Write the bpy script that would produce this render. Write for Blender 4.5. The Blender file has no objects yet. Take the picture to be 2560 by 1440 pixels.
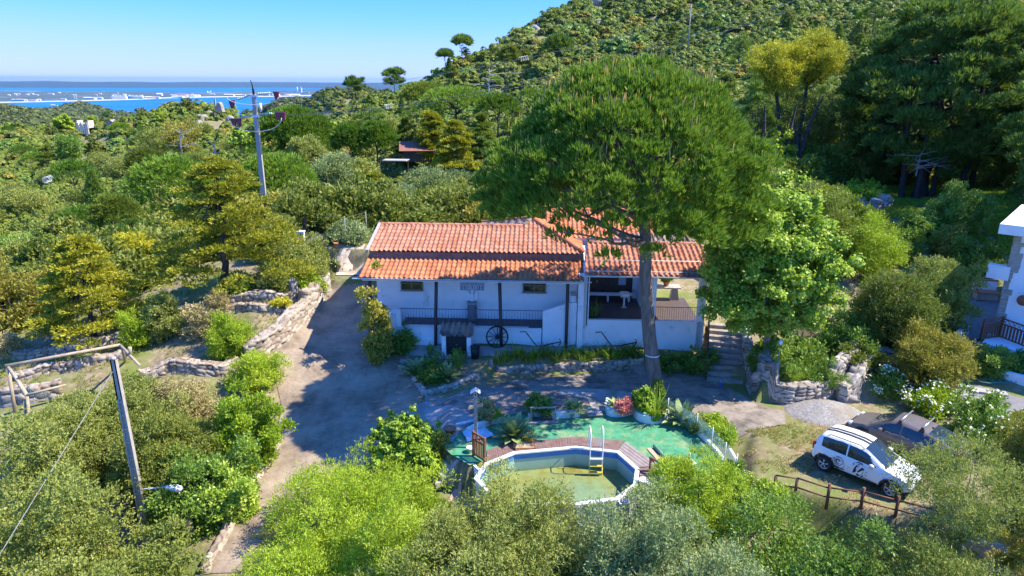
import bpy, bmesh, math, random
import numpy as np
from mathutils import Vector, Matrix
S = bpy.context.scene
COL = S.collection
rad = math.radians
# ---------------------------------------------------------------- camera
CAMH, FOC = 14.4, 1707.0
_p, _r = rad(16.85), rad(0.33)
FW = np.array([0, math.cos(_p), -math.sin(_p)])
_r0 = np.array([1.0, 0, 0]); _u0 = np.array([0, math.sin(_p), math.cos(_p)])
RT = _r0*math.cos(_r)+_u0*math.sin(_r)
UP = _u0*math.cos(_r)-_r0*math.sin(_r)
cam = bpy.data.cameras.new('camera'); camo = bpy.data.objects.new('camera', cam); COL.objects.link(camo)
m = Matrix.Identity(4)
for i in range(3):
    m[i][0] = RT[i]; m[i][1] = UP[i]; m[i][2] = -FW[i]
m[2][3] = CAMH
camo.matrix_world = m
cam.sensor_width = 36; cam.lens = FOC/2560*36; cam.clip_start = 0.5; cam.clip_end = 120000
S.camera = camo
# ---------------------------------------------------------------- light
SUNV = Vector((0.79, 0.0, 1.0)).normalized()
sun = bpy.data.lights.new('sun', 'SUN'); suno = bpy.data.objects.new('sun', sun); COL.objects.link(suno)
suno.rotation_euler = SUNV.to_track_quat('Z', 'Y').to_euler(); suno.location = (30, 10, 60)
sun.energy = 4.7; sun.angle = rad(0.55); sun.color = (1.0, 0.93, 0.80)
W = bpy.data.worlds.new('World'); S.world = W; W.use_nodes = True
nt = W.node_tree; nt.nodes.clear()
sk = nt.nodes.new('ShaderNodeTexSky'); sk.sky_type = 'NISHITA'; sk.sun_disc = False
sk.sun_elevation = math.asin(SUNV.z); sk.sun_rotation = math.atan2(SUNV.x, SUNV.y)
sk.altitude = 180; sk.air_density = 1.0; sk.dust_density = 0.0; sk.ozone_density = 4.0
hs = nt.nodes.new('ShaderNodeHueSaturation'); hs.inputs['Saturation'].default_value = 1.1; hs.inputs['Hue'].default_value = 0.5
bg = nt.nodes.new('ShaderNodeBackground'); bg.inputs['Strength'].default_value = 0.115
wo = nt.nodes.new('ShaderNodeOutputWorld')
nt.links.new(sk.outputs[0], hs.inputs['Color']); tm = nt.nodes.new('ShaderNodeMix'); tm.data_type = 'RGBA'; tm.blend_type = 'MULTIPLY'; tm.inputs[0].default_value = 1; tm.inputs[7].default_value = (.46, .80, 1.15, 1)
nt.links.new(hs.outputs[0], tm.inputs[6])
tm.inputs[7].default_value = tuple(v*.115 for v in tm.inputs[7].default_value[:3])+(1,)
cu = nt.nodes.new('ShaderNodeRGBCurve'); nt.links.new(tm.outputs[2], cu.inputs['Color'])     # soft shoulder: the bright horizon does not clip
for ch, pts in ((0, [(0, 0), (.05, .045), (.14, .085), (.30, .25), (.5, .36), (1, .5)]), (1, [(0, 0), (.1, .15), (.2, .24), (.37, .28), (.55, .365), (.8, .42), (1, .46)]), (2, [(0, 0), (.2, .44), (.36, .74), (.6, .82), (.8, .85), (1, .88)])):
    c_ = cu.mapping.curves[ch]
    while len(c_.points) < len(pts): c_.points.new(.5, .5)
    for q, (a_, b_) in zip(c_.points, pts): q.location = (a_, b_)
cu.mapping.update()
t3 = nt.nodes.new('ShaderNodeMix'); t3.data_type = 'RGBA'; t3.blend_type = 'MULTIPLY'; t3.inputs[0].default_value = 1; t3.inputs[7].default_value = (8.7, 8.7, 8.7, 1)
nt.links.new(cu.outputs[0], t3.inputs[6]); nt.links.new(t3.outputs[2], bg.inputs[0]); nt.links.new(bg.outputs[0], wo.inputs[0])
vs = S.view_settings; vs.view_transform = 'Standard'; vs.look = 'None'; vs.gamma = 1; vs.exposure = 1.12
S.render.engine = 'CYCLES'
cy = S.cycles; cy.max_bounces = 6; cy.diffuse_bounces = 3; cy.glossy_bounces = 3; cy.transmission_bounces = 5
cy.transparent_max_bounces = 8; cy.volume_bounces = 0; cy.use_denoising = True
# ---------------------------------------------------------------- pixel rays (photograph is 2560 x 1440)
def ray(px, py): return FW+RT*(px-1280)/FOC+UP*(720-py)/FOC
CP = np.array([0, 0, CAMH])
def atz(px, py, z): d = ray(px, py); return CP+d*(z-CAMH)/d[2]
def aty(px, py, y): d = ray(px, py); return CP+d*y/d[1]
_YS = np.concatenate([np.arange(8., 60., .12), np.geomspace(60.1, 900., 500)])
def hit(px, py):
    """where the pixel's ray first meets the terrain"""
    d = ray(px, py); d = d/d[1]; P = CP[None]+d[None]*_YS[:, None]; g = P[:, 2]-H(P[:, 0], P[:, 1])
    k = np.where(g <= 0)[0]
    if not len(k): return P[-1]
    i = k[0]
    if i == 0: return P[0]
    f = g[i-1]/(g[i-1]-g[i]+1e-9); return P[i-1]*(1-f)+P[i]*f
# ---------------------------------------------------------------- object helpers
def tag(o, label=None, cat=None, group=None, kind=None):
    if label: o['label'] = label
    if cat: o['category'] = cat
    if group: o['group'] = group
    if kind: o['kind'] = kind
    return o
def empty(name, label, cat, loc=(0, 0, 0), rz=0, group=None):
    o = bpy.data.objects.new(name, None); COL.objects.link(o); o.location = loc; o.rotation_euler = (0, 0, rz)
    o.empty_display_size = .3
    return tag(o, label, cat, group)
def link(name, me, parent=None, mat=None):
    o = bpy.data.objects.new(name, me); COL.objects.link(o)
    if mat is not None and not len(me.materials): me.materials.append(mat)
    if parent is not None: o.parent = parent
    return o
def copy_tree(root, loc=None, rz=None, sc=None, label=None, group=None):
    r = root.copy(); COL.objects.link(r)
    if loc is not None: r.location = loc
    if rz is not None: r.rotation_euler = (r.rotation_euler[0], r.rotation_euler[1], rz)
    if sc is not None: r.scale = sc
    if label: r['label'] = label
    if group: r['group'] = group
    for ch in list(root.children):
        c = ch.copy(); COL.objects.link(c); c.parent = r
        for g in list(ch.children):
            d = g.copy(); COL.objects.link(d); d.parent = c
    return r
def npmesh(name, V, Fc, tint=None, smooth=False, mats=None, midx=None):
    """V (n,3); Fc (m,k) same-size faces; tint per face."""
    V = np.ascontiguousarray(V, dtype=np.float32); Fc = np.ascontiguousarray(Fc, dtype=np.int32)
    me = bpy.data.meshes.new(name); k = Fc.shape[1]; m_ = len(Fc)
    me.vertices.add(len(V)); me.vertices.foreach_set('co', V.ravel())
    me.loops.add(m_*k); me.loops.foreach_set('vertex_index', Fc.ravel())
    me.polygons.add(m_); me.polygons.foreach_set('loop_start', np.arange(0, m_*k, k, dtype=np.int32))
    me.polygons.foreach_set('loop_total', np.full(m_, k, dtype=np.int32))
    if smooth: me.polygons.foreach_set('use_smooth', np.ones(m_, dtype=bool))
    if mats: 
        for mm in mats: me.materials.append(mm)
    if midx is not None: me.polygons.foreach_set('material_index', np.asarray(midx, dtype=np.int32))
    me.update(calc_edges=True)
    if tint is not None:
        a = me.attributes.new('tint', 'FLOAT', 'FACE'); a.data.foreach_set('value', np.asarray(tint, dtype=np.float32))
    me.validate()
    return me
class MB:
    """mesh builder: boxes, tubes, prisms, lathes collected into ONE mesh"""
    def __init__(s): s.bm = bmesh.new()
    def box(s, c, d, rz=0, rx=0, ry=0, bev=0):
        M_ = Matrix.Translation(c) @ Matrix.Rotation(rz, 4, 'Z') @ Matrix.Rotation(ry, 4, 'Y') @ Matrix.Rotation(rx, 4, 'X') @ Matrix.Diagonal((d[0], d[1], d[2], 1))
        r = bmesh.ops.create_cube(s.bm, size=1, matrix=M_)
        if bev:
            es = list({e for v in r['verts'] for e in v.link_edges})
            bmesh.ops.bevel(s.bm, geom=es, offset=bev, segments=2, affect='EDGES', profile=.6)
        return s
    def tube(s, pts, r, n=8, r2=None, cap=True):
        pts = [Vector(p) for p in pts]; rings = []; k = len(pts)
        for i, p in enumerate(pts):
            t = (pts[min(i+1, k-1)]-pts[max(i-1, 0)]).normalized()
            a = t.orthogonal().normalized() if i == 0 else (a-t*a.dot(t)).normalized()
            b = t.cross(a); rr = r if r2 is None else r+(r2-r)*i/(k-1)
            rings.append([s.bm.verts.new(p+a*rr*math.cos(2*math.pi*j/n)+b*rr*math.sin(2*math.pi*j/n)) for j in range(n)])
        for i in range(k-1):
            for j in range(n):
                f = s.bm.faces.new((rings[i][j], rings[i][(j+1) % n], rings[i+1][(j+1) % n], rings[i+1][j])); f.smooth = True
        if cap:
            s.bm.faces.new(rings[0][::-1]); s.bm.faces.new(rings[-1])
        return s
    def lathe(s, prof, c=(0, 0, 0), n=20, M_=None, cap=True):
        rings = []
        for (r, z) in prof:
            rg = []
            for j in range(n):
                v = Vector((r*math.cos(2*math.pi*j/n), r*math.sin(2*math.pi*j/n), z))
                v = (M_ @ v) if M_ else v
                rg.append(s.bm.verts.new(v+Vector(c)))
            rings.append(rg)
        for i in range(len(prof)-1):
            for j in range(n):
                f = s.bm.faces.new((rings[i][j], rings[i][(j+1) % n], rings[i+1][(j+1) % n], rings[i+1][j])); f.smooth = True
        if cap:
            if prof[0][0] > 1e-4: s.bm.faces.new(rings[0][::-1])
            if prof[-1][0] > 1e-4: s.bm.faces.new(rings[-1])
        return s
    def prism(s, poly, axis, a, b):
        """poly 2-D, extruded along axis ('x','y','z') from a to b"""
        def P(q, h):
            return {'x': (h, q[0], q[1]), 'y': (q[0], h, q[1]), 'z': (q[0], q[1], h)}[axis]
        A = [s.bm.verts.new(P(q, a)) for q in poly]; B = [s.bm.verts.new(P(q, b)) for q in poly]; n = len(poly)
        s.bm.faces.new(A[::-1]); s.bm.faces.new(B)
        for i in range(n): s.bm.faces.new((A[i], A[(i+1) % n], B[(i+1) % n], B[i]))
        return s
    def face(s, pts):
        s.bm.faces.new([s.bm.verts.new(p) for p in pts]); return s
    def build(s, name, mat, parent=None, bevel=0):
        bmesh.ops.recalc_face_normals(s.bm, faces=s.bm.faces)
        me = bpy.data.meshes.new(name); s.bm.to_mesh(me); s.bm.free()
        o = link(name, me, parent, mat)
        if bevel:
            b = o.modifiers.new('bevel', 'BEVEL'); b.width = bevel; b.segments = 2; b.limit_method = 'ANGLE'
        return o
# ---------------------------------------------------------------- materials
def newmat(name):
    m_ = bpy.data.materials.new(name); m_.use_nodes = True
    n = m_.node_tree; b = n.nodes['Principled BSDF']; return m_, n, b
def lk(n, a, b): n.links.new(a, b)
def ramp(n, fac, cols):
    r = n.nodes.new('ShaderNodeValToRGB'); e = r.color_ramp.elements
    while len(e) < len(cols): e.new(.5)
    for i, (p, c) in enumerate(cols): e[i].position = p; e[i].color = (*c, 1)
    if fac is not None: lk(n, fac, r.inputs[0])
    return r
def noise(n, co, scale, det=5, rough=.6):
    t = n.nodes.new('ShaderNodeTexNoise'); t.inputs['Scale'].default_value = scale; t.inputs['Detail'].default_value = det
    t.inputs['Roughness'].default_value = rough
    if co is not None: lk(n, co, t.inputs['Vector'])
    return t
def mixc(n, f, a, b, mode='MIX'):
    x = n.nodes.new('ShaderNodeMix'); x.data_type = 'RGBA'; x.blend_type = mode
    if hasattr(f, 'is_linked') or hasattr(f, 'links'): lk(n, f, x.inputs[0])
    else: x.inputs[0].default_value = f
    for s_, v in ((6, a), (7, b)):
        if isinstance(v, tuple): x.inputs[s_].default_value = (*v, 1)
        else: lk(n, v, x.inputs[s_])
    return x.outputs[2]
def coords(n, kind='Object'):
    return n.nodes.new('ShaderNodeTexCoord').outputs[kind]
def bump(n, b, h, dist=.02, st=.6):
    u = n.nodes.new('ShaderNodeBump'); u.inputs['Distance'].default_value = dist; u.inputs['Strength'].default_value = st
    lk(n, h, u.inputs['Height']); lk(n, u.outputs[0], b.inputs['Normal'])
def NM(name, c1, c2, scale=3, rough=.8, bs=None, bd=.01, c3=None, s3=.4, metal=0, spec=.5, stretch=None, det=6, t3=.55):
    """two-tone noise material with optional third patch colour and bump"""
    m_, n, b = newmat(name); co = coords(n)
    if stretch:
        mp = n.nodes.new('ShaderNodeMapping'); mp.inputs['Scale'].default_value = stretch; lk(n, co, mp.inputs[0]); co = mp.outputs[0]
    t = noise(n, co, scale, det); r = ramp(n, t.outputs[0], [(.3, c1), (.7, c2)]); c = r.outputs[0]
    if c3:
        t3_ = noise(n, co, s3, 6, .65); r3 = ramp(n, t3_.outputs[0], [(t3-.07, (0, 0, 0)), (t3+.07, (1, 1, 1))]); c = mixc(n, r3.outputs[0], c, c3)
    lk(n, c, b.inputs['Base Color']); b.inputs['Roughness'].default_value = rough; b.inputs['Metallic'].default_value = metal
    b.inputs['Specular IOR Level'].default_value = spec
    if bs:
        tb = noise(n, co, bs, 8, .7); bump(n, b, tb.outputs[0], bd)
    return m_
def LM(name, dark, mid, light, transl=.35, rough=.55, spec=.25):
    """leaf material: per-leaf tint attribute and per-tree random"""
    dark, mid, light = [tuple(min(.85, v*g) for v, g in zip(c, (1.50, 1.30, .85))) for c in (dark, mid, light)]
    m_, n, b = newmat(name)
    at = n.nodes.new('ShaderNodeAttribute'); at.attribute_name = 'tint'
    oi = n.nodes.new('ShaderNodeObjectInfo')
    a = n.nodes.new('ShaderNodeMath'); a.operation = 'MULTIPLY_ADD'; lk(n, oi.outputs['Random'], a.inputs[0]); a.inputs[1].default_value = .4
    a.inputs[2].default_value = -.2
    s_ = n.nodes.new('ShaderNodeMath'); s_.operation = 'ADD'; lk(n, at.outputs['Fac'], s_.inputs[0]); lk(n, a.outputs[0], s_.inputs[1])
    r = ramp(n, s_.outputs[0], [(.0, dark), (.5, mid), (1., light)])
    lk(n, r.outputs[0], b.inputs['Base Color']); b.inputs['Roughness'].default_value = rough; b.inputs['Specular IOR Level'].default_value = spec
    tr = n.nodes.new('ShaderNodeBsdfTranslucent')
    br = mixc(n, .5, r.outputs[0], (.30, .42, .02)); lk(n, br, tr.inputs[0])
    mx = n.nodes.new('ShaderNodeMixShader'); mx.inputs[0].default_value = transl
    lk(n, b.outputs[0], mx.inputs[1]); lk(n, tr.outputs[0], mx.inputs[2]); lk(n, mx.outputs[0], n.nodes['Material Output'].inputs[0])
    return m_
def TM(name, cols, rough=.8, nscale=6, namt=.35, bs=None, bd=.01, spec=.4, lichen=None):
    """material ramped by the per-face tint attribute (tiles, stones), broken up by noise"""
    m_, n, b = newmat(name); co = coords(n)
    at = n.nodes.new('ShaderNodeAttribute'); at.attribute_name = 'tint'
    r = ramp(n, at.outputs['Fac'], [(i/(len(cols)-1), c) for i, c in enumerate(cols)])
    t = noise(n, co, nscale, 8, .7); rr = ramp(n, t.outputs[0], [(.25, (1-namt,)*3), (.75, (1+namt*.5,)*3)])
    c = mixc(n, 1.0, r.outputs[0], rr.outputs[0], 'MULTIPLY')
    if lichen:
        t2 = noise(n, co, 1.7, 8, .75); r2 = ramp(n, t2.outputs[0], [(.56, (0, 0, 0)), (.68, (.7, .7, .7))]); c = mixc(n, r2.outputs[0], c, lichen)
    lk(n, c, b.inputs['Base Color']); b.inputs['Roughness'].default_value = rough; b.inputs['Specular IOR Level'].default_value = spec
    if bs: tb = noise(n, co, bs, 8, .7); bump(n, b, tb.outputs[0], bd)
    return m_
MAT = {}; HAZE = 1.7e-5
MAT['white_wall'] = NM('white_wall', (.76, .78, .80), (.86, .87, .88), 1.2, .9, 14, .02, (.52, .52, .50), 1.3, t3=.66)
MAT['white_paint'] = NM('white_paint', (.72, .73, .73), (.82, .82, .81), 4, .5, 30, .004)
MAT['dark_wood'] = NM('dark_wood', (.045, .035, .03), (.09, .07, .06), 5, .75, 30, .01, stretch=(1, 1, .15))
MAT['deck_wood'] = NM('deck_wood', (.13, .075, .06), (.23, .14, .115), 6, .75, 40, .004, (.20, .16, .145), .8)
MAT['gate_wood'] = NM('gate_wood', (.16, .055, .03), (.26, .10, .05), 8, .6, 30, .004)
MAT['log_wood'] = NM('log_wood', (.30, .23, .15), (.46, .37, .25), 5, .85, 25, .01)
MAT['grey_wood'] = NM('grey_wood', (.22, .20, .19), (.36, .34, .32), 6, .85, 30, .01)
MAT['rust_wood'] = NM('rust_wood', (.13, .05, .03), (.22, .09, .055), 7, .8, 30, .01)
MAT['bark'] = NM('bark', (.10, .075, .06), (.26, .21, .18), 3.2, .95, 7, .09, stretch=(2.2, 2.2, .55))
MAT['bark_grey'] = NM('bark_grey', (.16, .13, .11), (.30, .26, .22), 4, .95, 10, .03, stretch=(2, 2, .6))
MAT['bark_dark'] = NM('bark_dark', (.035, .028, .024), (.09, .07, .06), 3, .95, 8, .03)
MAT['dead_wood'] = NM('dead_wood', (.36, .33, .31), (.52, .49, .46), 3, .9)
MAT['concrete'] = NM('concrete', (.34, .29, .24), (.47, .41, .35), 5, .9, 40, .01, (.33, .31, .29), 1.5)
MAT['iron'] = NM('iron', (.012, .012, .014), (.03, .03, .03), 9, .5, 20, .002, metal=.4)
MAT['blue_rail'] = NM('blue_rail', (.03, .09, .20), (.05, .13, .27), 9, .5)
MAT['metal'] = NM('metal', (.55, .56, .57), (.68, .69, .70), 9, .3, metal=.8)
MAT['alu'] = NM('alu', (.60, .62, .64), (.72, .73, .74), 9, .4, metal=.3)
MAT['black'] = NM('black', (.012, .012, .013), (.022, .022, .023), 9, .6)
MAT['rubber'] = NM('rubber', (.018, .018, .018), (.03, .03, .03), 9, .85)
MAT['terracotta'] = NM('terracotta', (.42, .15, .07), (.55, .22, .11), 5, .8, 20, .005)
MAT['brown_floor'] = NM('brown_floor', (.10, .075, .07), (.15, .12, .105), 4, .7)
MAT['yellow_plastic'] = NM('yellow_plastic', (.55, .42, .06), (.65, .5, .1), 5, .5)
MAT['stone'] = TM('stone', [(.03, .025, .02), (.24, .20, .16), (.40, .34, .27), (.52, .46, .38), (.30, .25, .20)], .92, 5, .4, 14, .03)
MAT['stone_pale'] = TM('stone_pale', [(.05, .035, .025), (.27, .20, .14), (.38, .30, .22), (.50, .42, .33), (.32, .25, .18)], .92, 5, .35, 14, .03)
MAT['tile_orange'] = TM('tile_orange', [(.44, .145, .065), (.56, .20, .09), (.60, .24, .11), (.50, .17, .075)], .9, 5, .45, 30, .004, spec=.15, lichen=(.34, .22, .14))
MAT['tile_pink'] = TM('tile_pink', [(.40, .155, .085), (.52, .22, .125), (.55, .26, .165), (.45, .18, .10)], .9, 5, .5, 30, .004, spec=.15, lichen=(.36, .25, .17))
MAT['tile_old'] = TM('tile_old', [(.16, .11, .09), (.30, .20, .15), (.42, .30, .23), (.22, .14, .11)], .9, 7, .5, 30, .004, lichen=(.12, .10, .09))
def glassmat(name, c, rough=.08, alpha=1.0, trans=0):
    m_, n, b = newmat(name); b.inputs['Base Color'].default_value = (*c, 1); b.inputs['Roughness'].default_value = rough
    b.inputs['Specular IOR Level'].default_value = .8
    b.inputs['Alpha'].default_value = alpha; b.inputs['Transmission Weight'].default_value = trans
    return m_
MAT['window_glass'] = glassmat('window_glass', (.02, .03, .03), .06)
MAT['car_glass'] = glassmat('car_glass', (.012, .02, .03), .04)
MAT['fence_glass'] = glassmat('fence_glass', (.55, .68, .62), .1, .28)
# ---------------------------------------------------------------- numeric noise
def vnoise(x, y, seed=0):
    xi = np.floor(x).astype(np.int64); yi = np.floor(y).astype(np.int64); fx = x-xi; fy = y-yi
    fx = fx*fx*(3-2*fx); fy = fy*fy*(3-2*fy)
    def h(a, b):
        n = (a*374761393+b*668265263+seed*982451653) & 0x7fffffff
        n = ((n ^ (n >> 13))*1274126177) & 0x7fffffff
        return (n ^ (n >> 16)) % 65536/65536.
    return (h(xi, yi)*(1-fx)+h(xi+1, yi)*fx)*(1-fy)+(h(xi, yi+1)*(1-fx)+h(xi+1, yi+1)*fx)*fy
def fbm(x, y, oc=4, seed=0):
    s = 0; a = .5
    for i in range(oc): s = s+a*vnoise(x, y, seed+i); x = x*2.03; y = y*2.03; a *= .5
    return s
def worley(x, y, seed=0):
    xi = np.floor(x).astype(np.int64); yi = np.floor(y).astype(np.int64)
    f1 = np.full(x.shape, 9.); f2 = np.full(x.shape, 9.); idd = np.zeros(x.shape)
    def h(a, b, k):
        n = (a*374761393+b*668265263+(seed*7+k)*982451653) & 0x7fffffff
        n = ((n ^ (n >> 13))*1274126177) & 0x7fffffff
        return (n ^ (n >> 16)) % 65536/65536.
    for dx in (-1, 0, 1):
        for dy in (-1, 0, 1):
            a, b = xi+dx, yi+dy
            d = np.hypot(a+.15+.7*h(a, b, 1)-x, b+.15+.7*h(a, b, 2)-y); hh = h(a, b, 3)
            c = d < f1; f2 = np.where(c, f1, np.minimum(f2, d)); idd = np.where(c, hh, idd); f1 = np.where(c, d, f1)
    return f1, f2, idd
# ================================================================ TERRAIN
CT = []
def cxyz(*a): CT.extend(a)
def cpx(px, py, Y, veg=0): p = aty(px, py, Y); CT.append((p[0], p[1], p[2]-veg))
def cpz(px, py, z): p = atz(px, py, z); CT.append(tuple(p))
cxyz((-40, 8, -13), (-22, 8, -7.5), (-8, 8, -5), (5, 8, -4.5), (18, 8, -4), (40, 8, -4), (-34, 20, -6), (-24, 18, -4), (-45, 30, -7), (42, 20, -1))
cxyz((-14, 22, -2.2), (-6, 17, -2.8), (0, 17, -2.6), (5, 17, -2.6), (11, 17, -2.4), (18, 16, -2.2), (25, 17, -1.5), (2, 21, -1.4), (8, 21, -1.3))
for a in ((540, 1438, -2.0), (650, 1250, -1.5), (760, 1120, -1.0), (860, 1080, -.9), (960, 1150, -1.0), (880, 960, -.3), (800, 960, -.3), (720, 1000, -.6), (820, 860, .55), (900, 860, .5),
          (860, 770, 1.35), (810, 760, 1.4), (870, 700, 2.3), (870, 665, 2.9), (1000, 930, -.05), (1080, 1000, -.25), (1100, 1090, -.7), (1010, 1050, -.6), (1130, 1160, -.95)): cpz(*a)
for a in ((600, 900, .5), (470, 940, .3), (640, 800, 1.9), (740, 740, 2.2), (565, 735, 2.5), (450, 760, 2.0), (300, 820, 1.1), (150, 860, .5), (40, 900, .2), (40, 1057, -.6), (140, 1100, -.9), (250, 1000, -.1), (380, 900, .5),
          (700, 660, 3.0), (620, 650, 3.0), (400, 700, 2.0), (250, 740, 1.0), (100, 780, .3)): cpz(*a)
cxyz((0, 30, 0), (8, 31, .1), (-3, 33, .4), (3, 33.6, .55), (10, 34.5, .8), (14, 31, .9), (17, 33, 1.3), (14, 36, 1.8), (19, 25, 0), (22, 29, .6), (24, 25, .3), (24, 33, 1.2), (28, 34, 1.8), (22, 38, 2.0), (30, 30, .8), (13, 40, 3), (18, 42, 3.2), (34, 34, 2))
cxyz((0, 44, 3.2), (7, 45, 4), (-7, 45, 3.9), (-4, 52, 4.0), (13, 48, 4.5))
for a in ((50, 640, 52, 3), (250, 560, 75, 4), (60, 500, 100, 4), (250, 430, 140, 4), (450, 440, 120, 4), (60, 400, 200, 3), (250, 370, 230, 2), (420, 380, 180, 3),
          (0, 330, 360, 3), (120, 318, 360, 3), (200, 322, 350, 2), (350, 318, 330, 2), (420, 292, 330, 3), (480, 285, 300, 2), (545, 283, 270, 1), (620, 300, 260, 2), (700, 290, 250, 4), (860, 262, 270, 5), (600, 330, 180, 4), (750, 370, 115, 5), (900, 320, 180, 5),
          (950, 390, 100, 5), (850, 490, 68, 4), (950, 560, 54, 3), (1100, 500, 62, 5), (1040, 395, 105, 1), (1200, 420, 90, 6), (700, 520, 60, 4),
          (1000, 240, 260, 4), (1150, 168, 320, 2), (940, 215, 270, 4), (1250, 115, 380, 2), (1340, 66, 430, 2), (1480, 6, 480, 2), (1300, 250, 210, 4), (1500, 150, 280, 3), (1700, 60, 330, 3), (1900, 10, 350, 3),
          (1600, 300, 120, 4), (1800, 260, 105, 4), (1950, 150, 150, 4), (2100, 60, 220, 5), (2300, 0, 260, 3), (2500, 60, 150, 6), (2000, 500, 57, .3), (2100, 485, 58, .3), (2300, 492, 59, .2), (2450, 485, 55, .2), (2545, 545, 46, .2),
          (2400, 600, 44, .2), (2250, 560, 47, .5), (2200, 450, 66, 0), (2540, 380, 75, 3), (1850, 520, 50, 1), (1480, 40, 760, 0), (1250, 150, 700, 0), (1900, -60, 520, 0), (2560, -70, 330, 0), (2900, 300, 80, 0), (2900, -60, 250, 0)): cpx(*a)
cxyz((-480, 620, -72), (-330, 620, -78), (-220, 620, -80), (-110, 520, -70), (-70, 560, -40), (30, 800, 10), (300, 900, 70), (-600, 500, -60))
for a in ((0, 322, 700), (100, 322, 700), (60, 300, 1300), (0, 269, 2300), (60, 277, 2300), (110, 288, 2300), (150, 275, 2300), (195, 261, 2300), (250, 278, 2300), (310, 291, 2400), (370, 299, 2500)): cpx(*a)
cxyz((-500, 1300, -150), (-200, 1300, -150), (100, 1300, -120), (700, 1400, 0), (-300, 2500, -190), (300, 2500, -185), (-2900, 3400, -185), (-1900, 3400, -200), (-1000, 3400, -205), (0, 3400, -205), (1500, 3400, -150))
for a in ((690, 266, 1500), (760, 262, 1500), (830, 258, 1500), (760, 276, 700), (850, 266, 650)): cpx(*a)
cxyz((-700, 2300, -185), (-950, 2300, -190), (-350, 1900, -170))
for a in ((-300, 520, 100, 3), (-300, 430, 150, 3), (-350, 360, 300, 3), (-400, 335, 600, 3), (-400, 320, 1300, 0), (-200, 285, 2300, 0)): cpx(*a)
CT = np.array(CT, float)
def _ab(x, y): return np.stack([3.2*x/(y+15.), 1.5*np.log(y+15.)], -1)
_P = _ab(CT[:, 0], CT[:, 1]); _n = len(_P)
def _phi(d2): return .5*d2*np.log(d2+1e-9)
_sc = 1/(.02+.002*CT[:, 1]**0)  # uniform
_Kz = CT[:, 2]/(CT[:, 1]+15.)*30.
_A = np.zeros((_n+3, _n+3)); _d2 = ((_P[:, None]-_P[None])**2).sum(-1); _A[:_n, :_n] = _phi(_d2)+np.eye(_n)*1e-4
_A[:_n, _n] = 1; _A[:_n, _n+1:] = _P; _A[_n:, :_n] = _A[:_n, _n:].T
_w = np.linalg.solve(_A, np.concatenate([_Kz, [0, 0, 0]]))
def sdpoly(x, y, poly):
    """signed distance, negative inside"""
    P = np.array(poly, float); d = np.full(x.shape, 1e9); ins = np.zeros(x.shape, bool); n = len(P)
    for i in range(n):
        a = P[i]; b = P[(i+1) % n]; e = b-a; wx = x-a[0]; wy = y-a[1]
        t = np.clip((wx*e[0]+wy*e[1])/(e@e+1e-12), 0, 1); d = np.minimum(d, np.hypot(wx-e[0]*t, wy-e[1]*t))
        c = ((a[1] <= y) & (b[1] > y)) | ((b[1] <= y) & (a[1] > y))
        xx = a[0]+(y-a[1])/(b[1]-a[1]+1e-12)*(b[0]-a[0]); ins ^= c & (x < xx)
    return np.where(ins, -d, d)
def pz(lst, z): return [tuple(atz(a, b, z)[:2]) for a, b in lst]
# platforms: polygon, height, blend width outside
DECKPOLY = pz([(1100, 1110), (1140, 1060), (1310, 1035), (1530, 1015), (1665, 1030), (1720, 1064), (1765, 1103), (1800, 1143), (1832, 1192), (1600, 1200), (1590, 1160), (1450, 1110), (1290, 1115), (1190, 1160), (1175, 1165), (1130, 1140)], 0)
PLAT = [
 (pz([(1120, 1075), (1250, 1040), (1400, 1010), (1660, 1000), (1900, 1080), (1890, 1195), (2450, 1340), (2640, 1300), (2400, 1080), (2250, 1010), (1950, 985), (1700, 935), (1250, 930), (1130, 1000)], 0), 0.0, .7),
 (DECKPOLY, 0.0, .15),
 ([(3.4, 34.9), (10, 34.7), (12, 38), (12, 43), (4, 43), (3.4, 37)], 2.25, .8),
 ([(-7.2, 35.6), (3.2, 35.2), (4, 41), (-7, 41.5)], 1.0, .6),
 (pz([(832, 694), (912, 694), (928, 640), (850, 638)], 2.65), 2.65, .7),
 (pz([(940, 626), (860, 622), (780, 616), (700, 622), (660, 560), (940, 560)], 4.1), 4.1, .35),
 (pz([(1900, 958), (1960, 950), (2050, 944), (2105, 915), (2125, 875), (1960, 850), (1892, 895)], .95), .92, .12),
 ([(-8.5, 18), (-1, 18.5), (1, 17), (8, 17), (13.6, 19.2), (8.2, 20.6), (5.8, 20.3), (3, 20.4), (-.5, 20.2), (-1.6, 21.6), (-2.3, 22.4), (-4, 22.4)], -1.35, 1.0),
]
POOLPX = [(1187, 1196), (1213, 1158), (1284, 1130), (1440, 1116), (1547, 1128), (1597, 1172), (1592, 1212), (1545, 1248), (1440, 1262), (1300, 1258), (1222, 1232)]
POOL = [tuple(atz(a, b, .12)[:2]) for a, b in POOLPX]
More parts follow.
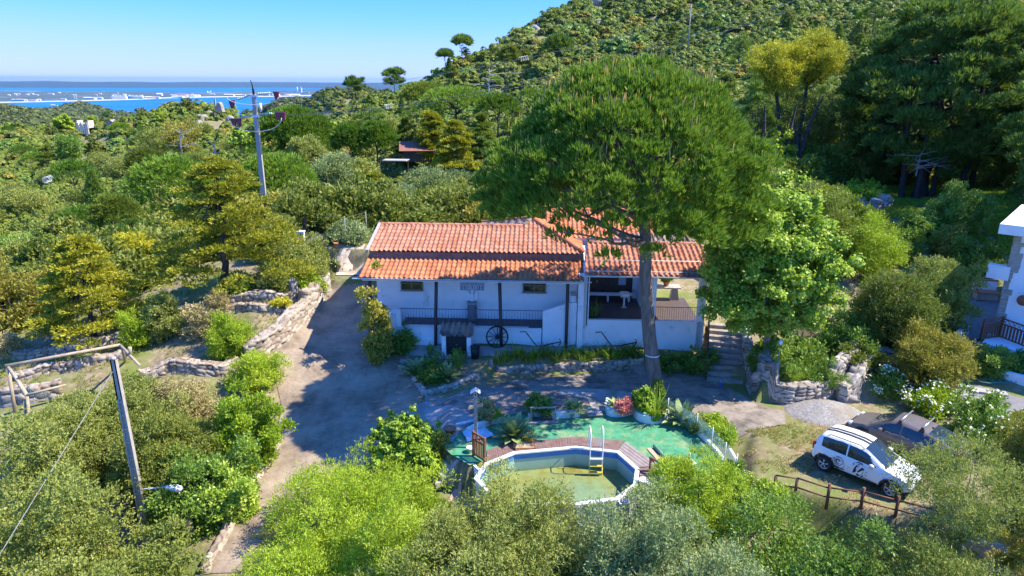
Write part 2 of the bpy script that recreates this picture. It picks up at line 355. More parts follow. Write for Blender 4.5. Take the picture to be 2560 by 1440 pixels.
# garden terraces left of the drive: line of the retaining wall (raised on its left side)
TERR = pz([(790, 745), (745, 790), (700, 830), (625, 890), (560, 935), (480, 985), (380, 1010), (-300, 1100), (-500, 800), (-200, 690), (300, 700), (700, 690)], 1.2)
def H(x, y):
    x = np.asarray(x, float); y = np.asarray(y, float); yy = np.maximum(y, 2.)
    q = _ab(x, yy); sh = x.shape; q = q.reshape(-1, 2); out = np.empty(len(q))
    for i in range(0, len(q), 20000):
        c = q[i:i+20000]; d2 = ((c[:, None]-_P[None])**2).sum(-1); out[i:i+20000] = _phi(d2)@_w[:_n]+_w[_n]+c@_w[_n+1:]
    z = out.reshape(sh)*(yy+15.)/30.
    far = np.clip((yy-50)/100, 0, 1)
    z = z+far*(fbm(x/25+7, y/25, 4, 3)-.47)*np.clip(yy*.03, 0, 12)
    near = np.clip((75-yy)/20, 0, 1)
    z = z+(fbm(x*.9, y*.9, 4, 5)-.47)*.22*near
    for poly, h, bw in PLAT:
        k = np.clip(1-sdpoly(x, y, poly)/bw, 0, 1); k = k*k*(3-2*k); z = z*(1-k)+h*k
    z = np.clip(z, -215, 118)
    # hole for the pool
    k = sdpoly(x, y, POOL); z = np.where(k < .1, np.minimum(z, -1.4), z)
    return z
def H1(x, y): return float(H(np.array([x]), np.array([y]))[0])
NU, NV = 420, 640
_vv = np.exp(np.linspace(math.log(6.+15), math.log(3500.+15), NV))-15
# denser rows near
_vv = np.concatenate([np.linspace(6, 48, 300), np.exp(np.linspace(math.log(48.15), math.log(3500.), 330))])
_uu = np.linspace(-1.25, 1.25, NU)
U_, V_ = np.meshgrid(_uu, _vv); X_ = U_*(V_+9.); Y_ = V_
Z_ = H(X_, Y_)
_nu, _nv = NU, len(_vv)
_id = np.arange(_nu*_nv).reshape(_nv, _nu)
_F = np.stack([_id[:-1, :-1], _id[:-1, 1:], _id[1:, 1:], _id[1:, :-1]], -1).reshape(-1, 4)
gm, gn, gb = newmat('ground')
_co = coords(gn)
n1 = noise(gn, _co, .35, 8, .7); n2 = noise(gn, _co, 2.6, 8, .75); n3 = noise(gn, _co, .09, 6, .6); n4 = noise(gn, _co, 14, 6, .8)
r1 = ramp(gn, n2.outputs[0], [(.32, (.15, .11, .065)), (.5, (.26, .20, .12)), (.68, (.40, .33, .22))])
r2 = ramp(gn, n4.outputs[0], [(.3, (.09, .12, .03)), (.7, (.22, .25, .07))])
f1 = ramp(gn, n1.outputs[0], [(.42, (0, 0, 0)), (.6, (1, 1, 1))])
c_ = mixc(gn, f1.outputs[0], r1.outputs[0], r2.outputs[0])
lk(gn, c_, gb.inputs['Base Color']); gb.inputs['Roughness'].default_value = .95; gb.inputs['Specular IOR Level'].default_value = .1
bump(gn, gb, n4.outputs[0], .05)
me = npmesh('ground', np.stack([X_, Y_, Z_], -1).reshape(-1, 3), _F, smooth=True); me.materials.append(gm)
tag(link('ground', me), kind='structure', label='scrubby dry hillside ground of soil and grass around the house')
def drape(name, poly, mat, off=.03, step=.5, label=None, thick=0):
    bm = bmesh.new(); bm.faces.new([bm.verts.new((p[0], p[1], 0)) for p in poly])
    xs = [p[0] for p in poly]; ys = [p[1] for p in poly]
    for ax, lo, hi in ((0, min(xs), max(xs)), (1, min(ys), max(ys))):
        v = math.floor(lo/step)*step+step
        while v < hi:
            co = [0, 0, 0]; no = [0, 0, 0]; co[ax] = v; no[ax] = 1
            bmesh.ops.bisect_plane(bm, geom=bm.verts[:]+bm.edges[:]+bm.faces[:], plane_co=co, plane_no=no); v += step
    A = np.array([v.co[:] for v in bm.verts]); Z = H(A[:, 0], A[:, 1])
    for v, z in zip(bm.verts, Z): v.co.z = z+off
    bmesh.ops.recalc_face_normals(bm, faces=bm.faces)
    for f in bm.faces:
        f.smooth = True
        if f.normal.z < 0: f.normal_flip()
    me = bpy.data.meshes.new(name); bm.to_mesh(me); bm.free()
    o = link(name, me, None, mat); return tag(o, label, kind='structure')
def pxh(lst):
    """pixels -> ground points on the terrain"""
    return [tuple(hit(a, b)[:2]) for a, b in lst]
# materials for the paved parts
am, an, ab_ = newmat('old_asphalt')
_co = coords(an); t1 = noise(an, _co, .55, 9, .72); t2 = noise(an, _co, 18, 7, .85)
vo = an.nodes.new('ShaderNodeTexVoronoi'); vo.feature = 'DISTANCE_TO_EDGE'; vo.inputs['Scale'].default_value = .9; 
wn = noise(an, _co, 1.6, 5, .7); wm = mixc(an, .25, _co, wn.outputs[1]); lk(an, wm, vo.inputs['Vector'])
ra = ramp(an, t1.outputs[0], [(.34, (.16, .115, .075)), (.46, (.265, .20, .135)), (.56, (.35, .27, .185)), (.70, (.44, .35, .25))])
rb = ramp(an, t2.outputs[0], [(.3, (.62, .62, .62)), (.7, (1.25, 1.25, 1.25))])
cc = mixc(an, 1.0, ra.outputs[0], rb.outputs[0], 'MULTIPLY')
rc = ramp(an, vo.outputs[0], [(.0, (.55, .55, .55)), (.012, (1, 1, 1))])
cc = mixc(an, .6, cc, mixc(an, 1.0, cc, rc.outputs[0], 'MULTIPLY'))
lk(an, cc, ab_.inputs['Base Color']); ab_.inputs['Roughness'].default_value = .9; bump(an, ab_, t2.outputs[0], .02)
MAT['asphalt'] = am
MAT['pale_concrete'] = NM('pale_concrete', (.30, .28, .25), (.42, .39, .35), 1.5, .9, 25, .01, (.24, .22, .19), .7)
MAT['paving'] = NM('paving', (.19, .155, .12), (.33, .275, .22), 2.2, .9, 12, .03, (.11, .09, .07), .8)
drape('driveway', pxh([(500, 1439), (640, 1439), (700, 1330), (790, 1200), (905, 1170), (960, 1130), (1040, 1050), (1060, 985), (1010, 915), (930, 875), (915, 800), (915, 745), (925, 710), (905, 690), (845, 695), (828, 722), (800, 745), (770, 800), (720, 850), (685, 885), (690, 950), (705, 1020), (690, 1090), (640, 1170), (600, 1260), (550, 1360)]), MAT['asphalt'], .035, .4, 'cracked grey asphalt driveway climbing past the left end of the house')
drape('courtyard', pz([(1062, 980), (1120, 985), (1300, 950), (1620, 925), (1760, 945), (1850, 985), (1900, 1015), (1960, 1030), (1965, 1062), (1830, 1085), (1790, 1060), (1700, 1013), (1530, 1013), (1310, 1033), (1140, 1060), (1060, 1050)], 0.0), MAT['paving'], .04, .4, 'worn stone and concrete yard below the house')
drape('path', pxh([(1545, 1010), (1600, 1005), (1600, 985), (1500, 975), (1400, 975), (1395, 990), (1470, 1000), (1480, 1030), (1545, 1030)]), MAT['pale_concrete'], .06, .4, 'pale stamped concrete path leading to the pool terrace')
drape('concrete_patch', pxh([(1000, 1045), (1030, 1018), (1065, 1005), (1120, 1015), (1160, 1030), (1195, 1050), (1150, 1080), (1130, 1110), (1050, 1120), (1000, 1100)]), MAT['pale_concrete'], .06, .4, 'smooth pale concrete patch on the yard left of the pool')
drape('pavement', pxh([(985, 880), (1060, 893), (1110, 900), (1240, 893), (1400, 885), (1605, 872), (1760, 862), (1760, 850), (1450, 862), (1240, 868), (1100, 866), (1000, 862)]), MAT['pale_concrete'], .05, .4, 'narrow concrete pavement along the foot of the house')
TURF = NM('green_turf', (.035, .19, .085), (.08, .31, .155), 2.6, .9, 3, .08, (.22, .29, .13), 1.6, t3=.57)
drape('turf_carpet', DECKPOLY, TURF, .03, .25, 'green artificial turf carpet laid round the pool')
# ================================================================ FOLIAGE
def unit(v): return v/(np.linalg.norm(v, axis=-1, keepdims=True)+1e-9)
def rdir(rng, n): return unit(rng.normal(size=(n, 3)))
def diamonds(P, N, L, Wd, rng):
    n = len(P); T = unit(np.cross(N, rdir(rng, n))); B = np.cross(N, T)
    l = (L*(.7+.6*rng.random(n)))[:, None]; w = (Wd*(.7+.6*rng.random(n)))[:, None]
    V = np.stack([P-T*l*.5, P+B*w*.5-T*l*.08+N*w*.12, P+T*l*.5, P-B*w*.5-T*l*.08+N*w*.12], 1).reshape(-1, 3)
    return V, np.arange(4*n).reshape(n, 4), rng.random(n)
def tufts(P, D, k, L, Wd, spread, rng):
    """k needle blades per point fanning about D: thin kites"""
    n = len(P); P = np.repeat(P, k, 0); D = np.repeat(D, k, 0); tt = np.repeat(rng.random(n), k)*.6+rng.random(n*k)*.4
    d = unit(D+rdir(rng, n*k)*spread); s = unit(np.cross(d, rdir(rng, n*k)))*(Wd*.5)
    l = (L*(.7+.5*rng.random(n*k)))[:, None]
    V = np.stack([P, P+d*l*.6+s, P+d*l, P+d*l*.6-s], 1).reshape(-1, 3)
    return V, np.arange(4*n*k).reshape(-1, 4), tt
def sprays(P, D, k, L, Wd, rng, space=.42):
    """little twigs carrying k leaves each"""
    n = len(P); j = np.tile(np.arange(k), n); Pr = np.repeat(P, k, 0); Dr = np.repeat(unit(D), k, 0); sd = unit(np.cross(Dr, rdir(rng, n*k)))
    b0 = Pr+Dr*(j*L*space)[:, None]; t = unit(Dr*.75+sd*.8); nn = unit(np.cross(t, rdir(rng, n*k))+np.array([0, 0, .5])); b_ = unit(np.cross(nn, t)); l = (L*(.75+.5*rng.random(n*k)))[:, None]; w = (Wd*(.75+.5*rng.random(n*k)))[:, None]*.5
    V = np.stack([b0, b0+t*l*.5+b_*w, b0+t*l, b0+t*l*.5-b_*w], 1).reshape(-1, 3)
    return V, np.arange(4*n*k).reshape(-1, 4), np.repeat(rng.random(n), k)*.65+rng.random(n*k)*.35
def join(parts):
    V = []; Fc = []; T = []; o = 0
    for v, f, t in parts: V.append(v); Fc.append(f+o); T.append(t); o += len(v)
    return np.concatenate(V), np.concatenate(Fc), np.concatenate(T)
def tubes(paths, n=6):
    """paths: list of (pts (k,3), radii (k,))"""
    V = []; Fc = []; o = 0
    for pts, rr in paths:
        pts = np.asarray(pts, float); k = len(pts); t = unit(np.gradient(pts, axis=0)); a = np.zeros((k, 3)); a0 = np.array([.3, .9, .2])
        for i in range(k):
            a0 = a0-t[i]*(a0@t[i]); a0 = a0/(np.linalg.norm(a0)+1e-9); a[i] = a0
        b = np.cross(t, a); an = np.arange(n)*2*math.pi/n
        ring = pts[:, None]+np.asarray(rr)[:, None, None]*(a[:, None]*np.cos(an)[None, :, None]+b[:, None]*np.sin(an)[None, :, None])
        V.append(ring.reshape(-1, 3)); ii = np.arange(k-1)[:, None]*n; jj = np.arange(n)[None]
        Fc.append((np.stack([ii+jj, ii+(jj+1) % n, ii+n+(jj+1) % n, ii+n+jj], -1)+o).reshape(-1, 4)); o += k*n
    return np.concatenate(V), np.concatenate(Fc)
def bez(a, b, c, k=6):
    t = np.linspace(0, 1, k)[:, None]; a, b, c = map(np.asarray, (a, b, c)); return a*(1-t)**2+2*b*t*(1-t)+c*t*t
def clump_pts(C, Rr, per, rng, shell=.55, squash=1.0, up=-.35):
    """points on/in ellipsoidal clumps. C (m,3), Rr (m,) -> P, outward N"""
    m_ = len(C); d = rdir(rng, m_*per); d[:, 2] = np.where(d[:, 2] < up, -d[:, 2], d[:, 2])
    rr = (shell+(1-shell)*rng.random(m_*per)**.5)[:, None]*np.repeat(Rr, per)[:, None]
    s = np.array([1, 1, squash]); return np.repeat(C, per, 0)+d*rr*s, d
def crown(kind, w, d, h, rng, leaf=.12, dens=1.0):
    """crown mesh data in a box w x d x h, origin at crown's bottom centre; returns V,F,tint, clump centres"""
    a, b = w/2, d/2
    if kind == 'umbrella':
        m_ = int(90*dens*max(1, (a/3)**1.2)); i = np.arange(m_)+.5; r = np.sqrt(i/m_); th = i*2.39996+rng.random(m_)*.3
        zz = np.sqrt(np.maximum(0, 1-r**2.4))*(.80)+.12+.10*rng.random(m_)
        lob = 1+.10*np.sin(3*th+rng.random()*6)+.06*np.sin(5*th+2)
        C = np.stack([a*.9*r*np.cos(th)*lob, b*.9*r*np.sin(th)*lob, h*zz*.92], -1); rc = (.16+.07*rng.random(m_))*min(a, b)*(1.1 if a < 4 else .95)
        # underside fill
        P, N = clump_pts(C, rc, int(30*dens), rng, .5, .75)
        D = unit(N*.7+unit(P*np.array([1, 1, .4]))*.5+np.array([0, 0, .55]))
        V, Fc, T = tufts(P, D, 5, leaf*2.2, leaf*.34, .55, rng)
    elif kind == 'cedar':
        parts = []; Cs = []; nt_ = max(5, int(h/.95)); 
        for k in range(nt_):
            f = k/(nt_-1.); R = ((1-f**1.7)**.75*.93+.07)*min(1, .78+f); nb = max(3, int((8-3*f)*dens**.5)); z = h*(.06+.9*f)
            for j in range(nb):
                th = 2*math.pi*(j+rng.random()*.6)/nb+k*1.3; rr = R*(.5+.65*rng.random())
                for q in np.linspace(.25, 1, 5):
                    c = np.array([a*rr*q*math.cos(th), b*rr*q*math.sin(th), z+h*.02*rng.normal()-h*.05*q*q+h*.03]); Cs.append((c, (.17+.14*rng.random())*min(a, b)*(.55+.45*R)))
        C = np.array([c for c, _ in Cs]); rc = np.array([r for _, r in Cs])
        P, N = clump_pts(C, rc, int(46*dens), rng, .25, .30, up=-.1)
        D = unit(N*np.array([1, 1, .25])+unit(P*np.array([1, 1, 0])+1e-6)*.5+np.array([0, 0, .30]))
        v1 = tufts(P, D, 3, leaf*1.7, leaf*.42, .5, rng)
        Nn = unit(np.array([0, 0, 1.])+rdir(rng, len(P))*.5); v2 = diamonds(P, Nn, leaf*1.3, leaf*.55, rng); V, Fc, T = join([v1, v2])
    elif kind == 'layer':
        m_ = int(105*dens); f = rng.random(m_)**1.15; th = rng.random(m_)*6.283; R = (1-f*.97)**.55*(1+.14*np.sin(2*th+rng.random()*6)+.10*np.sin(5*th)); q = .25+.75*rng.random(m_)**.6
        C = np.stack([a*R*q*np.cos(th), b*R*q*np.sin(th), h*(f*.93+.05)-h*.07*q*q], -1); rc = (.15+.15*rng.random(m_))*min(a, b)*(.5+.5*R)
        P, N = clump_pts(C, rc, int(60*dens**.5), rng, .25, .30, up=-.1)
        D = unit(N*np.array([1, 1, .3])+unit(P*np.array([1, 1, 0])+1e-6)*.45+np.array([0, 0, .30]))
        v1 = tufts(P, D, 3, leaf*1.6, leaf*.42, .5, rng); q_ = rng.random(len(P)) < .6
        v2 = diamonds(P[q_], unit(np.array([0, 0, 1.])+rdir(rng, int(q_.sum()))*.45), leaf*1.3, leaf*.55, rng); V, Fc, T = join([v1, v2])
    elif kind == 'conifer':
        m_ = int(110*dens); f = rng.random(m_)**1.3; th = rng.random(m_)*6.283; R = (1-f)**.8*(.7+.3*rng.random(m_))
        C = np.stack([a*R*np.cos(th), b*R*np.sin(th), h*f*.95], -1); rc = (.22*(1-f)+.08)*min(a, b)*(1+.5*rng.random(m_))
        P, N = clump_pts(C, rc, int(26*dens), rng, .4, .8)
        V, Fc, T = tufts(P, unit(N+np.array([0, 0, .3])), 4, leaf*1.8, leaf*.4, .6, rng)
    elif kind == 'openpine':
        m_ = int(46*dens*max(1, (a/3))); u = rng.random(m_); th = rng.random(m_)*6.283; f = rng.random(m_)
        prof = np.sin(math.pi*np.clip(.12+.80*f, 0, 1))**.7; R = prof*(.45+.55*u**.5)
        C = np.stack([a*R*np.cos(th), b*R*np.sin(th), h*(.05+.88*f)], -1); C[:, 2] += rng.normal(size=m_)*.05*h; rc = (.08+.13*rng.random(m_))*min(a, b)
        P, N = clump_pts(C, rc, int(44*dens), rng, .4, .6)
        V, Fc, T = tufts(P, unit(N*.8+np.array([0, 0, .6])), 5, leaf*2.1, leaf*.32, .55, rng)
    elif kind == 'dome':
        m_ = int(34*dens**.5); dv = rdir(rng, m_); dv[:, 2] = np.abs(dv[:, 2]); lob = 1+.2*rng.normal(size=m_)*.6
        C = dv*((.5+.35*rng.random(m_))*lob)[:, None]*np.array([a, b, h*.85]); rc = (.24+.16*rng.random(m_))*min(a, b, h)
        P, N = clump_pts(C, rc, int(42*dens**.5), rng, .8, .9, up=-.2); Nn = unit(N+np.array([0, 0, .35])+rdir(rng, len(P))*.38)
        V, Fc, T = diamonds(P, Nn, leaf, leaf*.8, rng); T = T*.22+np.repeat(rng.random(m_), int(42*dens**.5))*.33+.2
    else:
        m_ = {'broad': 230, 'olive': 90, 'bush': 70, 'acacia': 100, 'ivy': 120}.get(kind, 80); m_ = int(m_*max(.6, min(2.4, dens)))
        dv = rdir(rng, m_); dv[:, 2] = dv[:, 2]*.5+.5 if kind in ('bush', 'ivy') else dv[:, 2]
        lob = 1+.22*np.sin(dv[:, 0]*4+rng.random()*6)*np.cos(dv[:, 1]*4+rng.random()*6)+.12*rng.normal(size=m_)
        rr = (.45+.5*rng.random(m_)**.6)*lob
        C = dv*rr[:, None]*np.array([a, b, h*.5 if kind not in ('bush', 'ivy') else h*.9]); C[:, 2] += h*.5 if kind not in ('bush', 'ivy') else 0
        if kind == 'broad': C[:, :2] *= (1-.38*np.clip(C[:, 2:3]/h-.35, 0, 1)); 
        rc = ((.07 if kind == 'broad' else .16)+.12*rng.random(m_))*min(a, b, h*.9)
        if kind == 'acacia': rc *= .95; C[:, 2] += rng.normal(size=m_)*.06*h
        per = int({'broad': 62, 'olive': 130, 'bush': 110, 'acacia': 130, 'ivy': 90}.get(kind, 100)*dens*1.0)
        P, N = clump_pts(C, rc, per, rng, .35, .85, up=-.6)
        if kind in ('olive', 'bush', 'acacia', 'broad'):
            # loose sprays past the clumps
            k = len(P)//6; ii = rng.integers(0, len(P), k); P2 = P[ii]+N[ii]*(.25*rng.random(k)[:, None])*min(a, b)*.35+np.array([0, 0, .05]); P = np.concatenate([P, P2]); N = np.concatenate([N, N[ii]])
        Nn = unit(N*.6+np.array([0, 0, .45])+rdir(rng, len(P))*.75)
        asp = {'broad': .85, 'olive': .32, 'bush': .5, 'acacia': .26, 'ivy': .85}.get(kind, .5)
        ct = rng.random(m_); cid = np.repeat(np.arange(m_), per); t2 = ct[cid]
        if kind in ('olive', 'bush', 'acacia'):
            q = rng.random(len(P)) < .30; q2 = q[:len(t2)]; tv = np.concatenate([t2, np.full(len(P)-len(t2), .6)])[q]
            V, Fc, T = sprays(P[q], N[q]*.6+rdir(rng, int(q.sum()))*.55+np.array([0, 0, .6 if kind != 'acacia' else .35]), 5, leaf*1.15, leaf*asp*1.15, rng); T = T*.6+np.repeat(tv, 5)*.4
        else: V, Fc, T = diamonds(P, Nn, leaf, leaf*asp, rng); T = T*.55+np.concatenate([t2, np.full(len(P)-len(t2), .6)])*.45
    keep = V[:, 2].reshape(-1, Fc.shape[1]).min(1) > -.35*h
    Fc, T = Fc[keep], T[keep]
    return V, Fc, T, C
def skeleton(C, base, fork, r0, rng, limbs=14, lean=(0, 0), wob=.25, k0=8, fork_top=None):
    """trunk from base to fork and limbs to a choice of clump centres"""
    base = np.asarray(base, float); fork = np.asarray(fork, float); t = np.linspace(0, 1, k0)[:, None]
    tr = base*(1-t)+fork*t; L = np.linalg.norm(fork-base); tr[1:-1] += rng.normal(size=(k0-2, 3))*np.array([1, 1, 0])*wob*.06*L
    rads = r0*(1.25-.65*t[:, 0]); rads[0] *= 1.35; paths = [(tr, rads)]
    top = fork if fork_top is None else np.asarray(fork_top, float)
    if fork_top is not None: paths.append((bez(fork, (fork+top)/2+rng.normal(size=3)*.1*L*.2, top, 6), np.linspace(r0*.6, r0*.15, 6)))
    ii = rng.permutation(len(C))[:limbs]
    for i in ii:
        s = rng.random()*.9 if fork_top is not None else 0
        st = fork*(1-s)+top*s if fork_top is not None else tr[-1-int(rng.random()*2)]
        e = C[i]; mid = (st+e)/2+np.array([0, 0, .12*np.linalg.norm(e-st)*(1 if rng.random() < .7 else -.5)])+rng.normal(size=3)*.05*np.linalg.norm(e-st)
        paths.append((bez(st, mid, e, 6), np.linspace(r0*(.34 if fork_top is None else .24), r0*.05, 6)))
    return tubes(paths, 7)
G = {}
G['pine_leaf'] = LM('pine_leaf', (.028, .085, .018), (.09, .20, .028), (.24, .36, .065), .28)
G['pine_dark'] = LM('pine_dark', (.03, .08, .025), (.085, .17, .045), (.19, .29, .085), .28)
G['cedar_leaf'] = LM('cedar_leaf', (.12, .15, .02), (.28, .30, .035), (.44, .44, .07), .3)
G['cedar_deep'] = LM('cedar_deep', (.06, .105, .02), (.125, .185, .035), (.21, .27, .055), .25)
G['lime_leaf'] = LM('lime_leaf', (.10, .20, .025), (.24, .40, .06), (.46, .60, .18), .42, .45, .35)
G['olive_leaf'] = LM('olive_leaf', (.10, .145, .04), (.19, .245, .08), (.30, .35, .14), .28, .6, .15)
G['olive_grey'] = LM('olive_grey', (.11, .16, .085), (.18, .26, .145), (.29, .37, .24), .22, .6, .15)
G['maquis_leaf'] = LM('maquis_leaf', (.075, .11, .025), (.125, .17, .042), (.20, .24, .07), .28)
G['green_leaf'] = LM('green_leaf', (.05, .12, .025), (.12, .23, .045), (.24, .37, .10), .3, .45, .4)
G['acacia_leaf'] = LM('acacia_leaf', (.10, .19, .02), (.24, .38, .035), (.42, .54, .09), .4)
G['yellow_leaf'] = LM('yellow_leaf', (.18, .20, .02), (.36, .38, .035), (.52, .52, .07), .3)
G['ochre_leaf'] = LM('ochre_leaf', (.13, .135, .03), (.22, .215, .05), (.33, .31, .08), .28)
G['dry_leaf'] = LM('dry_leaf', (.20, .19, .12), (.33, .31, .20), (.46, .42, .30), .2)
G['agave_leaf'] = LM('agave_leaf', (.10, .17, .09), (.19, .28, .15), (.34, .42, .24), .1, .4, .5)
G['blade_leaf'] = LM('blade_leaf', (.08, .15, .02), (.17, .30, .04), (.30, .42, .09), .35)
G['far_leaf'] = LM('far_leaf', (.035, .065, .03), (.065, .10, .045), (.20, .24, .10), .15)
G['pink_flower'] = LM('pink_flower', (.30, .16, .12), (.62, .22, .30), (.75, .42, .48), .2)
G['white_flower'] = LM('white_flower', (.55, .55, .52), (.75, .75, .74), (.85, .85, .85), .2)
RNG = np.random.default_rng(7)
_tn = [0]
def tree(name, label, cat, box, kind, leafm, bark='bark_grey', leaf=.12, dens=1.0, group=None, trunk_r=None, base=None, forkf=.35, limbs=14, sink=.3, depth=None, seed=None, fork_top=False, shape_crown=None):
    """box = (px centre, py top, py bottom, px width, Y)"""
    pxc, pt, pb, wpx, Y = box; _tn[0] += 1; rng = np.random.default_rng(seed or (100+_tn[0]))
    if cat == 'shrub' and Y < 60 and pb < 1330 and 'tall variegated' not in label:
        g_ = hit(pxc, pb)
        if abs(g_[1]-Y) < 5: Y = g_[1]+.25*wpx/FOC*Y
    top = aty(pxc, pt, Y); bot = aty(pxc, pb, Y); cd = float((bot-CP)@FW); w = wpx/FOC*cd; h = top[2]-bot[2]; d = depth or w*.92
    # a crown seen from above: its near side covers lower pixels, so lift the bottom a little
    bz = bot[2]
    gz = H1(bot[0], bot[1]) if base is None else base[2]
    if cat == 'shrub' and bz > gz and bz-gz < 3.5: bz = gz-.05; h = top[2]-bz
    V, Fc, T, C = crown(kind, w, d, h, rng, leaf, dens)
    low = kind in ('bush', 'ivy')
    if low: bz = min(bz, gz+.1) if bz-gz < 1.5 else bz
    if low and h < top[2]-bz: V[:, 2] *= (top[2]-bz)/h; C[:, 2] *= (top[2]-bz)/h
    o = empty(name, label, cat, (bot[0], bot[1], min(gz, bz)), 0, group)
    zoff = bz-o.location.z
    cm = npmesh('crown', V+np.array([0, 0, zoff]), Fc, T, mats=[G[leafm]]); link('crown', cm, o)
    r0 = trunk_r or max(.05, w*.022)
    bx = (0, 0) if base is None else (base[0]-bot[0], base[1]-bot[1])
    fork = np.array([bx[0]*.15, bx[1]*.15, zoff+h*forkf]); C2 = C+np.array([0, 0, zoff])
    bp = np.array([bx[0], bx[1], gz-o.location.z-sink])
    if fork[2]-bp[2] < .3: fork[2] = bp[2]+.4
    Vt, Ft = skeleton(C2, bp, fork, r0, rng, limbs, fork_top=(np.array([0, 0, zoff+h*.9]) if fork_top else None))
    link('trunk', npmesh('trunk', Vt, Ft, smooth=True, mats=[MAT[bark]]), o)
    return o
def agave(name, label, p, s=.8, n=26, mat='agave_leaf', seed=1, group=None):
    rng = np.random.default_rng(seed); V = []; Fc = []; T = []; o = 0
    for i in range(n):
        th = i*2.39996; el = rad(80-70*(i/n)**.8)+rng.normal()*.06; L = s*(.75+.35*rng.random()); w = L*.17
        dx = np.array([math.cos(th), math.sin(th)]); k = 7; t = np.linspace(0, 1, k)
        wid = w*np.array([.55, .75, 1, 1.0, .8, .45, .02]); ang = el-t*.55*(1.1-el/1.57)
        rr = np.cumsum(np.cos(ang))*L/k; zz = np.cumsum(np.sin(ang))*L/k; sd = np.array([-dx[1], dx[0]])
        for j in range(k):
            c = np.array([dx[0]*rr[j], dx[1]*rr[j], zz[j]])
            V += [c+np.array([*(sd*wid[j]), w*.35]), c-np.array([0, 0, 0]), c+np.array([*(-sd*wid[j]), w*.35])]
        for j in range(k-1):
            for q in (0, 1): a = o+j*3+q; Fc.append([a, a+1, a+4, a+3]); T.append(.2+.6*rng.random() if q == 0 else T[-1])
        o += k*3
    e = link(name, npmesh(name, np.array(V), np.array(Fc), T, smooth=True, mats=[G[mat]])); e.location = p
    return tag(e, label, 'plant', group)
def blades(name, label, p, s=.7, n=60, r=.3, mat='blade_leaf', seed=1, cat='plant', w=.03, arch=.6, group=None, ell=(1, 1)):
    rng = np.random.default_rng(seed); k = 5; V = []; Fc = []; T = []; o = 0
    for i in range(n):
        th = rng.random()*6.283; q = rng.random()**.5*r; b0 = np.array([q*math.cos(th)*ell[0], q*math.sin(th)*ell[1], 0]); L = s*(.6+.6*rng.random())
        dr = unit(np.array([math.cos(th), math.sin(th), 0])+rng.normal(size=3)*.4); sd = np.array([-dr[1], dr[0], 0]); tt = rng.random()
        for j in range(k):
            t = j/(k-1); c = b0+dr*L*arch*t*t+np.array([0, 0, L*(t-.35*arch*t*t)]); ww = w*(1-t)**.6+.002; V += [c+sd*ww, c-sd*ww]
        for j in range(k-1): a = o+j*2; Fc.append([a, a+1, a+3, a+2]); T.append(tt)
        o += 2*k
    e = link(name, npmesh(name, np.array(V), np.array(Fc), T, mats=[G[mat]])); e.location = p
    return tag(e, label, cat, group)
# scattered masses: one point mesh + geometry nodes instancing one of a few crown meshes
_gn = {}
def scatter(name, pts, scl, rot, proto_mesh, label, sz=None):
    me = bpy.data.meshes.new(name+'_points'); me.vertices.add(len(pts)); me.vertices.foreach_set('co', np.asarray(pts, np.float32).ravel())
    a = me.attributes.new('scl', 'FLOAT_VECTOR', 'POINT'); a.data.foreach_set('vector', np.asarray(scl, np.float32).ravel())
    a = me.attributes.new('rot', 'FLOAT_VECTOR', 'POINT'); a.data.foreach_set('vector', np.asarray(rot, np.float32).ravel())
    proto = bpy.data.objects.new(name+'_clump', proto_mesh)
    o = link(name, me); tag(o, label, kind='stuff')
    ng = bpy.data.node_groups.new(name, 'GeometryNodeTree')
    ng.interface.new_socket('Geometry', in_out='INPUT', socket_type='NodeSocketGeometry'); ng.interface.new_socket('Geometry', in_out='OUTPUT', socket_type='NodeSocketGeometry')
    N = ng.nodes; gi = N.new('NodeGroupInput'); go = N.new('NodeGroupOutput'); oi = N.new('GeometryNodeObjectInfo'); oi.inputs['Object'].default_value = proto
    ip = N.new('GeometryNodeInstanceOnPoints'); na = N.new('GeometryNodeInputNamedAttribute'); na.data_type = 'FLOAT_VECTOR'; na.inputs['Name'].default_value = 'scl'
    nr = N.new('GeometryNodeInputNamedAttribute'); nr.data_type = 'FLOAT_VECTOR'; nr.inputs['Name'].default_value = 'rot'
    L_ = ng.links.new; L_(gi.outputs[0], ip.inputs['Points']); L_(oi.outputs['Geometry'], ip.inputs['Instance']); L_(na.outputs[0], ip.inputs['Scale'])
    L_(nr.outputs[0], ip.inputs['Rotation']); L_(ip.outputs[0], go.inputs[0])
    oi.inputs['As Instance'].default_value = True
    md = o.modifiers.new('instances', 'NODES'); md.node_group = ng
    return o
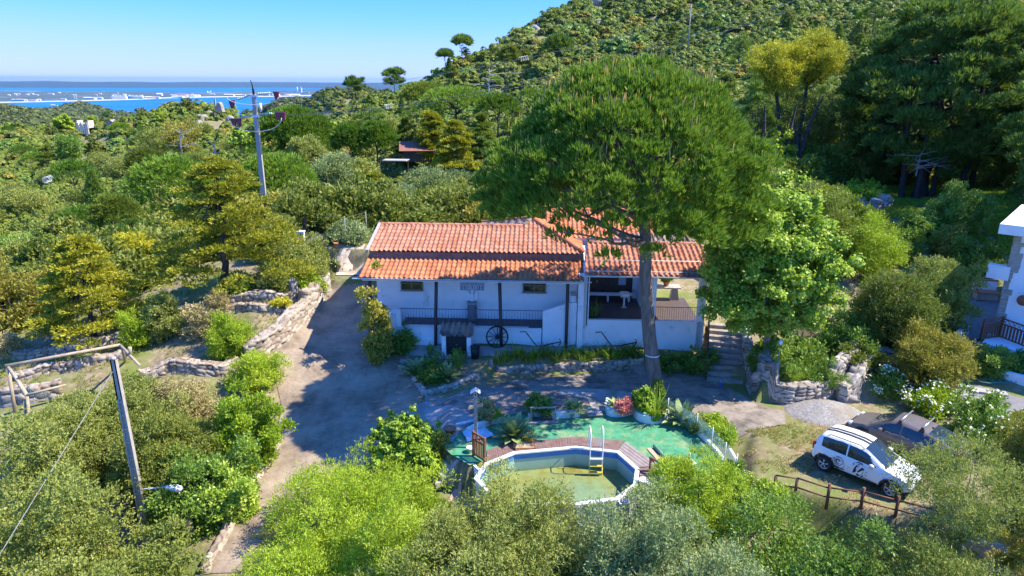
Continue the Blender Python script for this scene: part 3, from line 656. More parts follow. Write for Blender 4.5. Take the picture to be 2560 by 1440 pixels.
# ================================================================ HOUSE (local frame: x along the front, y into depth)
HX, HY, HR = -7.5, 34.7, rad(-2.2)
house = empty('white_house', 'long white country house with wavy red tile roofs and a raised gallery and porch', 'house', (HX, HY, 0), HR)
def hw(x, y, z=0):
    c, s = math.cos(HR), math.sin(HR); return np.array([HX+c*x-s*y, HY+s*x+c*y, z])
def roof(name, mat, fn, poly, parent, per=.26, row=.42, amp=.048, axis=1, label=None, seed=3):
    """tiled roof surface: z = fn(x,y) + wave; down-slope runs along 'axis' (1: -y is downhill, -1: +y, 2: +x downhill, -2: -x downhill)"""
    P = np.array(poly); x0, y0 = P.min(0); x1, y1 = P.max(0)
    if abs(axis) == 1: s0, s1, t0, t1 = x0, x1, y0, y1
    else: s0, s1, t0, t1 = y0, y1, x0, x1
    k = 8; ns = int((s1-s0)/per*k)+1; nr = max(1, int(round((t1-t0)/row)))
    dn = 1 if axis in (1, -2) else -1
    s = s0+np.arange(ns+1)*per/k
    tt = []; ri = []
    for r in range(nr):
        a = t0+(t1-t0)*r/nr; b = t0+(t1-t0)*(r+1)/nr; tt += [a, (a+b)/2, b-1e-3]; ri += [r, r, r]
    tt = np.array(tt); ri = np.array(ri); fr = np.tile([0, .5, 1], nr)
    if dn == -1: fr = 1-fr
    Sg, Tg = np.meshgrid(s, tt); ph = (Sg-s0)/per*2*math.pi
    w = np.sin(ph); wave = amp*np.where(w > 0, w**.7 if False else np.abs(w)**.75, -np.abs(w)**.9*.8)
    lift = .03*(1-fr)[:, None]; colj = np.floor((Sg-s0)/per).astype(int); rj = ri[:, None]*np.ones_like(colj)
    rs = np.random.default_rng(seed); jit = rs.normal(size=(nr+2, colj.max()+3))*.006; Z0 = wave+lift+jit[rj, colj]
    X = Sg if abs(axis) == 1 else Tg; Y = Tg if abs(axis) == 1 else Sg
    Z = fn(X, Y)+Z0; nT, nS = Sg.shape; idd = np.arange(nT*nS).reshape(nT, nS)
    Fq = np.stack([idd[:-1, :-1], idd[:-1, 1:], idd[1:, 1:], idd[1:, :-1]], -1).reshape(-1, 4)
    cx = (X[:-1, :-1]+X[1:, 1:])/2; cyy = (Y[:-1, :-1]+Y[1:, 1:])/2
    keep = (sdpoly(cx, cyy, poly) < 0).ravel()
    tn = rs.random((nr+2, colj.max()+3)); tf = tn[np.minimum(rj[:-1, :-1], nr), colj[:-1, :-1]].ravel()
    if abs(axis) != 1: pass
    me = npmesh(name, np.stack([X, Y, Z], -1).reshape(-1, 3), Fq[keep], tf[keep], smooth=False, mats=[mat])
    o = link(name, me, parent)
    if label: o['label'] = label
    return o
def ridge(name, a, b, mat, parent, r=.11, step=.42):
    a, b = Vector(a), Vector(b); L = (b-a).length; n = max(1, int(L/step)); d = (b-a)/n; V = []; Fc = []; T = []; o = 0
    t = d.normalized(); side = t.cross(Vector((0, 0, 1))).normalized(); up = side.cross(t)
    for i in range(n):
        for q, rr in ((0, r*1.12), (1.06, r*.92)):
            c = a+d*(i+q)
            for j in range(7): an = math.pi*j/6; V.append(c+side*rr*math.cos(an)+up*(rr*math.sin(an)-.03))
        for j in range(6): Fc.append([o+j, o+j+1, o+8+j, o+7+j]); T.append((i*.37) % 1)
        o += 14
    me = npmesh(name, np.array([v[:] for v in V]), np.array(Fc), T, smooth=True, mats=[mat])
    return link(name, me, parent)
ww = MAT['white_wall']
b = MB()
b.box((5.5, 1.5, 2.9), (11, .3, 5.0))                      # gallery back wall
b.box((.12, 4.2, 2.9), (.24, 5.4, 5.0)); b.box((5.5, 6.9, 2.9), (11, .24, 5.0))
b.prism([(1.3, 5.3), (7.0, 5.3), (4.4, 6.22)], 'x', -.05, .22)
b.box((11.9, 6.6, 3.4), (7.6, 5.2, 4.9))
b.build('wall', ww, house)
# low wall of the gallery with stepped foot
b = MB(); b.box((5.0, .12, 1.17), (8.2, .26, 1.14)); b.box((1.1, .3, 1.55), (.42, 1.5, 1.9)); b.box((1.22, -.02, 2.2), (.66, .16, 1.0))
b.box((2.3, -.04, .85), (2.3, .1, .35)); b.box((6.7, -.03, .72), (4.6, .08, .62)); b.box((3.72, -.02, 1.15), (.1, .1, 1.12))
b.build('gallery_wall', ww, house)
b = MB(); b.prism([(9.15, .55), (9.15, 2.72), (10.5, 3.2), (10.95, 3.24), (10.95, .6)], 'y', -.03, .2); b.box((10.75, .55, 2.1), (.3, .9, 2.9)); b.build('stair_parapet', ww, house, .02)
b = MB(); b.box((5.4, .75, 1.70), (7.7, 1.4, .14)); b.build('gallery_floor', MAT['brown_floor'], house)
b = MB(); b.box((4.55, .02, .0+1.76), (9.0-1.3, .3, .03)); b.build('gallery_coping', MAT['white_paint'], house)
# railing
b = MB(); b.tube([(1.5, .05, 2.72), (9.15, .05, 2.72)], .022, 6); b.tube([(1.5, .05, 1.86), (9.15, .05, 1.86)], .014, 6)
for i in range(49): b.tube([(1.62+i*.155, .05, 1.8), (1.62+i*.155, .05, 2.72)], .009, 5)
for i in range(25): b.box((1.62+i*.31, .05, 2.3), (.03, .03, .07))
b.build('railing', MAT['blue_rail'], house)
# timber posts
for i, (x, z0, lean) in enumerate([(-.0, .6, 0), (3.45, .6, .03), (6.92, .6, -.02), (10.42, .7, 0)]):
    MB().tube([(x-lean*2, -.16, z0-.1), (x, -.17, 2.2), (x+lean*3, -.2, 4.45)], .085, 7, .095).build('post', MAT['dark_wood'], house)
MB().box((11.13, -.12, 2.75), (.3, .34, 4.2)).build('pillar', ww, house, .01)
MB().box((5.3, -.22, 4.58), (11.2, .1, .10)).build('eave_beam', MAT['white_paint'], house)
# gutter
def gutter(x0, x1, y, z, nm='gutter'):
    g = MB(); r = .055; pr = [(y+r*math.cos(a), z+r*math.sin(a)) for a in np.linspace(math.pi, 2*math.pi, 8)]+[(y+(r-.012)*math.cos(a), z+(r-.012)*math.sin(a)) for a in np.linspace(2*math.pi, math.pi, 8)]
    g.prism(pr, 'x', x0, x1)
    for k in range(int((x1-x0)/1.2)): g.box((x0+.4+k*1.2, y+.02, z+.01), (.03, .2, .02))
    return g.build(nm, MAT['alu'], house)
gutter(-.75, 11.6, -.80, 4.61); gutter(11.25, 17.1, -.85, 4.95)
MB().tube([(11.25, -.72, 4.55), (11.3, -.3, 4.4), (11.32, -.28, 2.2), (11.32, -.28, 1.9)], .045, 8).build('downpipe', MAT['alu'], house)
MB().tube([(11.48, -.1, 4.8), (11.48, -.1, 2.0)], .035, 8).build('downpipe', MAT['dark_wood'], house)
# windows of the gallery wall
for (x0, x1) in ((1.35, 2.55), (8.05, 9.3)):
    zc0, zc1 = 3.36, 4.08; cx = (x0+x1)/2
    fr = MB(); w_ = x1-x0
    for z in (zc0+.04, zc1-.04, (zc0+zc1)/2+.05): fr.box((cx, 1.29, z), (w_, .12, .07))
    for x in (x0+.035, x1-.035, cx): fr.box((x, 1.285, (zc0+zc1)/2-(.02 if x == cx else 0)), (.07, .11, (zc1-zc0)*(.62 if x == cx else 1)-.01))
    wf = fr.build('window', MAT['window_frame'] if 'window_frame' in MAT else NM('window_frame', (.17, .12, .06), (.26, .19, .10), 8, .6), house)
    MAT['window_frame'] = wf.data.materials[0]
    MB().box((cx, 1.31, (zc0+zc1)/2), (w_-.04, .03, zc1-zc0-.04)).build('pane', MAT['window_glass'], wf)
    MB().box((cx, 1.20, zc0-.05), (w_+.12, .2, .06)).build('sill', MAT['white_paint'], wf)
# blue azulejo panel: white field with blue altar drawing
TP = (4.62, 5.92, 3.42, 4.14)
blue = NM('azulejo_blue', (.04, .11, .26), (.07, .16, .33), 20, .4)
tb = MB(); tb.box(((TP[0]+TP[1])/2, 1.335, (TP[2]+TP[3])/2), (TP[1]-TP[0], .03, TP[3]-TP[2])); tpan = tb.build('tile_panel', NM('azulejo_white', (.50, .56, .62), (.60, .66, .70), 9, .3), house)
g = MB(); X0, X1, Z0, Z1 = TP; yy = 1.312
def bar(x, z, w_, h_): g.box((x, yy, z), (w_, .012, h_))
W_ = X1-X0; cx = (X0+X1)/2; Hh = Z1-Z0
bar(cx, Z0+.012, W_, .024); bar(cx, Z1-.012, W_, .024); bar(X0+.012, (Z0+Z1)/2, .024, Hh-.05); bar(X1-.012, (Z0+Z1)/2, .024, Hh-.05)
bar(cx, Z0+Hh*.55, W_-.05, .022); bar(cx, Z0+Hh*.47, W_-.1, .012); bar(cx, Z0+Hh*.40, W_-.1, .014)
for i, f in enumerate((.06, .19, .28, .5, .72, .81, .94)):
    bar(X0+W_*f, Z0+Hh*.2, .035 if i % 2 == 0 else .05, Hh*.3)
for f in (.13, .35, .6, .87):
    for a in range(8): bar(X0+W_*f+.035*math.cos(a*.785), Z0+Hh*.22+.035*math.sin(a*.785), .018, .018)
for f in (.17, .83):                                    # arches
    for a in np.linspace(0, math.pi, 9): bar(X0+W_*f+.075*math.cos(a), Z0+Hh*.78+.075*math.sin(a), .016, .016)
    bar(X0+W_*f-.075, Z0+Hh*.67, .014, Hh*.2); bar(X0+W_*f+.075, Z0+Hh*.67, .014, Hh*.2); bar(X0+W_*f, Z0+Hh*.72, .014, .1); bar(X0+W_*f, Z0+Hh*.75, .05, .012)
for f in (.34, .66, .28, .72): bar(X0+W_*f, Z0+Hh*(.72 if f in (.34, .66) else .62), .035, Hh*(.32 if f in (.34, .66) else .14))
for k in (-2, -1, 0, 1, 2): g.box((cx+k*.035, yy, Z0+Hh*.77), (.012, .012, Hh*.42), ry=k*.06)
g.build('tile_drawing', blue, tpan)
# roofs
lo = lambda x, y: 4.62+.262*(y+.75)
up = lambda x, y: 5.60+.255*(y-1.25)
roof('lower_roof', MAT['tile_orange'], lo, [(-.42, -.78), (11.2, -.78), (11.2, 1.7), (-.42, 1.7)], house, label='bright orange lower tile roof over the gallery')
roof('upper_roof', MAT['tile_pink'], up, [(-.3, 1.2), (11.35, 1.2), (8.45, 5.35), (7.9, 4.45), (-.3, 4.45)], house, seed=8, label='faded orange upper tile roof')
roof('back_roof', MAT['tile_pink'], lambda x, y: 6.40-.3*(y-4.4), [(-.3, 4.4), (7.9, 4.4), (5.6, 7.6), (-.3, 7.6)], house, axis=-1, seed=5)
roof('hip_roof', MAT['tile_orange'], lambda x, y: 5.60+(11.35-x)*.37, [(11.35, 1.2), (8.45, 5.35), (9.4, 6.6), (11.35, 6.6)], house, axis=2, seed=9)
roof('side_roof', MAT['tile_old'], lambda x, y: 6.66-(8.45-x)*.25, [(8.45, 5.35), (5.3, 7.9), (5.3, 5.6), (7.9, 4.45)], house, axis=-2, seed=12, label='grey pink tiles of the hip facing left')
roof('main_roof', MAT['tile_orange'], lambda x, y: 5.85+.27*(y-4.0), [(9.3, 3.95), (15.6, 3.95), (15.6, 7.6), (9.3, 7.6)], house, seed=14)
roof('porch_roof', MAT['tile_pink'], lambda x, y: 4.97+.255*(y+.8), [(11.25, -.8), (17.45, -.8), (18.0, 2.7), (11.55, 2.7)], house, per=.27, row=.42, amp=.06, seed=21, label='pink tile roof over the open porch')
roof('lean_roof', MAT['tile_old'], lambda x, y: 5.9+.12*(y-2.7), [(14.2, 2.75), (17.5, 2.75), (17.3, 4.2), (14.2, 4.2)], house, per=.27, amp=.06, seed=22, label='dark weathered tiles behind the porch ridge')
ridge('ridge_tiles', (-.35, 4.43, 6.43), (7.95, 4.43, 6.43), MAT['tile_pink'], house)
ridge('ridge_tiles', (7.95, 4.43, 6.43), (8.45, 5.38, 6.70), MAT['tile_old'], house, .13)
ridge('ridge_tiles', (8.45, 5.38, 6.72), (11.35, 1.2, 5.66), MAT['tile_orange'], house, .14)
ridge('ridge_tiles', (8.45, 5.38, 6.72), (5.35, 7.85, 5.93), MAT['tile_orange'], house, .12)
ridge('ridge_tiles', (11.6, 2.72, 5.9), (17.7, 2.72, 5.9), MAT['tile_pink'], house)
ridge('ridge_tiles', (9.3, 7.6, 6.85), (15.6, 7.6, 6.85), MAT['tile_orange'], house)
b = MB(); b.prism([(-.30, 1.15), (-.42, 1.15), (-.42, 4.5), (-.30, 4.5)], 'z', 0, .001); b.bm.clear()
b.prism([(1.1, 5.50), (1.1, 5.66), (4.45, 6.5), (4.45, 6.34)], 'x', -.46, -.30); b.build('verge', MAT['concrete'], house)
MB().box((5.5, 1.36, 5.34), (11.6, .1, .36)).build('fascia', NM('fascia', (.12, .08, .07), (.22, .15, .13), 5, .9), house)  # shadow under the upper eave is put into this dark colour
b = MB(); b.tube([(11.25, -.55, 5.13), (17.4, -.55, 5.13)], .018, 6); b.tube([(11.3, .55, 5.43), (17.5, .55, 5.43)], .018, 6); b.build('roof_rod', MAT['white_paint'], house)
b = MB(); b.box((5.4, .35, 4.74), (11.3, 2.1, .05), rx=.257); b.box((14.4, .95, 5.28), (6.2, 3.4, .05), rx=.25); b.build('roof_underside', MAT['white_paint'], house)
b = MB(); b.box((11.35, 1.0, 4.6), (.18, 2.2, 1.0)); b.build('gable_wall', ww, house)
# porch
b = MB(); b.box((14.45, .0, 1.45), (6.4, .24, 1.75)); b.build('porch_wall', ww, house)
b = MB(); b.box((14.4, 2.1, 2.22), (6.1, 4.1, .14)); b.build('porch_floor', NM('porch_tiles', (.07, .05, .045), (.12, .085, .075), 6, .6), house)
b = MB(); b.box((13.0, 4.0, 3.7), (3.4, .2, 2.9)); b.box((14.72, 3.2, 3.7), (.2, 1.7, 2.9)); b.build('porch_back_wall', ww, house)
MB().box((17.45, .05, 2.75), (.36, .34, 4.3)).build('pillar', ww, house, .01)
MB().box((14.95, -.05, 3.6), (.2, .2, 2.7)).build('pillar', ww, house, .01)
MB().box((11.45, .02, 3.6), (.24, .26, 2.8)).build('pillar', ww, house, .01)
d = MB(); d.box((12.0, 3.87, 3.3), (.9, .06, 2.1)); d.box((12.95, 3.86, 3.3), (.12, .08, 2.1)); d.box((12.9, 3.88, 3.5), (2.9, .03, 2.45)); dd = d.build('door', NM('door_brown', (.035, .018, .014), (.07, .04, .03), 5, .5), house)
MB().box((12.3, 3.82, 3.3), (.03, .06, .12)).build('handle', MAT['metal'], dd)
wn_ = MB().box((13.5, 3.86, 3.6), (1.0, .06, 1.1)).build('window', MAT['dark_wood'], house)
MB().box((13.75, 3.82, 3.6), (.42, .02, .95)).build('curtain', NM('curtain', (.30, .42, .55), (.42, .52, .62), 9, .9), wn_)
b = MB(); b.tube([(14.9, .06, 3.05), (17.3, .06, 3.05)], .018, 6)
for i in range(20): b.tube([(15.0+i*.12, .06, 2.3), (15.0+i*.12, .06, 3.05)], .008, 5)
b.tube([(11.55, .06, 3.05), (14.85, .06, 3.05)], .014, 6)
for i in range(27): b.tube([(11.65+i*.12, .06, 2.3), (11.65+i*.12, .06, 3.05)], .007, 5)
b.build('porch_railing', MAT['iron'], house)
b = MB(); b.lathe([(.0, -.02), (.09, 0), (.10, .05), (.07, .24), (.10, .26), (.0, .34)], (-.22, .8, 4.1), 6); b.box((-.1, .9, 4.2), (.2, .05, .05)); b.build('wall_lantern', MAT['iron'], house)
# things on the porch and gallery
def hthing(name, label, cat, x, y, z, rz=0, group=None): p = hw(x, y, z); return empty(name, label, cat, p, HR+rz, group)
t = hthing('bench', 'long low white bench against the back wall of the porch', 'bench', 12.9, 3.3, 2.3)
MB().box((0, 0, .42), (2.8, .4, .08)).build('seat', MAT['white_paint'], t)
for x in (-1.2, 0, 1.2): MB().box((x, 0, .19), (.1, .35, .38)).build('leg', MAT['white_paint'], t)
t = hthing('flower_basin', 'white basin on a stand standing in the porch before the curtained window', 'planter', 13.7, 2.2, 2.3)
MB().lathe([(.1, .55), (.24, .62), (.30, .85), (.26, .86), (.2, .66), (0, .64)], n=16).build('bowl', MAT['white_paint'], t); MB().lathe([(.16, 0), (.05, .1), (.05, .55)], n=12).build('stem', MAT['white_paint'], t)
t = hthing('garden_table', 'stone garden table on the sunlit terrace behind the porch opening', 'table', 16.1, 3.9, 2.3)
MB().box((0, 0, .75), (2.0, .8, .07), bev=.01).build('tabletop', MAT['concrete'], t)
for x in (-.7, .7): MB().prism([(x-.25, 0), (x+.25, 0), (x+.14, .7), (x-.14, .7)], 'y', -.2, .2).build('leg', MAT['concrete'], t)
t = hthing('potted_plant', 'small plant in a terracotta pot on the stone table behind the porch', 'potted plant', 16.3, 3.9, 3.09)
MB().lathe([(.12, 0), (.2, .26), (.22, .26), (.22, .3), (.17, .3), (.15, .2)], n=14).build('pot', MAT['terracotta'], t)
rg = np.random.default_rng(5); V, Fc, T, C = crown('bush', .6, .6, .5, rg, .09, .5); c_ = link('foliage', npmesh('foliage', V+np.array([0, 0, .28]), Fc, T, mats=[G['green_leaf']]), t)
p = hw(11.9, .6, 2.3); blades('porch_plant', 'bushy green plant in the left corner of the porch', p, .8, 50, .25, 'green_leaf', 3, w=.04)
t = hthing('angel_relief', 'white winged angel figure on the wall above a grey stone column', 'sculpture', 5.28, 1.28, 2.55)
b = MB()
for s in (-1, 1): b.prism([(s*.05, .15), (s*.2, .0), (s*.3, .35), (s*.33, .72), (s*.22, .86), (s*.08, .62)][::s], 'y', -.06, .05)
b.build('wing', MAT['white_wall'], t, .02)
MB().lathe([(.19, -.05), (.16, .2), (.12, .45), (.14, .62), (.05, .72), (.085, .80), (.075, .92), (0, .97)], (0, -.05, 0), 14).build('body', MAT['white_wall'], t)
t = hthing('stone_column', 'rough grey stone block column standing on the gallery floor below the angel', 'column', 5.28, .95, 1.77)
V = []; 
b = MB(); b.lathe([(.24, 0), (.27, .2), (.24, .5), (.27, .75), (.22, .98), (.20, 1.0), (0, 1.0)], n=9); b.build('shaft', NM('column_stone', (.12, .12, .13), (.26, .26, .27), 9, .95, 20, .03), t)
MB().box((0, 0, 1.04), (.5, .5, .08)).build('capital', NM('capital_stone', (.28, .28, .28), (.38, .38, .38), 9, .95), t)
# kennel-like tiled shed
t = hthing('tiled_shed', 'small white walled bin shed with an old tile roof against the house foot', 'shed', 4.65, -.75, .0)
gz = H1(*hw(4.65, -.75)[:2])-.05
b = MB(); b.box((-.66, 0, gz+.55), (.22, .85, 1.1)); b.box((.66, 0, gz+.5), (.22, .95, 1.1)); b.box((0, .38, gz+.6), (1.2, .1, 1.2)); b.build('wall', MAT['white_wall'], t)
dk = MB().box((0, -.3, gz+.52), (1.12, .05, 1.0)).build('door', MAT['black'], t); MB().box((0, -.34, gz+.6), (.05, .03, .05)).build('handle', MAT['metal'], dk)
rf = roof('roof', MAT['tile_old'], lambda x, y: gz+1.14+.38*(y+.5), [(-.88, -.52), (.88, -.52), (.88, .5), (-.88, .5)], t, per=.29, row=.34, amp=.07, seed=31)
# cart wheel
p = hw(6.75, -.55); gz = H1(p[0], p[1])
t = empty('cart_wheel', 'big dark spoked cart wheel leaning against the white house wall', 'wheel', (p[0], p[1], gz), HR); t.rotation_euler = (rad(-12), 0, HR)
R = .60
def torus(R_, r_, z, w_): 
    b = MB(); k = 40
    for (ra, rb) in ((R_-r_, R_),):
        pr = [(ra, -w_), (rb, -w_), (rb, w_), (ra, w_), (ra, -w_)]; b.lathe([(q[0], q[1]) for q in pr], (0, 0, z), k, Matrix.Rotation(rad(90), 4, 'X'), cap=False)
    return b
torus(R, .075, R+.02, .045).build('rim', MAT['iron'], t)
b = MB()
for k in range(12): a = k*math.pi/6; b.tube([(.07*math.cos(a), 0, R+.02+.07*math.sin(a)), (.55*math.cos(a), 0, R+.02+.55*math.sin(a))], .024, 6, .018)
b.build('spokes', MAT['iron'], t)
MB().lathe([(.06, -.12), (.11, -.06), (.11, .06), (.07, .12), (0, .12)], (0, 0, R+.02), 14, Matrix.Rotation(rad(90), 4, 'X')).build('hub', MAT['black'], t)
# ploughs
def plough(p, label, rz, flip=1):
    t = empty('plough', label, 'plough', p, rz, 'old iron ploughs along the house wall')
    f = flip
    b = MB(); b.tube([(-1.15*f, 0, 1.02), (-.85*f, 0, 1.05), (-.45*f, 0, .5), (-.15*f, 0, .15)], .03, 6); b.build('handle', MAT['iron'], t)
    b = MB(); b.tube([(-.15*f, 0, .18), (.4*f, 0, .36), (1.0*f, 0, .5)], .04, 6, .03); b.tube([(.9*f, 0, .28), (1.05*f, 0, .5), (.95*f, 0, .68)], .025, 6); b.tube([(.55*f, 0, .40), (.75*f, .02, .1)], .018, 6); b.build('beam', MAT['iron'], t)
    b = MB(); b.prism([(-.3*f, .02), (.25*f, .0), (.05*f, .26), (-.2*f, .2)][::f], 'y', -.05, .05); b.build('share', MAT['grey_wood'], t, .01)
    return t
p = hw(9.1, -.55); plough((p[0], p[1], H1(p[0], p[1])+.03), 'black iron plough leaning by the stair parapet left of the white pillar', HR)
p = hw(13.1, -.45); plough((p[0], p[1], H1(p[0], p[1])+.03), 'black iron plough at the foot of the porch wall near the pine trunk', HR)
p = hw(5.65, -1.35); gz = H1(p[0], p[1])
t = empty('waste_bin', 'small black cylindrical bin in front of the tiled shed', 'bin', (p[0], p[1], gz))
MB().lathe([(.2, 0), (.24, .62), (.0, .62)], n=18).build('body', MAT['black'], t); MB().lathe([(.26, .62), (.26, .66), (.1, .70), (0, .70)], n=18).build('lid', MAT['black'], t)
# ================================================================ POOL TERRACE
def offset_poly(poly, d):
    P = [Vector((p[0], p[1])) for p in poly]; n = len(P); A = sum(P[i].x*P[(i+1) % n].y-P[(i+1) % n].x*P[i].y for i in range(n)); s = 1 if A > 0 else -1; out = []
    for i in range(n):
        a = (P[i]-P[i-1]).normalized(); b_ = (P[(i+1) % n]-P[i]).normalized(); na = Vector((a.y, -a.x))*s; nb = Vector((b_.y, -b_.x))*s
        m_ = (na+nb).normalized(); out.append(tuple(P[i]+m_*(d/max(.4, m_.dot(na)))))
    return out
pool = empty('swimming_pool', 'above ground decagonal pool with white rim and murky green water', 'pool', (POOL[8][0], POOL[8][1], -1.35))
PZ = 1.35
px0, py0 = POOL[8]
PL = [(x-px0, y-py0) for x, y in POOL]
def ring(name, inner, outer, z0, z1, mat, parent):
    b = MB(); n = len(inner)
    for i in range(n):
        j = (i+1) % n; q = [inner[i], inner[j], outer[j], outer[i]]
        lo_ = [b.bm.verts.new((a[0], a[1], z0)) for a in q]; hi = [b.bm.verts.new((a[0], a[1], z1)) for a in q]
        b.bm.faces.new(lo_); b.bm.faces.new(hi)
        for k in range(4): b.bm.faces.new((lo_[k], lo_[(k+1) % 4], hi[(k+1) % 4], hi[k]))
    bmesh.ops.remove_doubles(b.bm, verts=b.bm.verts, dist=1e-4)
    return b.build(name, mat, parent)
ring('rim', offset_poly(PL, -.13), offset_poly(PL, .03), PZ+.07, PZ+.13, MAT['white_paint'], pool)
ring('wall', offset_poly(PL, -.06), offset_poly(PL, -.02), 0, PZ+.068, MAT['white_paint'], pool)
lm, ln, lb = newmat('pool_liner'); co = coords(ln); sx = ln.nodes.new('ShaderNodeSeparateXYZ'); lk(ln, co, sx.inputs[0])
tn_ = noise(ln, co, 1.3, 5); ma = ln.nodes.new('ShaderNodeMath'); ma.operation = 'MULTIPLY_ADD'; lk(ln, tn_.outputs[0], ma.inputs[0]); ma.inputs[1].default_value = .12; lk(ln, sx.outputs[2], ma.inputs[2])
lr = ramp(ln, ma.outputs[0], [(.0, (.30, .27, .06)), (.44, (.33, .31, .09)), (.56, (.28, .42, .32)), (.85, (.33, .50, .44)), (1.0, (.28, .52, .56))]); 
mv = ln.nodes.new('ShaderNodeMapRange'); lk(ln, ma.outputs[0], mv.inputs[0]); mv.inputs[1].default_value = 0; mv.inputs[2].default_value = 1.42; lk(ln, mv.outputs[0], lr.inputs[0])
lk(ln, lr.outputs[0], lb.inputs['Base Color']); lb.inputs['Roughness'].default_value = .5; bump(ln, lb, tn_.outputs[0], .03)
inn = offset_poly(PL, -.075)
# liner: subdivided wall band with soft folds at its upper edge
b = MB(); n = len(inn); rings_ = []
for zi, z in enumerate(np.linspace(.05, PZ+.02, 8)):
    rg_ = []
    for i in range(n):
        a = Vector(inn[i]); c = Vector(inn[(i+1) % n])
        for k in range(10):
            q = a.lerp(c, k/10.); rg_.append(b.bm.verts.new((q.x, q.y, z-(.05*abs(math.sin((i*10+k)*.45)) if zi == 7 else 0))))
    rings_.append(rg_)
for i in range(len(rings_)-1):
    for k in range(len(rings_[0])): j = (k+1) % len(rings_[0]); b.bm.faces.new((rings_[i][k], rings_[i][j], rings_[i+1][j], rings_[i+1][k]))
b.bm.faces.new([v for v in rings_[0]]); b.build('liner', lm, pool)
inn2 = offset_poly(PL, -.09); b = MB(); vs_ = []
for z in (PZ-.17, PZ+.068): vs_.append([b.bm.verts.new((q[0], q[1], z)) for q in inn2])
for k in range(n): b.bm.faces.new((vs_[0][k], vs_[0][(k+1) % n], vs_[1][(k+1) % n], vs_[1][k]))
b.build('liner_band', NM('liner_blue', (.03, .16, .50), (.06, .24, .62), 6, .5), pool)
# water: low, murky
wm_, wn2, wb = newmat('pool_water'); co = coords(wn2)
t1 = noise(wn2, co, .55, 4, .5); t2 = noise(wn2, co, 2.2, 6, .7)
rw = ramp(wn2, t1.outputs[0], [(.32, (.22, .18, .03)), (.47, (.22, .235, .07)), (.62, (.18, .25, .11))]); rw2 = ramp(wn2, t2.outputs[0], [(.3, (.75, .75, .75)), (.6, (1.08, 1.08, 1.08))])
lk(wn2, mixc(wn2, 1., rw.outputs[0], rw2.outputs[0], 'MULTIPLY'), wb.inputs['Base Color']); wb.inputs['Roughness'].default_value = .12; wb.inputs['Specular IOR Level'].default_value = .35
bump(wn2, wb, t2.outputs[0], .004, .3)
ws = offset_poly(PL, -.08); b = MB(); b.face([(q[0], q[1], .62) for q in ws]); b.build('water', wm_, pool)
for i in (7, 8, 6, 9, 10):
    a = Vector((*offset_poly(PL, -.0)[i], 0)); MB().box((a.x, a.y, PZ/2), (.09, .09, PZ+.1)).build('upright', MAT['white_paint'], pool)
for i in (6, 7):
    a, c = Vector(PL[i]), Vector(PL[i+1]); b = MB()
    for k in range(1, 9): q = a.lerp(c, k/9.); b.box((q.x, q.y, PZ/2), (.03, .03, PZ))
    b.build('wall_ribs', MAT['white_paint'], pool)
p = atz(1560, 1245, .1); t = empty('skimmer', 'cream plastic skimmer box hanging on the front right rim of the pool', 'skimmer', (p[0], p[1]-.12, -.45))
MB().prism([(-.16, 0), (.16, 0), (.2, .5), (-.2, .5)], 'y', -.16, .12).build('box', NM('cream', (.62, .56, .38), (.7, .64, .46), 6, .6), t, .02); MB().box((0, -.02, .53), (.26, .18, .03)).build('lid', NM('lid_blue', (.03, .10, .45), (.05, .15, .55), 6, .5), t)
# ladder
a = atz(1480, 1150, .13); c = atz(1510, 1152, .13)
t = empty('pool_ladder', 'white pool ladder with yellow steps hooked over the back rim', 'ladder', (POOL[4][0]-.95, POOL[4][1]-.05, -.72))
for s in (-.25, .25):
    MB().tube([(s, -.32, .0), (s, -.30, .8), (s, -.28, 1.75), (s, -.18, 1.92), (s, .12, 1.93), (s, .26, 1.78), (s, .28, .88)], .024, 8).build('rail', MAT['white_paint'], t)
    MB().tube([(s, -.36, -.4), (s, -.34, .35)], .03, 6).build('rail', MAT['yellow_plastic'], t)
for z in (-.15, .14, .42): MB().box((0, -.38, z), (.5, .13, .035)).build('step', MAT['yellow_plastic'], t)
MB().box((0, -.34, .72), (.5, .14, .05)).build('step', MAT['white_paint'], t)
MB().tube([(-.7, .22, 1.0), (-.6, .1, 1.05), (.3, .1, 1.0)], .01, 5).build('cord', MAT['black'], t)
# deck: planks in a ring of panels behind the pool
def planks(name, quad, n, label, mat, z=.07, along=False, seed=1):
    """quad in world xy, ordered a,b (outer), c,d (inner); n boards across"""
    a, b_, c_, d_ = [Vector((q[0], q[1], 0)) for q in quad]; m_ = MB(); T = []
    for i in range(n):
        f0 = (i+.03)/n; f1 = (i+.97)/n
        P0 = a.lerp(b_, f0); P1 = a.lerp(b_, f1); Q0 = d_.lerp(c_, f0); Q1 = d_.lerp(c_, f1)
        zz = z+.006*((i*7) % 3)
        lo_ = [m_.bm.verts.new((q.x, q.y, z-.05)) for q in (P0, P1, Q1, Q0)]; hi = [m_.bm.verts.new((q.x, q.y, zz)) for q in (P0, P1, Q1, Q0)]
        m_.bm.faces.new(hi); m_.bm.faces.new(lo_[::-1])
        for k in range(4): m_.bm.faces.new((lo_[k], lo_[(k+1) % 4], hi[(k+1) % 4], hi[k]))
    return m_.build(name, mat, deck)
deck = empty('wooden_deck', 'brown wooden plank deck curving round the back of the pool', 'deck', (0, 0, 0))
D = lambda a, b_: atz(a, b_, .07)
planks('boards', [D(1218, 1125), D(1275, 1108), D(1290, 1131), D(1216, 1157)], 12, '', MAT['deck_wood'])
planks('boards', [D(1278, 1108), D(1440, 1091), D(1440, 1116), D(1292, 1130)], 22, '', MAT['deck_wood'])
planks('boards', [D(1440, 1091), D(1562, 1102), D(1543, 1126), D(1440, 1116)], 17, '', MAT['deck_wood'])
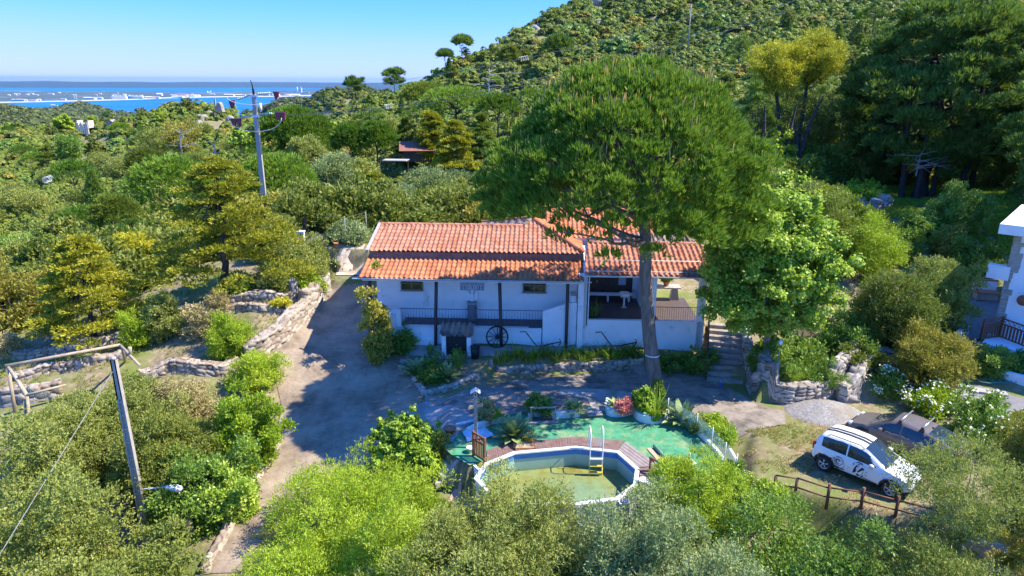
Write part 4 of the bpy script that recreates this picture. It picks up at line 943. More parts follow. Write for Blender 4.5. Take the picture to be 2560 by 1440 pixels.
planks('boards', [D(1565, 1104), D(1542, 1128), D(1598, 1168), D(1648, 1164)], 14, '', NM('deck_grey', (.20, .155, .14), (.32, .27, .25), 7, .8, 40, .004))
planks('boards', [D(1650, 1165), D(1662, 1196), D(1600, 1196), D(1598, 1170)], 8, '', MAT['deck_wood'])
# mats
p = D(1308, 1112); t = empty('door_mat', 'tan mat with a pale sun drawing lying on the deck', 'mat', (p[0], p[1], .093), rad(3))
MB().box((0, 0, 0), (.98, .72, .012)).build('border', MAT['gate_wood'], t); MB().box((0, 0, .008), (.84, .6, .012)).build('panel', NM('mat_tan', (.42, .25, .13), (.5, .32, .18), 9, .9), t)
b = MB(); rg = random.Random(3)
for k in range(13): a = k*.483; b.tube([(.1*math.cos(a), .09*math.sin(a), .017), (.2*math.cos(a+.15), .16*math.sin(a+.15), .017), ((.3+.08*(k % 2))*math.cos(a), (.24)*math.sin(a), .017)], .009, 4)
b.lathe([(.07, 0), (.085, .006), (.1, 0)], (0, 0, .014), 14, cap=False); b.build('sun_drawing', NM('cream2', (.75, .68, .5), (.8, .74, .58), 6, .9), t)
a, c = D(1632, 1118), D(1668, 1158); ang = math.atan2(c[1]-a[1], c[0]-a[0]); mid = (a+c)/2; L = float(np.hypot(*(c-a)[:2]))
t = empty('turf_roll', 'rolled up end of green turf with bare boards beside the deck', 'carpet roll', (mid[0], mid[1], .06), ang)
MB().tube([(-L/2, .06, .07), (L/2, .06, .07)], .075, 12).build('roll', NM('roll_green', (.10, .20, .14), (.20, .32, .24), 5, .9), t)
MB().box((0, -.16, -.005), (L*1.0, .22, .02)).build('board', NM('osb', (.38, .27, .16), (.52, .4, .26), 9, .9), t)
# low white planter walls (curved strips), thickness t
def lowwall(name, label, pts, h, th, mat, z0=-.05, cat='wall', group=None, lean=0):
    P = [Vector((p[0], p[1])) for p in pts]; b = MB(); n = len(P); L_ = []; R_ = []
    for i in range(n):
        t = (P[min(i+1, n-1)]-P[max(i-1, 0)]).normalized(); nn = Vector((-t.y, t.x))*th/2; L_.append(P[i]+nn); R_.append(P[i]-nn)
    prof = [[(q.x, q.y, z0) for q in L_], [(q.x, q.y, h) for q in L_], [(q.x, q.y, h) for q in R_], [(q.x, q.y, z0) for q in R_]]
    vs_ = [[b.bm.verts.new(q) for q in row] for row in prof]
    for k in range(4):
        for i in range(n-1): b.bm.faces.new((vs_[k][i], vs_[k][i+1], vs_[(k+1) % 4][i+1], vs_[(k+1) % 4][i]))
    b.bm.faces.new([vs_[k][0] for k in range(4)]); b.bm.faces.new([vs_[k][-1] for k in (3, 2, 1, 0)])
    o = b.build(name, mat, None, .02); return tag(o, label, cat, group)
Zp = lambda lst, z=.0: [atz(a, b_, z) for a, b_ in lst]
def smooth_pts(pts, k=5):
    P = [np.asarray(p[:2], float) for p in pts]; out = []
    for i in range(len(P)-1):
        p0 = P[max(i-1, 0)]; p1 = P[i]; p2 = P[i+1]; p3 = P[min(i+2, len(P)-1)]
        for j in range(k):
            t = j/k; out.append(.5*((2*p1)+(-p0+p2)*t+(2*p0-5*p1+4*p2-p3)*t*t+(-p0+3*p1-3*p2+p3)*t**3))
    out.append(P[-1]); return out
wp = MAT['white_paint']
lowwall('planter_wall', 'low white planter wall along the left back edge of the turf', smooth_pts(Zp([(1168, 1085), (1200, 1070), (1250, 1056)])), .28, .16, wp)
lowwall('planter_wall', 'thin white kerb behind the left planting strip by the concrete patch', smooth_pts(Zp([(1140, 1066), (1190, 1055), (1250, 1042)])), .14, .1, wp)
lowwall('planter_wall', 'low white planter wall behind the wooden frame', smooth_pts(Zp([(1320, 1046), (1380, 1046), (1420, 1044), (1445, 1042), (1450, 1030)])), .34, .18, wp)
lowwall('planter_wall', 'straight white planter box wall under the pink flowers', smooth_pts(Zp([(1518, 1014), (1520, 1038), (1550, 1042), (1584, 1034)])), .42, .16, wp)
lowwall('planter_wall', 'rounded white planter wall bulging under the strap leaved plant', smooth_pts(Zp([(1584, 1034), (1595, 1050), (1620, 1059), (1650, 1057), (1668, 1043)])), .40, .18, wp)
CURB = smooth_pts(Zp([(1668, 1043), (1720, 1066), (1765, 1105), (1800, 1145), (1830, 1190)], 0))
lowwall('planter_wall', 'long curved white kerb wall under the glass fence', CURB, .20, .16, wp)
lowwall('planter_wall', 'white front edge kerb of the turf terrace', smooth_pts(Zp([(1650, 1200), (1740, 1203), (1838, 1194), (1858, 1190)])), .14, .2, wp)
b = MB(); q = atz(1850, 1190, 0); 
e_ = lowwall('planter_wall', 'white kerb outside the glass fence sloping to the corner', smooth_pts(Zp([(1790, 1085), (1820, 1120), (1845, 1160), (1862, 1190)])), .10, .12, wp)
lowwall('retaining_wall', 'white retaining wall of the terrace below the right end of the pool', Zp([(1600, 1203), (1650, 1206), (1740, 1210), (1858, 1200)]), -.01, .2, MAT['white_wall'], -1.6)
lowwall('retaining_wall', 'white wall panel between the pool and the entrance steps', Zp([(1185, 1160), (1205, 1178)]), -.02, .12, MAT['white_wall'], -1.5)
# glass fence
t = empty('glass_fence', 'clear glass panel fence with thin white posts along the curved kerb', 'fence', (0, 0, 0))
gp = [np.array(atz(a, b_, .1)) for a, b_ in [(1668, 1044), (1740, 1084), (1778, 1120), (1810, 1160), (1838, 1190)]]
for i in range(len(gp)-1):
    a, c = gp[i], gp[i+1]; d = (c-a); u = d/np.linalg.norm(d); a2, c2 = a+u*.05, c-u*.05
    b = MB(); nn = np.array([-u[1], u[0], 0])*.005
    v = [b.bm.verts.new(q) for q in (a2-nn+[0, 0, .1], c2-nn+[0, 0, .1], c2-nn+[0, 0, .85], a2-nn+[0, 0, .85], a2+nn+[0, 0, .1], c2+nn+[0, 0, .1], c2+nn+[0, 0, .85], a2+nn+[0, 0, .85])]
    for f in ((0, 1, 2, 3), (7, 6, 5, 4), (0, 4, 5, 1), (3, 2, 6, 7), (0, 3, 7, 4), (1, 5, 6, 2)): b.bm.faces.new([v[k] for k in f])
    b.build('glass_panel', MAT['fence_glass'], t)
for a in gp: MB().tube([a, a+[0, 0, .95]], .02, 8).build('post', MAT['white_paint'], t)
# birdhouse cross post
p = atz(1190, 1120, 0); t = empty('cross_post', 'tall grey wooden post with a crossboard and a small birdhouse on top', 'post', (p[0], p[1], 0))
MB().box((0, 0, 1.15), (.13, .11, 2.3)).build('post', MAT['grey_wood'], t, .01)
MB().box((0, -.02, 1.9), (.62, .05, .14), ry=rad(-4), rz=rad(20)).build('crossboard', MAT['log_wood'], t, .005)
MB().prism([(-.1, -.02), (.1, -.02), (.04, .12), (-.04, .12)], 'y', -.07, .07).build('bracket', MAT['grey_wood'], t).location = (0, 0, 2.0)
h_ = MB().box((0, 0, 2.42), (.15, .15, .26)).build('birdhouse', MAT['grey_wood'], t)
b = MB(); b.prism([(-.2, 2.52), (0, 2.66), (.2, 2.52), (.19, 2.49), (0, 2.62), (-.19, 2.49)], 'y', -.16, .16); b.build('roof', MAT['alu'], h_)
MB().tube([(0, -.082, 2.44), (0, -.07, 2.44)], .03, 10).build('entrance', MAT['black'], h_)
# gate left of the pool
p0_, p1_ = atz(1184, 1140, .02), atz(1212, 1158, .02); dr = p1_-p0_; L = float(np.hypot(dr[0], dr[1])); 
t = empty('garden_gate', 'small reddish wooden slat gate with diagonal cross top beside the pool steps', 'gate', tuple(p0_), math.atan2(dr[1], dr[0]))
for x in (0, L): MB().box((x, 0, .55), (.09, .09, 1.15)).build('post', MAT['gate_wood'], t, .01)
b = MB()
for z in (.12, .78, 1.06): b.box((L/2, 0, z), (L-.08, .05, .07))
for k in range(6): b.box((.1+k*(L-.2)/5, 0, .45), (.05, .03, .68))
b.build('slats', MAT['gate_wood'], t)
b = MB(); b.box((L/2, 0, .92), (L*.8, .03, .04), ry=rad(25)); b.box((L/2, .005, .92), (L*.8, .03, .04), ry=rad(-25)); b.build('cross_brace', MAT['gate_wood'], t)
p0_ = atz(1625, 1178, .07); t = empty('wooden_handrail', 'low dark wooden handrail on the right end of the deck', 'handrail', tuple(p0_), rad(-50))
for x in (0, .9): MB().box((x, 0, .3), (.08, .08, .6)).build('post', MAT['gate_wood'], t)
MB().box((.45, 0, .58), (1.05, .07, .07)).build('rail', MAT['gate_wood'], t); MB().box((.45, 0, .3), (.95, .03, .05), ry=.5).build('brace', MAT['gate_wood'], t)
p0_ = atz(1605, 1222, -.1); b = MB(); t = empty('wooden_support', 'dark timber shelf and post at the right end of the pool wall', 'support', (p0_[0]+.1, p0_[1], -1.35))
MB().box((.35, 0, 1.2), (.9, .3, .07)).build('shelf', MAT['dark_wood'], t); MB().box((-.05, 0, .6), (.1, .1, 1.2)).build('post', MAT['dark_wood'], t)
MB().box((.45, .05, .56), (.8, .1, 1.1)).build('panel', MAT['white_wall'], t)
# steps with round millstone-like side walls
p = atz(1108, 1135, 0); 
q1 = atz(1150, 1120, .0); t = empty('garden_steps', 'five grey concrete steps curving between two rounded side walls left of the pool', 'steps', (q1[0], q1[1], -1.1), rad(28))
b = MB()
for k in range(5): b.box((-.14-k*.27, -.1-.02*k, (1.08-k*.21)/2), (.30, 1.05, 1.08-k*.21))
b.build('treads', MAT['concrete'], t, .015)
for (yy_, hh, nm) in ((-.70, 1.0, 'side_wall'), (.5, .95, 'side_wall')):
    pr = [(.15, 0), (.15, hh+.12)]+[(-.1-.75*math.sin(a), hh*.12+(hh)*math.cos(a)) for a in np.linspace(0, math.pi*.62, 12)]+[(-.75, 0)]
    MB().prism(pr, 'y', yy_-.09, yy_+.09).build(nm, MAT['concrete'], t, .02)
b = MB()
for x in (0, .07, .14): b.tube([(x, -.80, 1.0-.1*x), (x, -.80, .62+x)], .014, 5)
b.build('white_drips', MAT['white_paint'], t)
q = atz(1120, 1250, -1.2); tag(drape('path', [tuple(atz(a, b_, -1.2)[:2]) for a, b_ in [(1105, 1262), (1140, 1220), (1160, 1218), (1150, 1240), (1125, 1280)]], NM('pink_conc', (.42, .24, .2), (.52, .34, .29), 5, .9), .05, .3), 'narrow pinkish concrete kerb path below the garden steps')
# wooden square frame
p = atz(1327, 1058, .03); q = atz(1388, 1056, .03); L = float(np.hypot(*(q-p)[:2]))
t = empty('timber_portal', 'grey wooden rectangular frame standing over old boards behind the big agave', 'frame', tuple(p), math.atan2(q[1]-p[1], q[0]-p[0]))
for x in (0, L): MB().box((x, 0, .36), (.06, .06, .72)).build('post', MAT['grey_wood'], t)
MB().box((L/2, 0, .74), (L+.08, .06, .06)).build('rail', MAT['grey_wood'], t); MB().box((L/2, -.02, .05), (L+.3, .25, .06)).build('base_board', MAT['grey_wood'], t)
b = MB(); b.box((L/2, .15, .13), (L*.8, .2, .07)); b.box((L/2+.1, .1, .2), (L*.6, .14, .05), rz=.1); b.build('old_boards', MAT['dark_wood'], t)
# things lying about
p = [atz(a, b_, .06) for a, b_ in [(1155, 1080), (1212, 1070), (1238, 1092), (1200, 1098), (1168, 1106)]]
b = MB(); cx_ = sum(q[0] for q in p)/5; cy_ = sum(q[1] for q in p)/5; rr_ = random.Random(4); NN = 14; grid = {}
xs = [q[0] for q in p]; ys = [q[1] for q in p]
V = []; 
for i in range(NN):
    for j in range(NN):
        u, v = i/(NN-1), j/(NN-1); A = Vector(p[0]).lerp(Vector(p[1]), u); B_ = Vector(p[4]).lerp(Vector(p[2]), u); c = A.lerp(B_, v)
        V.append((c.x, c.y, .07+.10*abs(math.sin(u*5+v*3))*abs(math.cos(v*4-u*2))+.015*rr_.random()))
Fq = [[i*NN+j, i*NN+j+1, (i+1)*NN+j+1, (i+1)*NN+j] for i in range(NN-1) for j in range(NN-1)]
tag(link('tarpaulin', npmesh('tarpaulin', np.array(V), np.array(Fq), smooth=True, mats=[NM('tarp', (.55, .58, .62), (.68, .71, .75), 3, .6)])), 'crumpled pale plastic sheet lying on the turf behind the cross post', 'tarpaulin')
def pot(label, p, r=.18, h=.3, mat='terracotta', plant=None, seed=1, ph=.5, group=None):
    t = empty('flower_pot', label, 'flower pot', tuple(p), 0, group)
    MB().lathe([(r*.65, 0), (r, h*.85), (r*1.12, h*.85), (r*1.12, h), (r*.95, h), (r*.85, h*.8), (0, h*.8)], n=18).build('pot', MAT[mat], t)
    if plant:
        rg = np.random.default_rng(seed); V, Fc, T, C = crown('bush', r*4, r*4, ph, rg, .08, .45); link('foliage', npmesh('foliage', V+np.array([0, 0, h*.75]), Fc, T, mats=[G[plant]]), t)
    return t
pot('broad terracotta bowl at the left end of the planter wall by the turf', atz(1125, 1083, .0), .25, .26)
pot('white bucket pot beside the gate post near the pool steps', atz(1176, 1132, .0), .15, .26, 'white_paint')
pot('white round pot by the dark shelf at the right end of the pool', atz(1608, 1214, .0), .17, .26, 'white_paint')
p = atz(1722, 1160, .05); t = empty('parasol_base', 'square cream parasol base with a short tube standing on the turf', 'parasol base', tuple(p), rad(20))
MB().prism([(-.24, 0), (.24, 0), (.2, .12), (-.2, .12)], 'y', -.24, .24).build('weight', NM('cream_base', (.6, .55, .42), (.7, .65, .52), 5, .7), t, .01); MB().tube([(0, 0, .1), (0, 0, .48)], .035, 10).build('tube', NM('cream_tube', (.68, .64, .52), (.72, .68, .58), 5, .7), t)
b = MB(); 
p = atz(1478, 1037, .04); t = empty('wooden_step', 'low grey step with a stone slab at the turf entrance between the planters', 'step', tuple(p)); MB().box((0, .1, .06), (1.0, .5, .14)).build('tread', MAT['grey_wood'], t); MB().box((.15, -.2, .1), (.7, .16, .05), rz=.1).build('slab', MAT['pale_concrete'], t)
# agaves and bed plants
agave('agave', 'largest pale green agave between the cross post and the wooden frame', atz(1283, 1095, .05), 1.05, 34, seed=2)
agave('agave', 'dark green agave behind the white wall left of the stamped path', atz(1435, 1030, .2), .72, 30, seed=3)
agave('agave', 'dark agave beside the pink flowers in the white planter', atz(1540, 1022, .25), .62, 26, seed=4)
agave('agave', 'pale variegated agave behind the first glass panel', atz(1705, 1055, .15), .95, 26, seed=5)
agave('agave', 'shaded broad blue green agave below the left end of the house', np.array(hit(1045, 935)), 1.0, 26, seed=6)
agave('agave', 'smaller shaded agave right of the broad one on the yard island', np.array(hit(1118, 945)), .85, 26, seed=7)
blades('strap_leaf_plant', 'tall bright strap leaved clump at the foot of the pine in the rounded planter', atz(1638, 1045, .2), 1.1, 110, .38, seed=4, w=.035)
blades('strap_leaf_plant', 'yellowish leafy tuft at the right foot of the largest agave', atz(1318, 1102, .05), .45, 50, .3, 'ochre_leaf', 8)
def shrub(name, label, pxy, wpx, hpx, leafm, z=None, kind='bush', leaf=.09, dens=.6, cat='shrub', seed=1, group=None, Y=None, depthf=1.0):
    p = atz(*pxy, z) if z is not None else np.array(hit(*pxy)); cd = float((p-CP)@FW); w = wpx/FOC*cd; h = hpx/FOC*cd*.98
    rg = np.random.default_rng(seed); V, Fc, T, C = crown(kind, w, w*depthf, h, rg, leaf, dens)
    t = empty(name, label, cat, (p[0], p[1], p[2]-.05), 0, group); link('foliage', npmesh('foliage', V, Fc, T, mats=[G[leafm]]), t)
    Vt, Ft = skeleton(C, (0, 0, -.1), (0, 0, h*.25), max(.015, w*.02), rg, 9); link('stem', npmesh('stem', Vt, Ft, smooth=True, mats=[MAT['bark_dark']]), t)
    return t
shrub('round_bush', 'dense dark green bush behind the wooden frame', (1347, 1035), 66, 52, 'green_leaf', .1, seed=11)
shrub('flowering_shrub', 'small pink flowered shrub in the straight white planter', (1560, 1030), 34, 34, 'pink_flower', .3, seed=12)
shrub('leafy_shrub', 'light green leafy shrub climbing the left foot of the pine trunk', (1605, 1030), 60, 70, 'lime_leaf', .25, 'broad', .12, .5, seed=13)
shrub('leafy_shrub', 'small fern like shrub at the right foot of the pine trunk', (1640, 1000), 30, 50, 'green_leaf', .2, seed=14)
shrub('succulent_shrub', 'yellow green flowering hedge plant outside the second glass panel', (1775, 1085), 70, 50, 'acacia_leaf', .05, seed=15)
shrub('succulent_shrub', 'leafy green hedge plant outside the third glass panel', (1805, 1105), 60, 45, 'lime_leaf', .05, seed=16)
shrub('succulent_shrub', 'grey green bushes right behind the first glass panel', (1745, 1075), 60, 40, 'olive_leaf', .05, seed=17)
shrub('potted_shrub', 'small green shrub growing at the right front corner of the turf', (1835, 1195), 50, 40, 'green_leaf', .05, seed=18)
shrub('dry_shrub', 'brownish shrub behind the cross post in the left planting strip', (1215, 1055), 46, 60, 'dry_leaf', .05, seed=19)
shrub('leafy_shrub', 'yellow green plant on the left planting strip between white kerbs', (1233, 1048), 34, 22, 'acacia_leaf', .05, seed=20)
# ================================================================ CARS
CAR_G = glassmat('car_glass2', (.02, .03, .04), .03)
def lerpk(keys, x):
    xs = [k[0] for k in keys]; ys = [k[1] for k in keys]; return float(np.interp(x, xs, ys))
def carbody(spec, root, paint, trim, nx=70):
    """spec curves along x (0 rear .. L front): hwid, zsill, zbelt, zroof, rwid ; side = -y and +y"""
    L = spec['L']; xs = np.linspace(0, L, nx); P = []
    for x in xs:
        hwd = lerpk(spec['hw'], x); zs = lerpk(spec['zs'], x); zb = lerpk(spec['zb'], x); zr = max(lerpk(spec['zr'], x), zb+.012); rw = lerpk(spec['rw'], x)
        rise = zr-zb; mw = hwd*.97
        if rise < .06: rw = hwd*.90
        half = [(hwd*.90, zs), (hwd*.97, zs+.06), (hwd, zs+.22), (hwd*1.0, (zs+zb)/2+.05), (hwd*.985, zb-.10), (mw*.965, zb-.02)]
        for k in range(1, 6): f = k/6.; half.append((mw*.955*(1-f)+rw*f+.02*math.sin(f*math.pi)*min(1, rise*3), zb+rise*.93*f))
        half += [(rw*.93, zb+rise*.965), (rw*.72, zb+rise*.99), (rw*.36, zr), (0, zr+.008)]
        P.append([(x-L/2, -y, z) for y, z in half]+[(x-L/2, y, z) for y, z in half[::-1][1:]])
    P = np.array(P); nk = P.shape[1]; nx_ = len(xs)
    idd = np.arange(nx_*nk).reshape(nx_, nk); Fq = np.stack([idd[:-1, :-1], idd[1:, :-1], idd[1:, 1:], idd[:-1, 1:]], -1)
    cen = (P[:-1, :-1]+P[1:, 1:])/2
    x = cen[..., 0]+L/2; z = cen[..., 2]; kk = np.arange(nk-1)[None]*np.ones((nx_-1, 1)); half = (nk-1)//2
    side = ((kk >= 5) & (kk < 11)) | ((kk >= nk-1-11) & (kk < nk-1-5)); top = (kk >= 11) & (kk < nk-1-11)
    cut = np.zeros(x.shape, bool)
    for wx in spec['wheels']: cut |= (np.hypot(x-wx, z-spec['wr']) < spec['wr']+.07) & ((kk < 5) | (kk >= nk-1-5))
    gl = np.zeros(x.shape, int)
    for gi, (a0, a1, b0, b1) in enumerate(spec['side_glass'], 1):   # (x bottom start, x bottom end, x top start, x top end)
        zb = np.array([lerpk(spec['zb'], q) for q in x[:, 0]])[:, None]; zr = np.array([lerpk(spec['zr'], q) for q in x[:, 0]])[:, None]
        f = np.clip((z-zb)/np.maximum(zr-zb, .05), 0, 1); gl = np.where(side & (x > a0+(b0-a0)*f) & (x < a1+(b1-a1)*f) & (f < .86), gi, gl)
    ws = top & (x > spec['ws'][0]) & (x < spec['ws'][1]); rs_ = top & (x > spec['rs'][0]) & (x < spec['rs'][1])
    V = P.reshape(-1, 3)
    def mk(name, mask, mat, off=0, parent=root):
        f = Fq[mask]; 
        if not len(f): return None
        u, inv = np.unique(f, return_inverse=True); return link(name, npmesh(name, V[u]*(1, 1, 1)+np.array([0, 0, off]), inv.reshape(-1, 4), smooth=True, mats=[mat]), parent)
    low = (kk < 1) | (kk >= nk-2)
    body = mk('body', ~cut & (gl == 0) & ~ws & ~rs_ & ~low, paint)
    mk('sill_trim', low, trim)
    for gi in range(1, len(spec['side_glass'])+1):
        mk('side_window', (gl == gi) & (kk < half), CAR_G); mk('side_window', (gl == gi) & (kk >= half), CAR_G)
    mk('windscreen', ws, CAR_G); mk('rear_window', rs_, CAR_G)
    # end caps
    for i, nm in ((0, 'tailgate'), (nx_-1, 'nose')):
        ring_ = P[i]; c = ring_.mean(0); VV = np.vstack([ring_, c]); ff = [[k, (k+1) % nk, nk, nk] for k in range(nk)]
        b = MB(); vs_ = [b.bm.verts.new(q) for q in ring_]; b.bm.faces.new(vs_); b.build(nm, paint, root)
    b = MB(); b.box((0, 0, spec['wr']+.12), (L*.86, spec['hw'][2][1]*1.5, .25)); b.build('underbody', MAT['black'], root)
    def ysurf(x_, z_, s=-1):
        i = int(np.clip(np.searchsorted(xs, x_), 0, nx_-1)); col = P[i][:half] if s < 0 else P[i][::-1][:half]
        return float(np.interp(z_, col[:, 2], col[:, 1]))
    return P, ysurf
def wheel(root, x, y, r, side, alloy):
    c = (x, y, r); Mx = Matrix.Rotation(rad(90), 4, 'X')
    ty = MB().lathe([(r*.66, -.10), (r*.93, -.11), (r, -.07), (r, .07), (r*.93, .11), (r*.66, .10)], c, 28, Mx, cap=False).build('wheel', MAT['rubber'], root)
    b = MB(); s = side
    b.lathe([(r*.67, .0), (r*.68, s*.10*-1 if False else 0)], c, 8, Mx, cap=False) if False else None
    yo = y+side*.085
    for k in range(5):
        a = k*2*math.pi/5+.3
        for da in (-.14, .14): b.tube([(x+r*.08*math.cos(a), yo, r+r*.08*math.sin(a)), (x+r*.66*math.cos(a+da), yo-side*.01, r+r*.66*math.sin(a+da))], r*.055, 5)
    b.lathe([(r*.17, 0), (r*.15, .03), (0, .03)], (x, yo, r), 12, Matrix.Rotation(rad(90)*(1 if side < 0 else -1), 4, 'X'))
    Mq = Matrix.Rotation(rad(90), 4, 'X'); b.lathe([(r*.62, -.09), (r*.69, -.095), (r*.69, .095), (r*.62, .09), (r*.62, -.09)], c, 28, Mq, cap=False)
    b.build('rim', alloy, ty); MB().lathe([(r*.6, -.02), (r*.6, .02), (0, .02)], c, 18, Mq).build('brake_disc', MAT['black'], ty)
def arch(root, ysurf, wx, r, L, side, mat):
    b = MB(); k = 18; inner = []; outer = []
    for i in range(k+1):
        a = math.pi*(-.06+1.12*i/k); 
        for rr, lst in ((r+.045, inner), (r+.115, outer)):
            xx, zz = wx+rr*math.cos(a), r+rr*math.sin(a); yy = ysurf(xx, max(zz, .22), side); lst.append((xx-L/2, yy+side*.018, zz))
    vi = [b.bm.verts.new(q) for q in inner]; vo_ = [b.bm.verts.new(q) for q in outer]; vb = [b.bm.verts.new((q[0], q[1]-side*.12, q[2])) for q in inner]
    for i in range(k): b.bm.faces.new((vi[i], vi[i+1], vo_[i+1], vo_[i])); b.bm.faces.new((vb[i], vb[i+1], vi[i+1], vi[i]))
    b.build('wheel_arch', mat, root)
    b = MB(); pr = [(wx-L/2+(r+.10)*math.cos(a), r+(r+.10)*math.sin(a)) for a in np.linspace(0, math.pi, 14)]; yy = ysurf(wx, .6, side); b.prism(pr, 'y', yy-side*.1, yy-side*.14); b.build('wheel_well', MAT['black'], root)
# ---- white hatchback
white = NM('car_white', (.76, .77, .78), (.80, .81, .82), 3, .22, spec=.6)
p = (atz(2057, 1178, 0)+atz(2222, 1245, 0))/2; hd = math.atan2(-1.76, 1.63)
L = 3.56; nrm = np.array([-math.sin(hd), math.cos(hd)]); cpos = np.array([p[0], p[1]])+nrm*.76
car = empty('parked_car', 'white compact hatchback with black roof stripes and black line art on its doors', 'car', (cpos[0]+.02, cpos[1], .04), hd)
sp = dict(L=L, hw=[(0, .66), (.12, .76), (.6, .82), (1.8, .825), (2.9, .80), (3.3, .74), (3.56, .60)], zs=[(0, .36), (.3, .27), (3.2, .25), (3.56, .34)],
          zb=[(0, .80), (.06, .98), (.3, 1.0), (1.4, .97), (2.45, .93), (2.62, .93), (3.2, .80), (3.45, .68), (3.56, .52)],
          zr=[(0, .84), (.05, 1.0), (.16, 1.25), (.3, 1.41), (.55, 1.475), (1.1, 1.505), (1.6, 1.49), (1.95, 1.42), (2.3, 1.20), (2.68, .945), (3.2, .82), (3.45, .70), (3.56, .54)],
          rw=[(0, .60), (.3, .60), (1.0, .62), (1.9, .60), (2.6, .66), (3.56, .5)], wheels=[.56, 2.96], wr=.30,
          side_glass=[(.34, 1.27, .36, 1.27), (1.33, 2.38, 1.33, 2.02)], ws=(1.88, 2.66), rs=(.06, .26))
P, ys = carbody(sp, car, white, MAT['black'])
for x in (.56-L/2, 2.96-L/2):
    for s in (-1, 1): wheel(car, x, s*.735, .30, s, MAT['metal'])
for wx in (.56, 2.96):
    for s in (-1, 1): arch(car, ys, wx, .30, L, s, MAT['black'])
# roof stripes, following the roof
def strip_on_roof(x0, x1, y0, y1, zf, name, mat, n=24):
    b = MB(); prev = None
    for i in range(n+1):
        x = x0+(x1-x0)*i/n; a = b.bm.verts.new((x-L/2, y0, zf(x, y0)+.007)); c = b.bm.verts.new((x-L/2, y1, zf(x, y1)+.007))
        if prev: b.bm.faces.new((prev[0], prev[1], c, a))
        prev = (a, c)
    return b.build(name, mat, car)
_xs = np.linspace(0, L, 70)
def roofz(x, y):
    i = int(np.clip(np.searchsorted(_xs, x), 1, 69)); f = (x-_xs[i-1])/(_xs[i]-_xs[i-1]); 
    def zz(k): col = P[k][9:len(P[k])-9]; return float(np.interp(y, col[:, 1], col[:, 2]))
    return zz(i-1)*(1-f)+zz(i)*f
for (a, c) in ((-.17, -.045), (.01, .135)): strip_on_roof(.24, 1.86, a, c, roofz, 'roof_stripe', MAT['black'])
for (a, c) in ((-.20, -.185), (.15, .165)): strip_on_roof(.24, 1.86, a, c, roofz, 'roof_stripe', MAT['black'])
for s in (-1, 1):
    MB().tube([(.5-L/2, s*.60, 1.43), (.62-L/2, s*.60, 1.50), (1.7-L/2, s*.60, 1.50), (1.85-L/2, s*.60, 1.40)], .017, 6).build('roof_rail', MAT['black'], car)
b = MB(); b.lathe([(0, -.1), (.075, -.05), (.09, .02), (.06, .09), (0, .11)], (2.25-L/2, -.93, .99), 12, Matrix.Rotation(rad(90), 4, 'Y')); b.box((2.25-L/2, -.84, .97), (.08, .12, .05)); b.build('mirror', MAT['alu'], car)
b = MB(); b.lathe([(0, -.1), (.075, -.05), (.09, .02), (.06, .09), (0, .11)], (2.25-L/2, .93, .99), 12, Matrix.Rotation(rad(90), 4, 'Y')); b.box((2.25-L/2, .84, .97), (.08, .12, .05)); b.build('mirror', white, car)
for s in (-1, 1):
    MB().box((.08-L/2, s*.66, .88), (.14, .12, .3), bev=.03).build('tail_light', NM('tail_red', (.35, .01, .01), (.45, .02, .02), 5, .3), car)
    MB().box((3.36-L/2, s*.55, .66), (.24, .26, .16), bev=.04).build('headlight', glassmat('lamp', (.6, .62, .65), .1), car)
b = MB(); b.box((-L/2+.02, 0, .42), (.1, 1.3, .26), bev=.03); b.build('rear_bumper', MAT['black'], car); MB().box((L/2-.04, 0, .36), (.1, 1.1, .2), bev=.03).build('front_bumper', MAT['black'], car)
# door graphics on the camera side (-y)
def decal(pts_list, name='door_graphic', mat=MAT['black'], s=-1):
    b = MB()
    for pts in pts_list:
        vs_ = [b.bm.verts.new((x-L/2, ys(x, z, s)+s*.006, z)) for x, z in pts]
        if len(vs_) > 2: b.bm.faces.new(vs_)
    return b.build(name, mat, car)
def arcband(cx_, cz, r, w_, a0, a1, ex=1.0, n=16):
    out = []
    for i in range(n):
        t0 = a0+(a1-a0)*i/n; t1 = a0+(a1-a0)*(i+1)/n; wa = w_*(.35+.65*math.sin(math.pi*(i+.5)/n))
        out.append([(cx_+ex*(r-wa/2)*math.cos(t0), cz+(r-wa/2)*math.sin(t0)), (cx_+ex*(r-wa/2)*math.cos(t1), cz+(r-wa/2)*math.sin(t1)), (cx_+ex*(r+wa/2)*math.cos(t1), cz+(r+wa/2)*math.sin(t1)), (cx_+ex*(r+wa/2)*math.cos(t0), cz+(r+wa/2)*math.sin(t0))])
    return out
def disc(cx_, cz, r, n=14): return [[(cx_+r*math.cos(a), cz+r*math.sin(a)) for a in np.linspace(0, 2*math.pi, n, endpoint=False)]]
g = arcband(1.08, .64, .085, .055, .3, 5.4)+disc(1.10, .66, .028)+arcband(1.08, .64, .15, .030, 1.2, 7.0)+arcband(1.08, .63, .205, .026, -.4, 4.9)+arcband(1.08, .62, .255, .024, 2.6, 6.2)+arcband(1.10, .63, .30, .018, 2.9, 5.6)
g += [[(.86, .44), (1.0, .38), (1.35, .36), (1.32, .40), (1.0, .43)]]; decal(g)
g = [[(1.62, .42), (1.66, .62), (1.75, .82), (1.85, .86), (1.80, .66), (1.72, .46)], [(1.76, .36), (1.80, .56), (1.93, .76), (2.02, .72), (1.98, .50), (1.86, .36)], [(1.66, .84), (1.78, .92), (1.92, .90), (2.03, .78), (1.93, .85), (1.80, .88)], [(1.60, .70), (1.62, .84), (1.68, .90), (1.66, .80)], [(1.70, .33), (1.82, .33), (1.86, .30), (1.74, .29)]]
